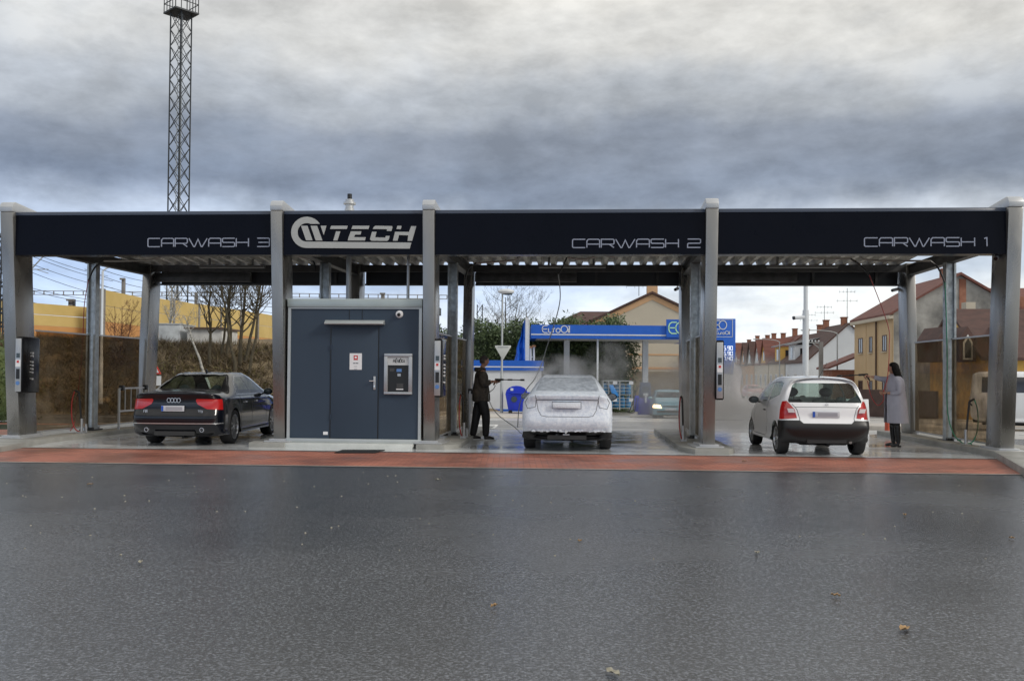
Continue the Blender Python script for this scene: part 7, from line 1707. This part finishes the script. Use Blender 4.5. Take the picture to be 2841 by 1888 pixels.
# hair: cap and long fall with separate locks
mb = MB(); c = Vector(HC); rows = []
for i in range(9):
    t = .66*math.pi*i/8; rows.append([tuple(c+Vector((0, 0, .018))+(f*math.sin(t)*math.cos(2*math.pi*k/24)*.104*(.86 if math.cos(2*math.pi*k/24) > .3 else 1.08)-f*.014+l*math.sin(t)*math.sin(2*math.pi*k/24)*.092+Vector((0, 0, math.cos(t)*.118))+(Vector((0, 0, .075))*(i/8)**2 if math.cos(2*math.pi*k/24) > .35 else Vector((0, 0, 0))))) for k in range(24)])
mb.quadgrid(rows, closed=True); bms = [mbbm(mb)]
r = random.Random(8)
for k in range(26):
    a = rad(75)+rad(210)*k/25; cx_l = math.cos(a); sy_l = math.sin(a)
    p0 = c+f*cx_l*.085+l*sy_l*.082+Vector((0, 0, .06)); L = r.uniform(.42, .54)*(1 if cx_l < 0 else .8)
    pts = [p0, p0+f*(-.018+cx_l*.02)+l*sy_l*.022+Vector((0, 0, -L*.3)), p0+f*(-.06+cx_l*.03)+l*sy_l*.035+Vector((0, 0, -L*.65))+Vector((r.gauss(0, .01), r.gauss(0, .01), 0)), p0+f*(-.085+cx_l*.02+r.gauss(0, .012))+l*(sy_l*.03+r.gauss(0, .012))+Vector((0, 0, -L))]
    m2 = MB(); m2.tube(bez(pts, 3), [.026, .027, .028, .028, .028, .026, .024, .020, .014, .006], 6); bms.append(mbbm(m2))
pobj('hair', joinbm(bms), M['blackhair'], wom)
g0 = Vector(q(.56, -.12, 1.495, 0)[:3]); gd = f*1.0+Vector((0, 0, -.06))
lance(g0, gd, 'dark wash lance held out by the woman', [tuple(g0-gd.normalized()*.04+Vector((0, 0, -.13))), q(.50, -.10, 1.25, 0)[:3], q(.46, -.02, 1.02, 0)[:3], q(.36, .08, .86, 0)[:3], q(.26, .14, .98, 0)[:3], q(.27, .12, 1.12, 0)[:3]], 'redhose', .58)
# ------------------------------------------------------------------ hoses hanging from the booms
def hose(pts, m, label, r=.009, n=6):
    mb = MB(); mb.tube(bez(pts, n), r, 8); return mb.build('hose', M[m], smooth=True, label=label, cat='hose', group='wash hoses hanging from the booms')
hose([W(ub(0,.035), 2.35, 3.52), W(ub(0,.02), 2.33, 2.9), W(ub(0,.018), 2.3, 1.9), W(ub(0,.012), 2.2, .9), W(ub(0,.02), 2.0, .3), W(ub(0,.03), 1.75, .14)], 'redhose', 'red hose hanging down beside the left galvanised post')
hose([W(ub(2,.455), 2.2, 3.64), P(1554, 830, 19.9), P(1536, 905, 20.2), P(1516, 965, 20.4), P(1504, 1005, 20.5), P(1484, 1050, 20.6), P(1462, 1078, 20.4), P(1442, 1120, 20.2), P(1436, 1185, 20.0)], 'pole', 'thin grey hose hanging slantwise left of the foamed saloon', .011)
hose([W(ub(3,.67), 2.2, 3.62), P(2463, 900, 18.9), P(2467, 965, 18.75), P(2463, 1040, 18.6), tuple(Vector(q(.27, .15, 1.14, 0)[:3]))], 'redhose', 'red hose running from the boom to the woman')
hose([W(ub(3,.955), 2.2, 3.47), W(ub(3,.96), 2.2, 2.8), W(ub(3,.96), 2.15, 1.8), W(ub(3,.957), 2.1, .8), W(ub(3,.965), 1.9, .3), W(ub(3,.975), 1.55, .13), W(ub(3,.98), 1.25, .14)], 'greenhose', 'green hose hanging against the right glass screens', .012)
# lances resting in holders by the kerbs
def holder(u, v, side, m, label):
    t = thing('lance_holder', label, 'lance holder', W(u, v, .1), -ANG, 'parked lances in their kerb holders')
    mb = MB(MC); mb.box(u-.06, u+.06, v-.1, v+.1, .1, .14); mb.tube([(u, v, .12), (u, v, .42)], .03, 8); mb.tube([(u+.06, v+.08, .12), (u+.05, v+.08, .3)], .025, 8); mb.build('socket', M['alu'], t)
    mb = MB(MC); mb.tube([(u, v, .2), (u-side*.06, v+.0, .62), (u-side*.12, v+.0, .98)], .02, 8); mb.tube([(u-side*.12, v, .98), (u-side*.28, v, 1.03)], .022, 8); mb.bar((u-side*.14, v, .95), (u-side*.2, v, .9), .02); mb.build('lance', M['black'], t)
    mb = MB(MC); mb.tube(bez([(u-side*.28, v, 1.02), (u-side*.40, v+.02, .8), (u-side*.40, v+.02, .45), (u-side*.25, v, .2), (u-side*.05, v, .14), (u+side*.03, v, .2)], 5), .012, 8); mb.build('hose', M[m], t, smooth=True)
holder(-9.42, 1.55, .6, 'redhose', 'black lance with a red hose loop parked at the left kerb')
holder(-1.13, 1.7, .25, 'redhose', 'black lance parked at the kerb right of the kiosk')
holder(9.0, 1.35, -.6, 'greenhose', 'black lance with a green hose loop parked at the right kerb')
holder(3.45, 1.6, .2, 'redhose', 'dark lance parked at the kerb beside the fourth post')
# mat racks
def rack(u, v0, v1, label):
    t = thing('mat_rack', label, 'mat rack', W(u, v0, .1), -ANG, 'mat racks on the kerbs')
    mb = MB(MC)
    for v in (v0, v1): mb.box(u-.02, u+.02, v-.02, v+.02, .1, 1.05)
    for z in (1.03, .50): mb.box(u-.015, u+.015, v0+.02, v1-.02, z, z+.04)
    n = 5
    for k in range(1, n): v = v0+(v1-v0)*k/n; mb.box(u-.008, u+.008, v-.008, v+.008, .54, 1.03)
    mb.build('frame', M['rail'], t)
    for v in (v0+.12, v1-.12): mb = MB(MC); mb.box(u-.05, u+.05, v-.05, v+.05, 1.0, 1.12); mb.build('clamp', M['black'], t, bevel=.01)
rack(-9.35, 3.0, 4.4, 'steel mat rack behind the black saloon by the left screen')
rack(-1.15, 2.95, 4.3, 'steel mat rack behind the man at the rear post')
# leaves and litter on the asphalt
M['leaf'] = mat('dead_leaf', (.35, .22, .10), .7, var=.3, vscale=20)
M['leafpale'] = mat('pale_leaf', (.30, .28, .22), .7, var=.3, vscale=20)
LF = [(1700, 1871, .10, 'curled brown leaf at the bottom edge of the asphalt'), (2508, 1748, .11, 'pale flattened leaf low on the right asphalt'), (2318, 1655, .06, 'small brown leaf above the pale flattened one'), (2100, 1536, .07, 'small leaf right of centre on the asphalt'), (1608, 1503, .06, 'small leaf near the centre of the asphalt'), (1370, 1685, .05, 'tiny pale leaf left of the centre on the asphalt'), (390, 1563, .06, 'tiny pale leaf on the left asphalt'), (2806, 1495, .05, 'tiny leaf at the right edge of the asphalt'), (2510, 1430, .06, 'tiny leaf below the right paving'), (1215, 1332, .10, 'pale scrap on the asphalt left of centre near the paving'), (250, 1345, .07, 'pale scrap on the left asphalt near the paving'), (2065, 1280, .08, 'brown leaf on the red paving before the hatchback')]
for k, (px, py, s, lab) in enumerate(LF):
    s *= .62; p = G(px, py, .0); r = random.Random(k); a = r.uniform(0, 6.28); mb = MB(); rows = []
    for i in range(7):
        tt = i/6*2-1; w_ = .35*s*(1-tt*tt)+.004; rows.append([(p.x+tt*s*math.cos(a)*.8-q_*w_*math.sin(a)+r.gauss(0, .002), p.y+tt*s*math.sin(a)*.8+q_*w_*math.cos(a), .012+.010*abs(q_)+.006*math.sin(i*2)) for q_ in (-1, 0, 1)])
    mb.quadgrid(rows); o = mb.build('fallen_leaf', M['leaf'] if k % 3 else M['leafpale'], smooth=True, label=lab, cat='leaf', group='fallen leaves on the ground'); 
# scattered small pale grit as one thing
r = random.Random(77); mb = MB()
for k in range(110):
    px = r.uniform(0, 2841); py = 1300+abs(r.gauss(0, 110)); p = G(px, py); s = r.uniform(.004, .013); a = r.uniform(0, 6.28)
    mb.hexa([(p.x+s*math.cos(a+j*1.57), p.y+s*math.sin(a+j*1.57), .0) for j in range(4)], [(p.x+s*.7*math.cos(a+j*1.57), p.y+s*.7*math.sin(a+j*1.57), .006) for j in range(4)])
mb.build('grit', M['leafpale'], kind='stuff')
# ------------------------------------------------------------------ spray and steam
def mist(name, c, size, dens, seed, scale=1.2, lo=.42, hi=.62):
    m = bpy.data.materials.new(name+'_volume'); m.use_nodes = True; nt = m.node_tree; nt.nodes.remove(nt.nodes['Principled BSDF']); out = nt.nodes['Material Output']
    v = nt.nodes.new('ShaderNodeVolumePrincipled'); v.inputs['Color'].default_value = (.99, .99, 1, 1); v.inputs['Anisotropy'].default_value = 0
    tc = nt.nodes.new('ShaderNodeTexCoord'); n = nt.nodes.new('ShaderNodeTexNoise'); n.inputs['Scale'].default_value = scale; n.inputs['Detail'].default_value = 3
    mp = nt.nodes.new('ShaderNodeMapping'); mp.inputs['Location'].default_value = (seed, seed*.7, 0); nt.links.new(tc.outputs['Object'], mp.inputs[0]); nt.links.new(mp.outputs[0], n.inputs[0])
    r1 = nt.nodes.new('ShaderNodeMapRange'); r1.inputs[1].default_value = lo; r1.inputs[2].default_value = hi; nt.links.new(n.outputs['Fac'], r1.inputs[0])
    # soft falloff towards the box sides
    mp2 = nt.nodes.new('ShaderNodeMapping'); mp2.vector_type = 'TEXTURE'; mp2.inputs['Scale'].default_value = (size[0]/2, size[1]/2, size[2]/2); nt.links.new(tc.outputs['Object'], mp2.inputs[0])
    ln = nt.nodes.new('ShaderNodeVectorMath'); ln.operation = 'LENGTH'; nt.links.new(mp2.outputs[0], ln.inputs[0])
    r2 = nt.nodes.new('ShaderNodeMapRange'); r2.inputs[1].default_value = 1.0; r2.inputs[2].default_value = .25; r2.inputs[3].default_value = 0; r2.inputs[4].default_value = 1; nt.links.new(ln.outputs['Value'], r2.inputs[0])
    mu = nt.nodes.new('ShaderNodeMath'); mu.operation = 'MULTIPLY'; nt.links.new(r1.outputs[0], mu.inputs[0]); nt.links.new(r2.outputs[0], mu.inputs[1])
    m2 = nt.nodes.new('ShaderNodeMath'); m2.operation = 'MULTIPLY'; nt.links.new(mu.outputs[0], m2.inputs[0]); m2.inputs[1].default_value = dens; nt.links.new(m2.outputs[0], v.inputs['Density']); nt.links.new(v.outputs[0], out.inputs['Volume'])
    mb = MB(); sx, sy, sz = (k/2 for k in size); mb.box(-sx, sx, -sy, sy, -sz, sz); o = mb.build(name, m, local=True, kind='stuff'); o.location = c; return o
mist('spray_mist', (4.9, 20.6, .95), (5.0, 5.0, 2.3), 1.7, 3.0, 1.2, .40, .62)
mist('steam', (P(1690, 1000, 22).x, 22, P(1690, 1020, 22).z), (1.5, 1.2, 1.5), 1.8, 5.0, 2.2, .40, .62)
mist('steam', (P(1555, 1020, 18.6).x, 18.6, P(1555, 1030, 18.6).z), (1.7, 1.4, .8), 2.6, 9.0, 2.2, .40, .60)
